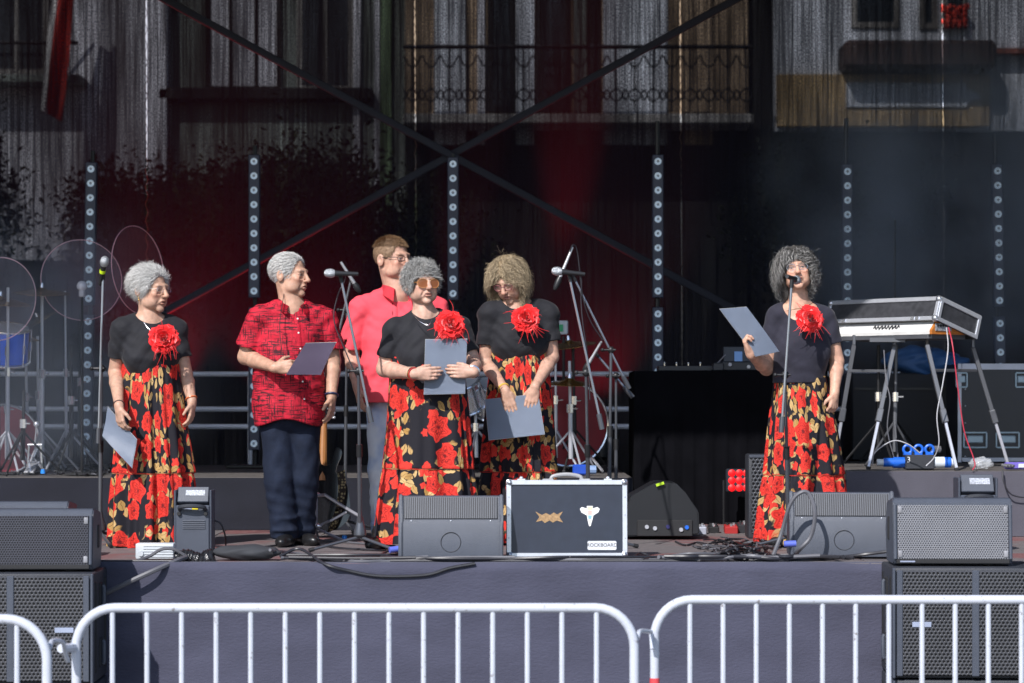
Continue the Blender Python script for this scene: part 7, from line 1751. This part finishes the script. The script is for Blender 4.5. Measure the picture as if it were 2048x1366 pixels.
A = S2['armsW']; wristband(r2, A[1]['Wr'], A[1]['E'], mat('navy_watch_strap', (0.02, 0.025, 0.07), rough=0.5), 0.036, 0.007, 0.0, 'wristwatch')
b = MB(); b.tube(spline([H2.w(-0.05, 0.0, -0.09), at(560, 640, 14.82), at(561, 680, 14.76), at(566, 712, 14.74)], 5), 0.0022, 5); b.build('lanyard', mat('black_cord', (0.015, 0.015, 0.015), rough=0.7), r2)

# ---- 3: man in coral shirt at the back
CORAL = mat('coral_red_cotton', (0.80, 0.085, 0.115), rough=0.8, var=0.08, scale=9, bump=0.55, bscale=14, spec=0.2)
S3 = dict(D=15.75, foot=(800, 0), male=1, label='bespectacled man in plain coral red shirt and jeans standing behind the others', group='men in red shirts',
          head=(785, 520), yaw=48, pitch=0, hs=(1.14, 1.14, 1.14), neck=(797, 583), SL=(722, 613, -0.03), SR=(872, 613, 0.05), W=(797, 735), Hp=(797, 800), wr=0.215, girth=1.3,
          skin=(0.52, 0.30, 0.22), age=0.45, lips=0.3, brow=(0.22, 0.14, 0.09), brow_amt=0.5, nr=0.07, arm_r=(0.060, 0.050, 0.033), wrk=0.006,
          shirt=dict(name='shirt', mat=CORAL, hem=zp(805, 15.75), sleeve=0.88, sr=(0.074, 0.092), loose=0.012, box=(0.235, 0.17), neckcut=(0.035, 0.045, (0.074, 0.078, 0.072))),
          arms=[dict(side=-1, elbow=(703, 705, 0.03), wrist=(716, 775, -0.08), hand=HANG(d=(0.16, -0.05, -1), n=(0.9, 0.4, 0), t=(0.3, -1, 0), s=1.08)),
                dict(side=1, elbow=(893, 705, 0.05), wrist=(880, 775, 0.0), hand=HANG(n=(-1, 0.2, 0), s=1.05))])
r3, H3 = person(S3)
def brown(u, c, rng):
    v = (0.55 + 0.6 * rng.random((len(u), 1))); g = np.clip((u[:, 2:3] - 0.1) * 1.4, 0, 1)
    return (np.array((0.27, 0.17, 0.105)) * v * (1 - g) + np.array((0.31, 0.19, 0.105)) * v * g).astype(np.float32)
f3_ = ((0, 0.125, -0.008), (0.086, 0.096, 0.106))
hair_obj(r3, [hair_cap(H3, (0.34, 0.22, 0.14), thick=0.004, noise=0.0008, nf=150, low=-0.055, face=f3_),
              strands(H3, rngH, 3200, 0.020, 0.0010, curl=0.001, lift=0.45, grav=0.0, seg=4, root=lambda u: u[:, 2] > 0.45, cfun=brown, fwd=0.8, jitter=0.12, face=f3_),
              strands(H3, rngH, 3400, 0.012, 0.0010, curl=0.0, lift=0.06, grav=0.0, seg=3, root=lambda u: u[:, 2] < 0.68, cfun=brown, back=0.8, jitter=0.08, face=f3_, low=-0.055)])
glasses(r3, H3, DARKMETAL, LENS_CLEAR, rx=0.025, rz=0.014, th=0.0018, sq=3.2)
collar(r3, S3, CORAL, r=(0.090, 0.088), h=0.04, fold=0.055, opening=0.38)
placket(r3, S3, [(788, 604), (790, 650), (791, 720), (791, 796)], CORAL, 0.034)
b = MB(); b.tube([Vector((q.x - 0.017, front_y(S3, q.x - 0.017, q.z) - 0.002, q.z)) for q in (at(788, 604, 15.5), at(789, 625, 15.5), at(790, 650, 15.5), at(791, 690, 15.5))], 0.0022, 5); b.build('placket_piping', mat('dark_piping', (0.06, 0.01, 0.02)), r3)
JEANS = NG('washed_blue_denim', rough=0.85, spec=0.2)
_p = JEANS.coord('Object'); JEANS.color(JEANS.mix(JEANS.step(JEANS.noise(_p, 5, 3)[0], 0.38, 0.62), (0.32, 0.44, 0.66), (0.66, 0.73, 0.82))); JEANS.bump(JEANS.noise(_p, 350, 2)[0], 0.2, 0.002)
trousers(r3, at(797, 800, 15.75), [(at(768, 830, 15.75), at(766, 940, 15.72), at(768, 1058, 15.75)), (at(826, 830, 15.75), at(828, 940, 15.75), at(828, 1058, 15.78))], JEANS.m, r=(0.11, 0.088, 0.08))
for s in (-1, 1): shoe(r3, Vector((at(798 + 30 * s, 0, 15.75).x, 0.70, FLOOR)), 0.1 * s, 0.29)

# ---- 4: woman with amber sunglasses holding a folder in both hands
S4 = dict(D=14.7, foot=(848, 0), label='woman with curly grey hair and amber sunglasses holding a grey folder in both hands', group=LADIES,
          head=(843, 569), yaw=24, pitch=-2, hs=(1.04, 1.05, 1.04), neck=(850, 629), SL=(792, 657, -0.03), SR=(915, 652, 0.04), W=(853, 728), Hp=(850, 780), wr=0.185, girth=1.25, bust=0.078, bustz=0.215,
          skin=(0.53, 0.325, 0.245), lean=-0.1, age=1.0, lips=0.55, brow_amt=0.2, shirt=TEE(737, 14.7, tuck=0.13, sleeve=0.72, sr=(0.068, 0.066)), arm_r=(0.055, 0.048, 0.030),
          arms=[dict(side=-1, elbow=(769, 738, 0.0), wrist=(829, 748, -0.27), hand=dict(d=(1, -0.06, 0.03), n=(0, 1, 0.05), t=(0, 0, 1), curl=(0.25, 0.40, 0.25), thumb=(0.35, 0.8, 0.5))),
                dict(side=1, elbow=(947, 728, 0.02), wrist=(946, 744, -0.25), hand=dict(d=(-1, -0.10, 0.03), n=(0, 1, 0.05), t=(0, 0, 1), curl=(0.30, 0.45, 0.25), thumb=(0.35, 0.8, 0.5)))])
r4, H4 = person(S4)
f4_ = ((0, 0.125, -0.034), (0.083, 0.094, 0.108))
hair_obj(r4, [hair_cap(H4, (0.27, 0.26, 0.245), thick=0.009, noise=0.003, nf=150, low=-0.045, face=f4_),
              strands(H4, rngH, 8500, 0.036, 0.0009, curl=0.008, freq=8, lift=0.36, grav=0.03, seg=8, cfun=greys(0.15, 0.50, 0.3), back=0.7, pushr=1.07, jitter=0.20, face=f4_, low=-0.045)])
skirt(r4, 14.7, [(714, 779, 927), (735, 778, 929), (800, 773, 938), (860, 768, 944), (935, 758, 951), (1000, 749, 957), (1085, 738, 964)], 938, floral('poppy_print_cotton_b', 5), 4)
rose(r4, at(902, 650, 14.49), (0.2, -1, 0.25), 0.088, 4)
glasses(r4, H4, FRAME_O, LENS_ORANGE, rx=0.029, rz=0.024, th=0.0024, fy=0.106, dz=-0.002, sq=2.2)
b = MB(); b.tube(spline([at(825, 628, 14.56), at(838, 642, 14.50), at(856, 650, 14.47), at(864, 640, 14.49)], 4), 0.0018, 5); b.ball(at(856, 650, 14.465), 0.007); b.build('necklace', SILVER, r4)
A = S4['armsW']; wristband(r4, A[0]['Wr'], A[0]['E'], mat('red_bead', (0.35, 0.03, 0.03), rough=0.3), 0.034, 0.006, 0.005); wristband(r4, A[0]['Wr'], A[0]['E'], GOLD, 0.034, 0.004, 0.02); wristband(r4, A[1]['Wr'], A[1]['E'], SILVER, 0.034, 0.007, 0.0, 'wristwatch')
b = MB(); b.torus(axis_frame(at(855, 743, 14.44), (1, 0, 0.1)), 0.0108, 0.0025, 12, 5); b.build('ring', GOLD, r4)
for s in (-1, 1): shoe(r4, Vector((at(800 + 45 * s, 0, 14.7).x, -0.36, FLOOR)), -0.35, 0.25, 0.042)

# ---- 5: blonde woman looking down
S5 = dict(D=15.2, foot=(1037, 0), label='blonde woman with messy hair looking down, both hands on a lowered folder', group=LADIES,
          head=(1019, 559, -0.04), yaw=-24, pitch=30, roll=6, hs=(1.04, 1.04, 1.06), neck=(1032, 612), SL=(981, 624, -0.02), SR=(1093, 622, 0.02), W=(1038, 708), Hp=(1038, 770), wr=0.150, girth=1.05, bust=0.064,
          skin=(0.53, 0.315, 0.23), age=0.5, lips=0.6, smile=0.05, closed=0.8, brow=(0.30, 0.2, 0.12), brow_amt=0.4, shirt=TEE(726, 15.2, tuck=0.14, sleeve=0.66, sr=(0.068, 0.067)),
          arms=[dict(side=-1, elbow=(971, 725, 0.0), wrist=(1011, 782, -0.24), hand=dict(d=(0.28, -0.10, -1), n=(0.05, 1, 0), t=(1, 0, 0), curl=(0.12, 0.25, 0.2), thumb=(0.5, 0.8, 0.4), spread=0.05)),
                dict(side=1, elbow=(1104, 714, 0.0), wrist=(1070, 774, -0.24), hand=dict(d=(-0.24, -0.10, -1), n=(-0.05, 1, 0), t=(-1, 0, 0), curl=(0.15, 0.35, 0.25), thumb=(0.5, 0.8, 0.4)))])
r5, H5 = person(S5)
def blonde(u, c, rng):
    v = (0.32 + 1.05 * rng.random((len(u), 1)) ** 1.3); return (np.array((0.44, 0.345, 0.225)) * v).astype(np.float32)
f5_ = ((0, 0.128, -0.045), (0.078, 0.090, 0.112))
hair_obj(r5, [hair_cap(H5, (0.30, 0.22, 0.13), thick=0.012, noise=0.004, nf=90, low=-0.09, face=f5_, extra=[((0.066, -0.015, -0.045), (0.022, 0.045, 0.075)), ((-0.068, -0.02, -0.02), (0.018, 0.04, 0.05)), ((0, -0.085, -0.03), (0.065, 0.03, 0.08))], cut_ear=False),
              strands(H5, rngH, 7000, 0.155, 0.0008, curl=0.014, freq=8, lift=0.18, grav=0.60, root=lambda u: u[:, 1] < 0.15, cfun=blonde, seg=12, pushr=1.05, jitter=0.10, face=f5_, low=-0.06, part=0.6),
              strands(H5, rngH, 2600, 0.070, 0.0008, curl=0.007, freq=6, lift=0.26, grav=0.15, root=lambda u: u[:, 1] >= 0.10, cfun=blonde, seg=10, pushr=1.09, jitter=0.10, face=f5_, low=-0.06, part=2.2),
              strands(H5, rngH, 260, 0.048, 0.0014, curl=0.003, freq=4, lift=0.25, grav=0.05, root=lambda u: (u[:, 1] > 0.45) & (u[:, 2] > 0.40), cfun=blonde, seg=8, pushr=1.06, fwd=0.6, part=0.8, jitter=0.12, face=f5_, clear=False),
              strands(H5, rngH, 40, 0.06, 0.0005, curl=0.016, freq=8, lift=0.75, grav=0.1, cfun=blonde, seg=9, jitter=0.4, face=f5_)])
skirt(r5, 15.2, [(704, 981, 1095), (726, 979, 1098), (800, 970, 1108), (860, 965, 1113), (945, 957, 1120), (1085, 946, 1132)], 944, floral('poppy_print_cotton_c', 9), 7)
rose(r5, at(1052, 638, 14.99), (0.05, -1, 0.2), 0.086, 9)
glasses(r5, H5, FRAME_P, LENS_CLEAR, rx=0.023, rz=0.018, th=0.0017, fy=0.108)
A = S5['armsW']; wristband(r5, A[0]['Wr'], A[0]['E'], mat('yellow_bead', (0.65, 0.42, 0.08), rough=0.35), 0.031, 0.006, 0.03); wristband(r5, A[0]['Wr'], A[0]['E'], mat('dark_bead'), 0.029, 0.003, 0.008)
for s in (-1, 1): shoe(r5, Vector((at(1037 + 25 * s, 0, 15.2).x, 0.15, FLOOR)), 0.1, 0.25, 0.042)

# ---- 6: the singer at the microphone on the right
S6 = dict(D=14.9, foot=(1605, 0), label='dark curly-haired woman singing at the microphone on the right, raising a folder', group=LADIES,
          head=(1593, 541, -0.02), yaw=-4, pitch=-6, roll=6, hs=(1.04, 1.04, 1.04), neck=(1598, 612), SL=(1552, 629, -0.01), SR=(1652, 633, 0.02), W=(1597, 738), Hp=(1598, 790), wr=0.150, girth=1.08, bust=0.070,
          skin=(0.57, 0.33, 0.235), age=0.5, lips=0.7, lipcol=(0.42, 0.10, 0.09), mouth_open=0.7, brow=(0.1, 0.07, 0.06), brow_amt=0.5, wrk=0.003,
          shirt=TEE(766, 14.9, puff=0, sr=(0.060, 0.060), sleeve=0.62, neckcut=(0.085, 0.025, (0.116, 0.13, 0.118)), mat=mat('washed_black_jersey', (0.026, 0.025, 0.038), rough=0.85, var=0.15, scale=14, bump=0.5, bscale=17, spec=0.25, sheen=0.1)),
          arms=[dict(side=-1, elbow=(1533, 737, -0.02), wrist=(1501, 708, -0.26), hand=dict(d=(-0.35, -0.12, 0.75), n=(0.95, -0.15, 0.35), t=(0, 1, 0), curl=(1.0, 1.2, 0.6), thumb=(0.6, 0.7, 0.5))),
                dict(side=1, elbow=(1674, 722, 0.03), wrist=(1669, 786, -0.06), hand=HANG(d=(-0.10, -0.10, -1), n=(-0.7, 0.7, 0), t=(-0.8, -0.6, 0), curl=(0.7, 0.9, 0.5)))])
r6, H6 = person(S6)
def darkgrey(u, c, rng):
    n = len(u); w = rng.random((n, 1)); v = 0.03 + 0.50 * w ** 2.6; return (np.array((1.0, 0.96, 0.92)) * v).astype(np.float32)
f6_ = ((0, 0.128, -0.040), (0.079, 0.092, 0.106))
hair_obj(r6, [hair_cap(H6, (0.07, 0.066, 0.062), thick=0.012, noise=0.004, nf=100, low=-0.09, face=f6_, extra=[((0.078, -0.025, -0.030), (0.018, 0.040, 0.075)), ((-0.078, -0.025, -0.040), (0.018, 0.040, 0.08)), ((0, -0.04, 0.115), (0.055, 0.06, 0.026))], cut_ear=False),
              strands(H6, rngH, 9000, 0.130, 0.0008, curl=0.017, freq=13, lift=0.22, grav=0.48, cfun=darkgrey, seg=13, pushr=1.06, jitter=0.13, face=f6_, low=-0.06, part=1.1, back=0.4),
              strands(H6, rngH, 150, 0.050, 0.0013, curl=0.003, freq=4, lift=0.25, grav=0.25, root=lambda u: (u[:, 1] > 0.40) & (u[:, 2] > 0.40) & (abs(u[:, 0]) < 0.55), cfun=darkgrey, seg=8, pushr=1.12, fwd=1.0, jitter=0.10, face=f6_, clear=False),
              strands(H6, rngH, 70, 0.08, 0.0005, curl=0.016, freq=9, lift=0.7, grav=0.15, cfun=darkgrey, seg=9, jitter=0.4, face=f6_)])
skirt(r6, 14.9, [(752, 1547, 1653), (775, 1545, 1658), (850, 1534, 1676), (945, 1525, 1692), (1000, 1517, 1699), (1086, 1507, 1710)], 950, floral('poppy_print_cotton_d', 14), 12)
rose(r6, at(1621, 638, 14.70), (0.15, -1, 0.2), 0.082, 6)
glasses(r6, H6, SILVER, LENS_CLEAR, rx=0.025, rz=0.020, th=0.0010, fy=0.107)
for s in (-1, 1):
    e = MB(); e.tube([H6.w(0.080 * s, 0.0, -0.036), H6.w(0.082 * s, 0.004, -0.060)], 0.0015, 5); e.ball(H6.w(0.082 * s, 0.005, -0.070), 0.011, (1, 1, 1.2)); e.build('earring', GOLD, r6)
b = MB(); b.tube(spline([at(1573, 622, 14.77), at(1592, 618, 14.76), at(1605, 616, 14.755), at(1625, 606, 14.79)], 4), 0.0016, 5); b.build('necklace', GOLD, r6)
for s in (-1, 1): shoe(r6, Vector((at(1575 + 25 * s, 0, 14.9).x, -0.14, FLOOR)), -0.2, 0.25, 0.042)

# ------------------------------------------------------------------ folders they hold
FOLD = mat('blue_grey_plastic_cover', (0.28, 0.33, 0.43), rough=0.38, var=0.07, scale=5, bump=0.06, bscale=30, spec=0.45)
FOLD2 = mat('violet_grey_plastic_cover', (0.19, 0.155, 0.235), rough=0.4, var=0.07, scale=5, bump=0.06, bscale=30, spec=0.45)
SHEET = mat('white_paper', (0.78, 0.77, 0.74), rough=0.7)
def folder(label, pts, m=FOLD, bend=0.012, seed=0):
    """thin plastic folder from four corners (pixel, distance), slightly bowed"""
    c = [at(*p) for p in pts]; nrm = (c[1] - c[0]).cross(c[3] - c[0]).normalized()
    if nrm.y > 0: nrm = -nrm
    o = thing('folder', label, 'folder', (c[2] + c[3]) / 2, 'song sheet folders')
    def sheet(name, m, off, th, inset, N=9):
        b = MB(); bm = b.bm; g = []
        for i in range(N):
            row = []
            for j in range(N):
                u = inset + (1 - 2 * inset) * i / (N - 1); v = inset + (1 - 2 * inset) * j / (N - 1)
                p = c[0].lerp(c[1], u).lerp(c[3].lerp(c[2], u), v)
                w = bend * (math.sin(u * 3.1 + seed) * 0.6 + math.sin(v * 4.2 + u * 2 + seed * 2) * 0.4)
                row.append(bm.verts.new(p + nrm * (off + w)))
            g.append(row)
        fs = [bm.faces.new((g[i][j], g[i + 1][j], g[i + 1][j + 1], g[i][j + 1])) for i in range(N - 1) for j in range(N - 1)]
        bmesh.ops.solidify(bm, geom=fs, thickness=th)
        return b.build(name, m, o, sharp=50)
    sheet('front_cover', m, 0.004, 0.0018, 0); sheet('back_cover', m, -0.003, 0.0018, 0.004); sheet('paper', SHEET, 0.0005, 0.002, -0.006)
    return o
folder('grey plastic folder hanging from the hand of the far left woman', [(218, 814, 14.70), (272, 878, 14.62), (264, 936, 14.60), (206, 872, 14.68)], bend=0.016, seed=1)
folder('violet-grey folder held by the man in the patterned shirt', [(612, 686, 14.60), (672, 685, 14.52), (641, 750, 14.62), (574, 748, 14.72)], FOLD2, bend=0.006, seed=2)
folder('upright grey folder held in both hands in front of the sunglasses woman', [(851, 679, 14.50), (934, 678, 14.49), (930, 787, 14.47), (848, 789, 14.47)], bend=0.006, seed=3)
folder('landscape grey folder lowered in front of the blonde woman', [(970, 799, 14.96), (1076, 788, 14.96), (1089, 869, 14.92), (978, 880, 14.92)], bend=0.006, seed=4)
folder('tilted grey folder raised by the singer at the microphone', [(1440, 618, 14.60), (1493, 614, 14.62), (1558, 703, 14.66), (1511, 713, 14.62)], bend=0.012, seed=5)
# ================================================================== stage smoke drifting at the back
def smoke(px, py, D, rx, ry, rz, dens, seed):
    m = bpy.data.materials.new('thin_smoke'); m.use_nodes = True; g = _G(m); g.t.nodes.clear()
    o_ = _n(g.t, 'ShaderNodeOutputMaterial'); v = _n(g.t, 'ShaderNodeVolumePrincipled'); v.inputs['Color'].default_value = (0.70, 0.80, 1.0, 1)
    p = g.coord('Object'); q = g.vm('LENGTH', g.vm('DIVIDE', p, (rx, ry, rz)))
    n = g.noise(g.vm('ADD', p, (seed, 0, seed)), 1.3, 3)[0]
    f = g.ma('MULTIPLY', g.step(g.ma('SUBTRACT', 1.0, q), 0.0, 0.7), g.ma('MULTIPLY', g.step(n, 0.30, 0.70), dens))
    g.t.links.new(f, v.inputs['Density']); g.t.links.new(v.outputs[0], o_.inputs['Volume'])
    b = MB(); b.box((0, 0, 0), (2 * rx, 2 * ry, 2 * rz)); me = b.mesh('stage_smoke'); o = link_mesh('stage_smoke', me, m); o.location = at(px, py, D); tag(o, kind='stuff')
smoke(40, 700, 17.6, 1.7, 1.7, 1.25, 0.30, 1.0)
smoke(1900, 420, 18.6, 1.7, 1.5, 1.5, 0.9, 5.0)
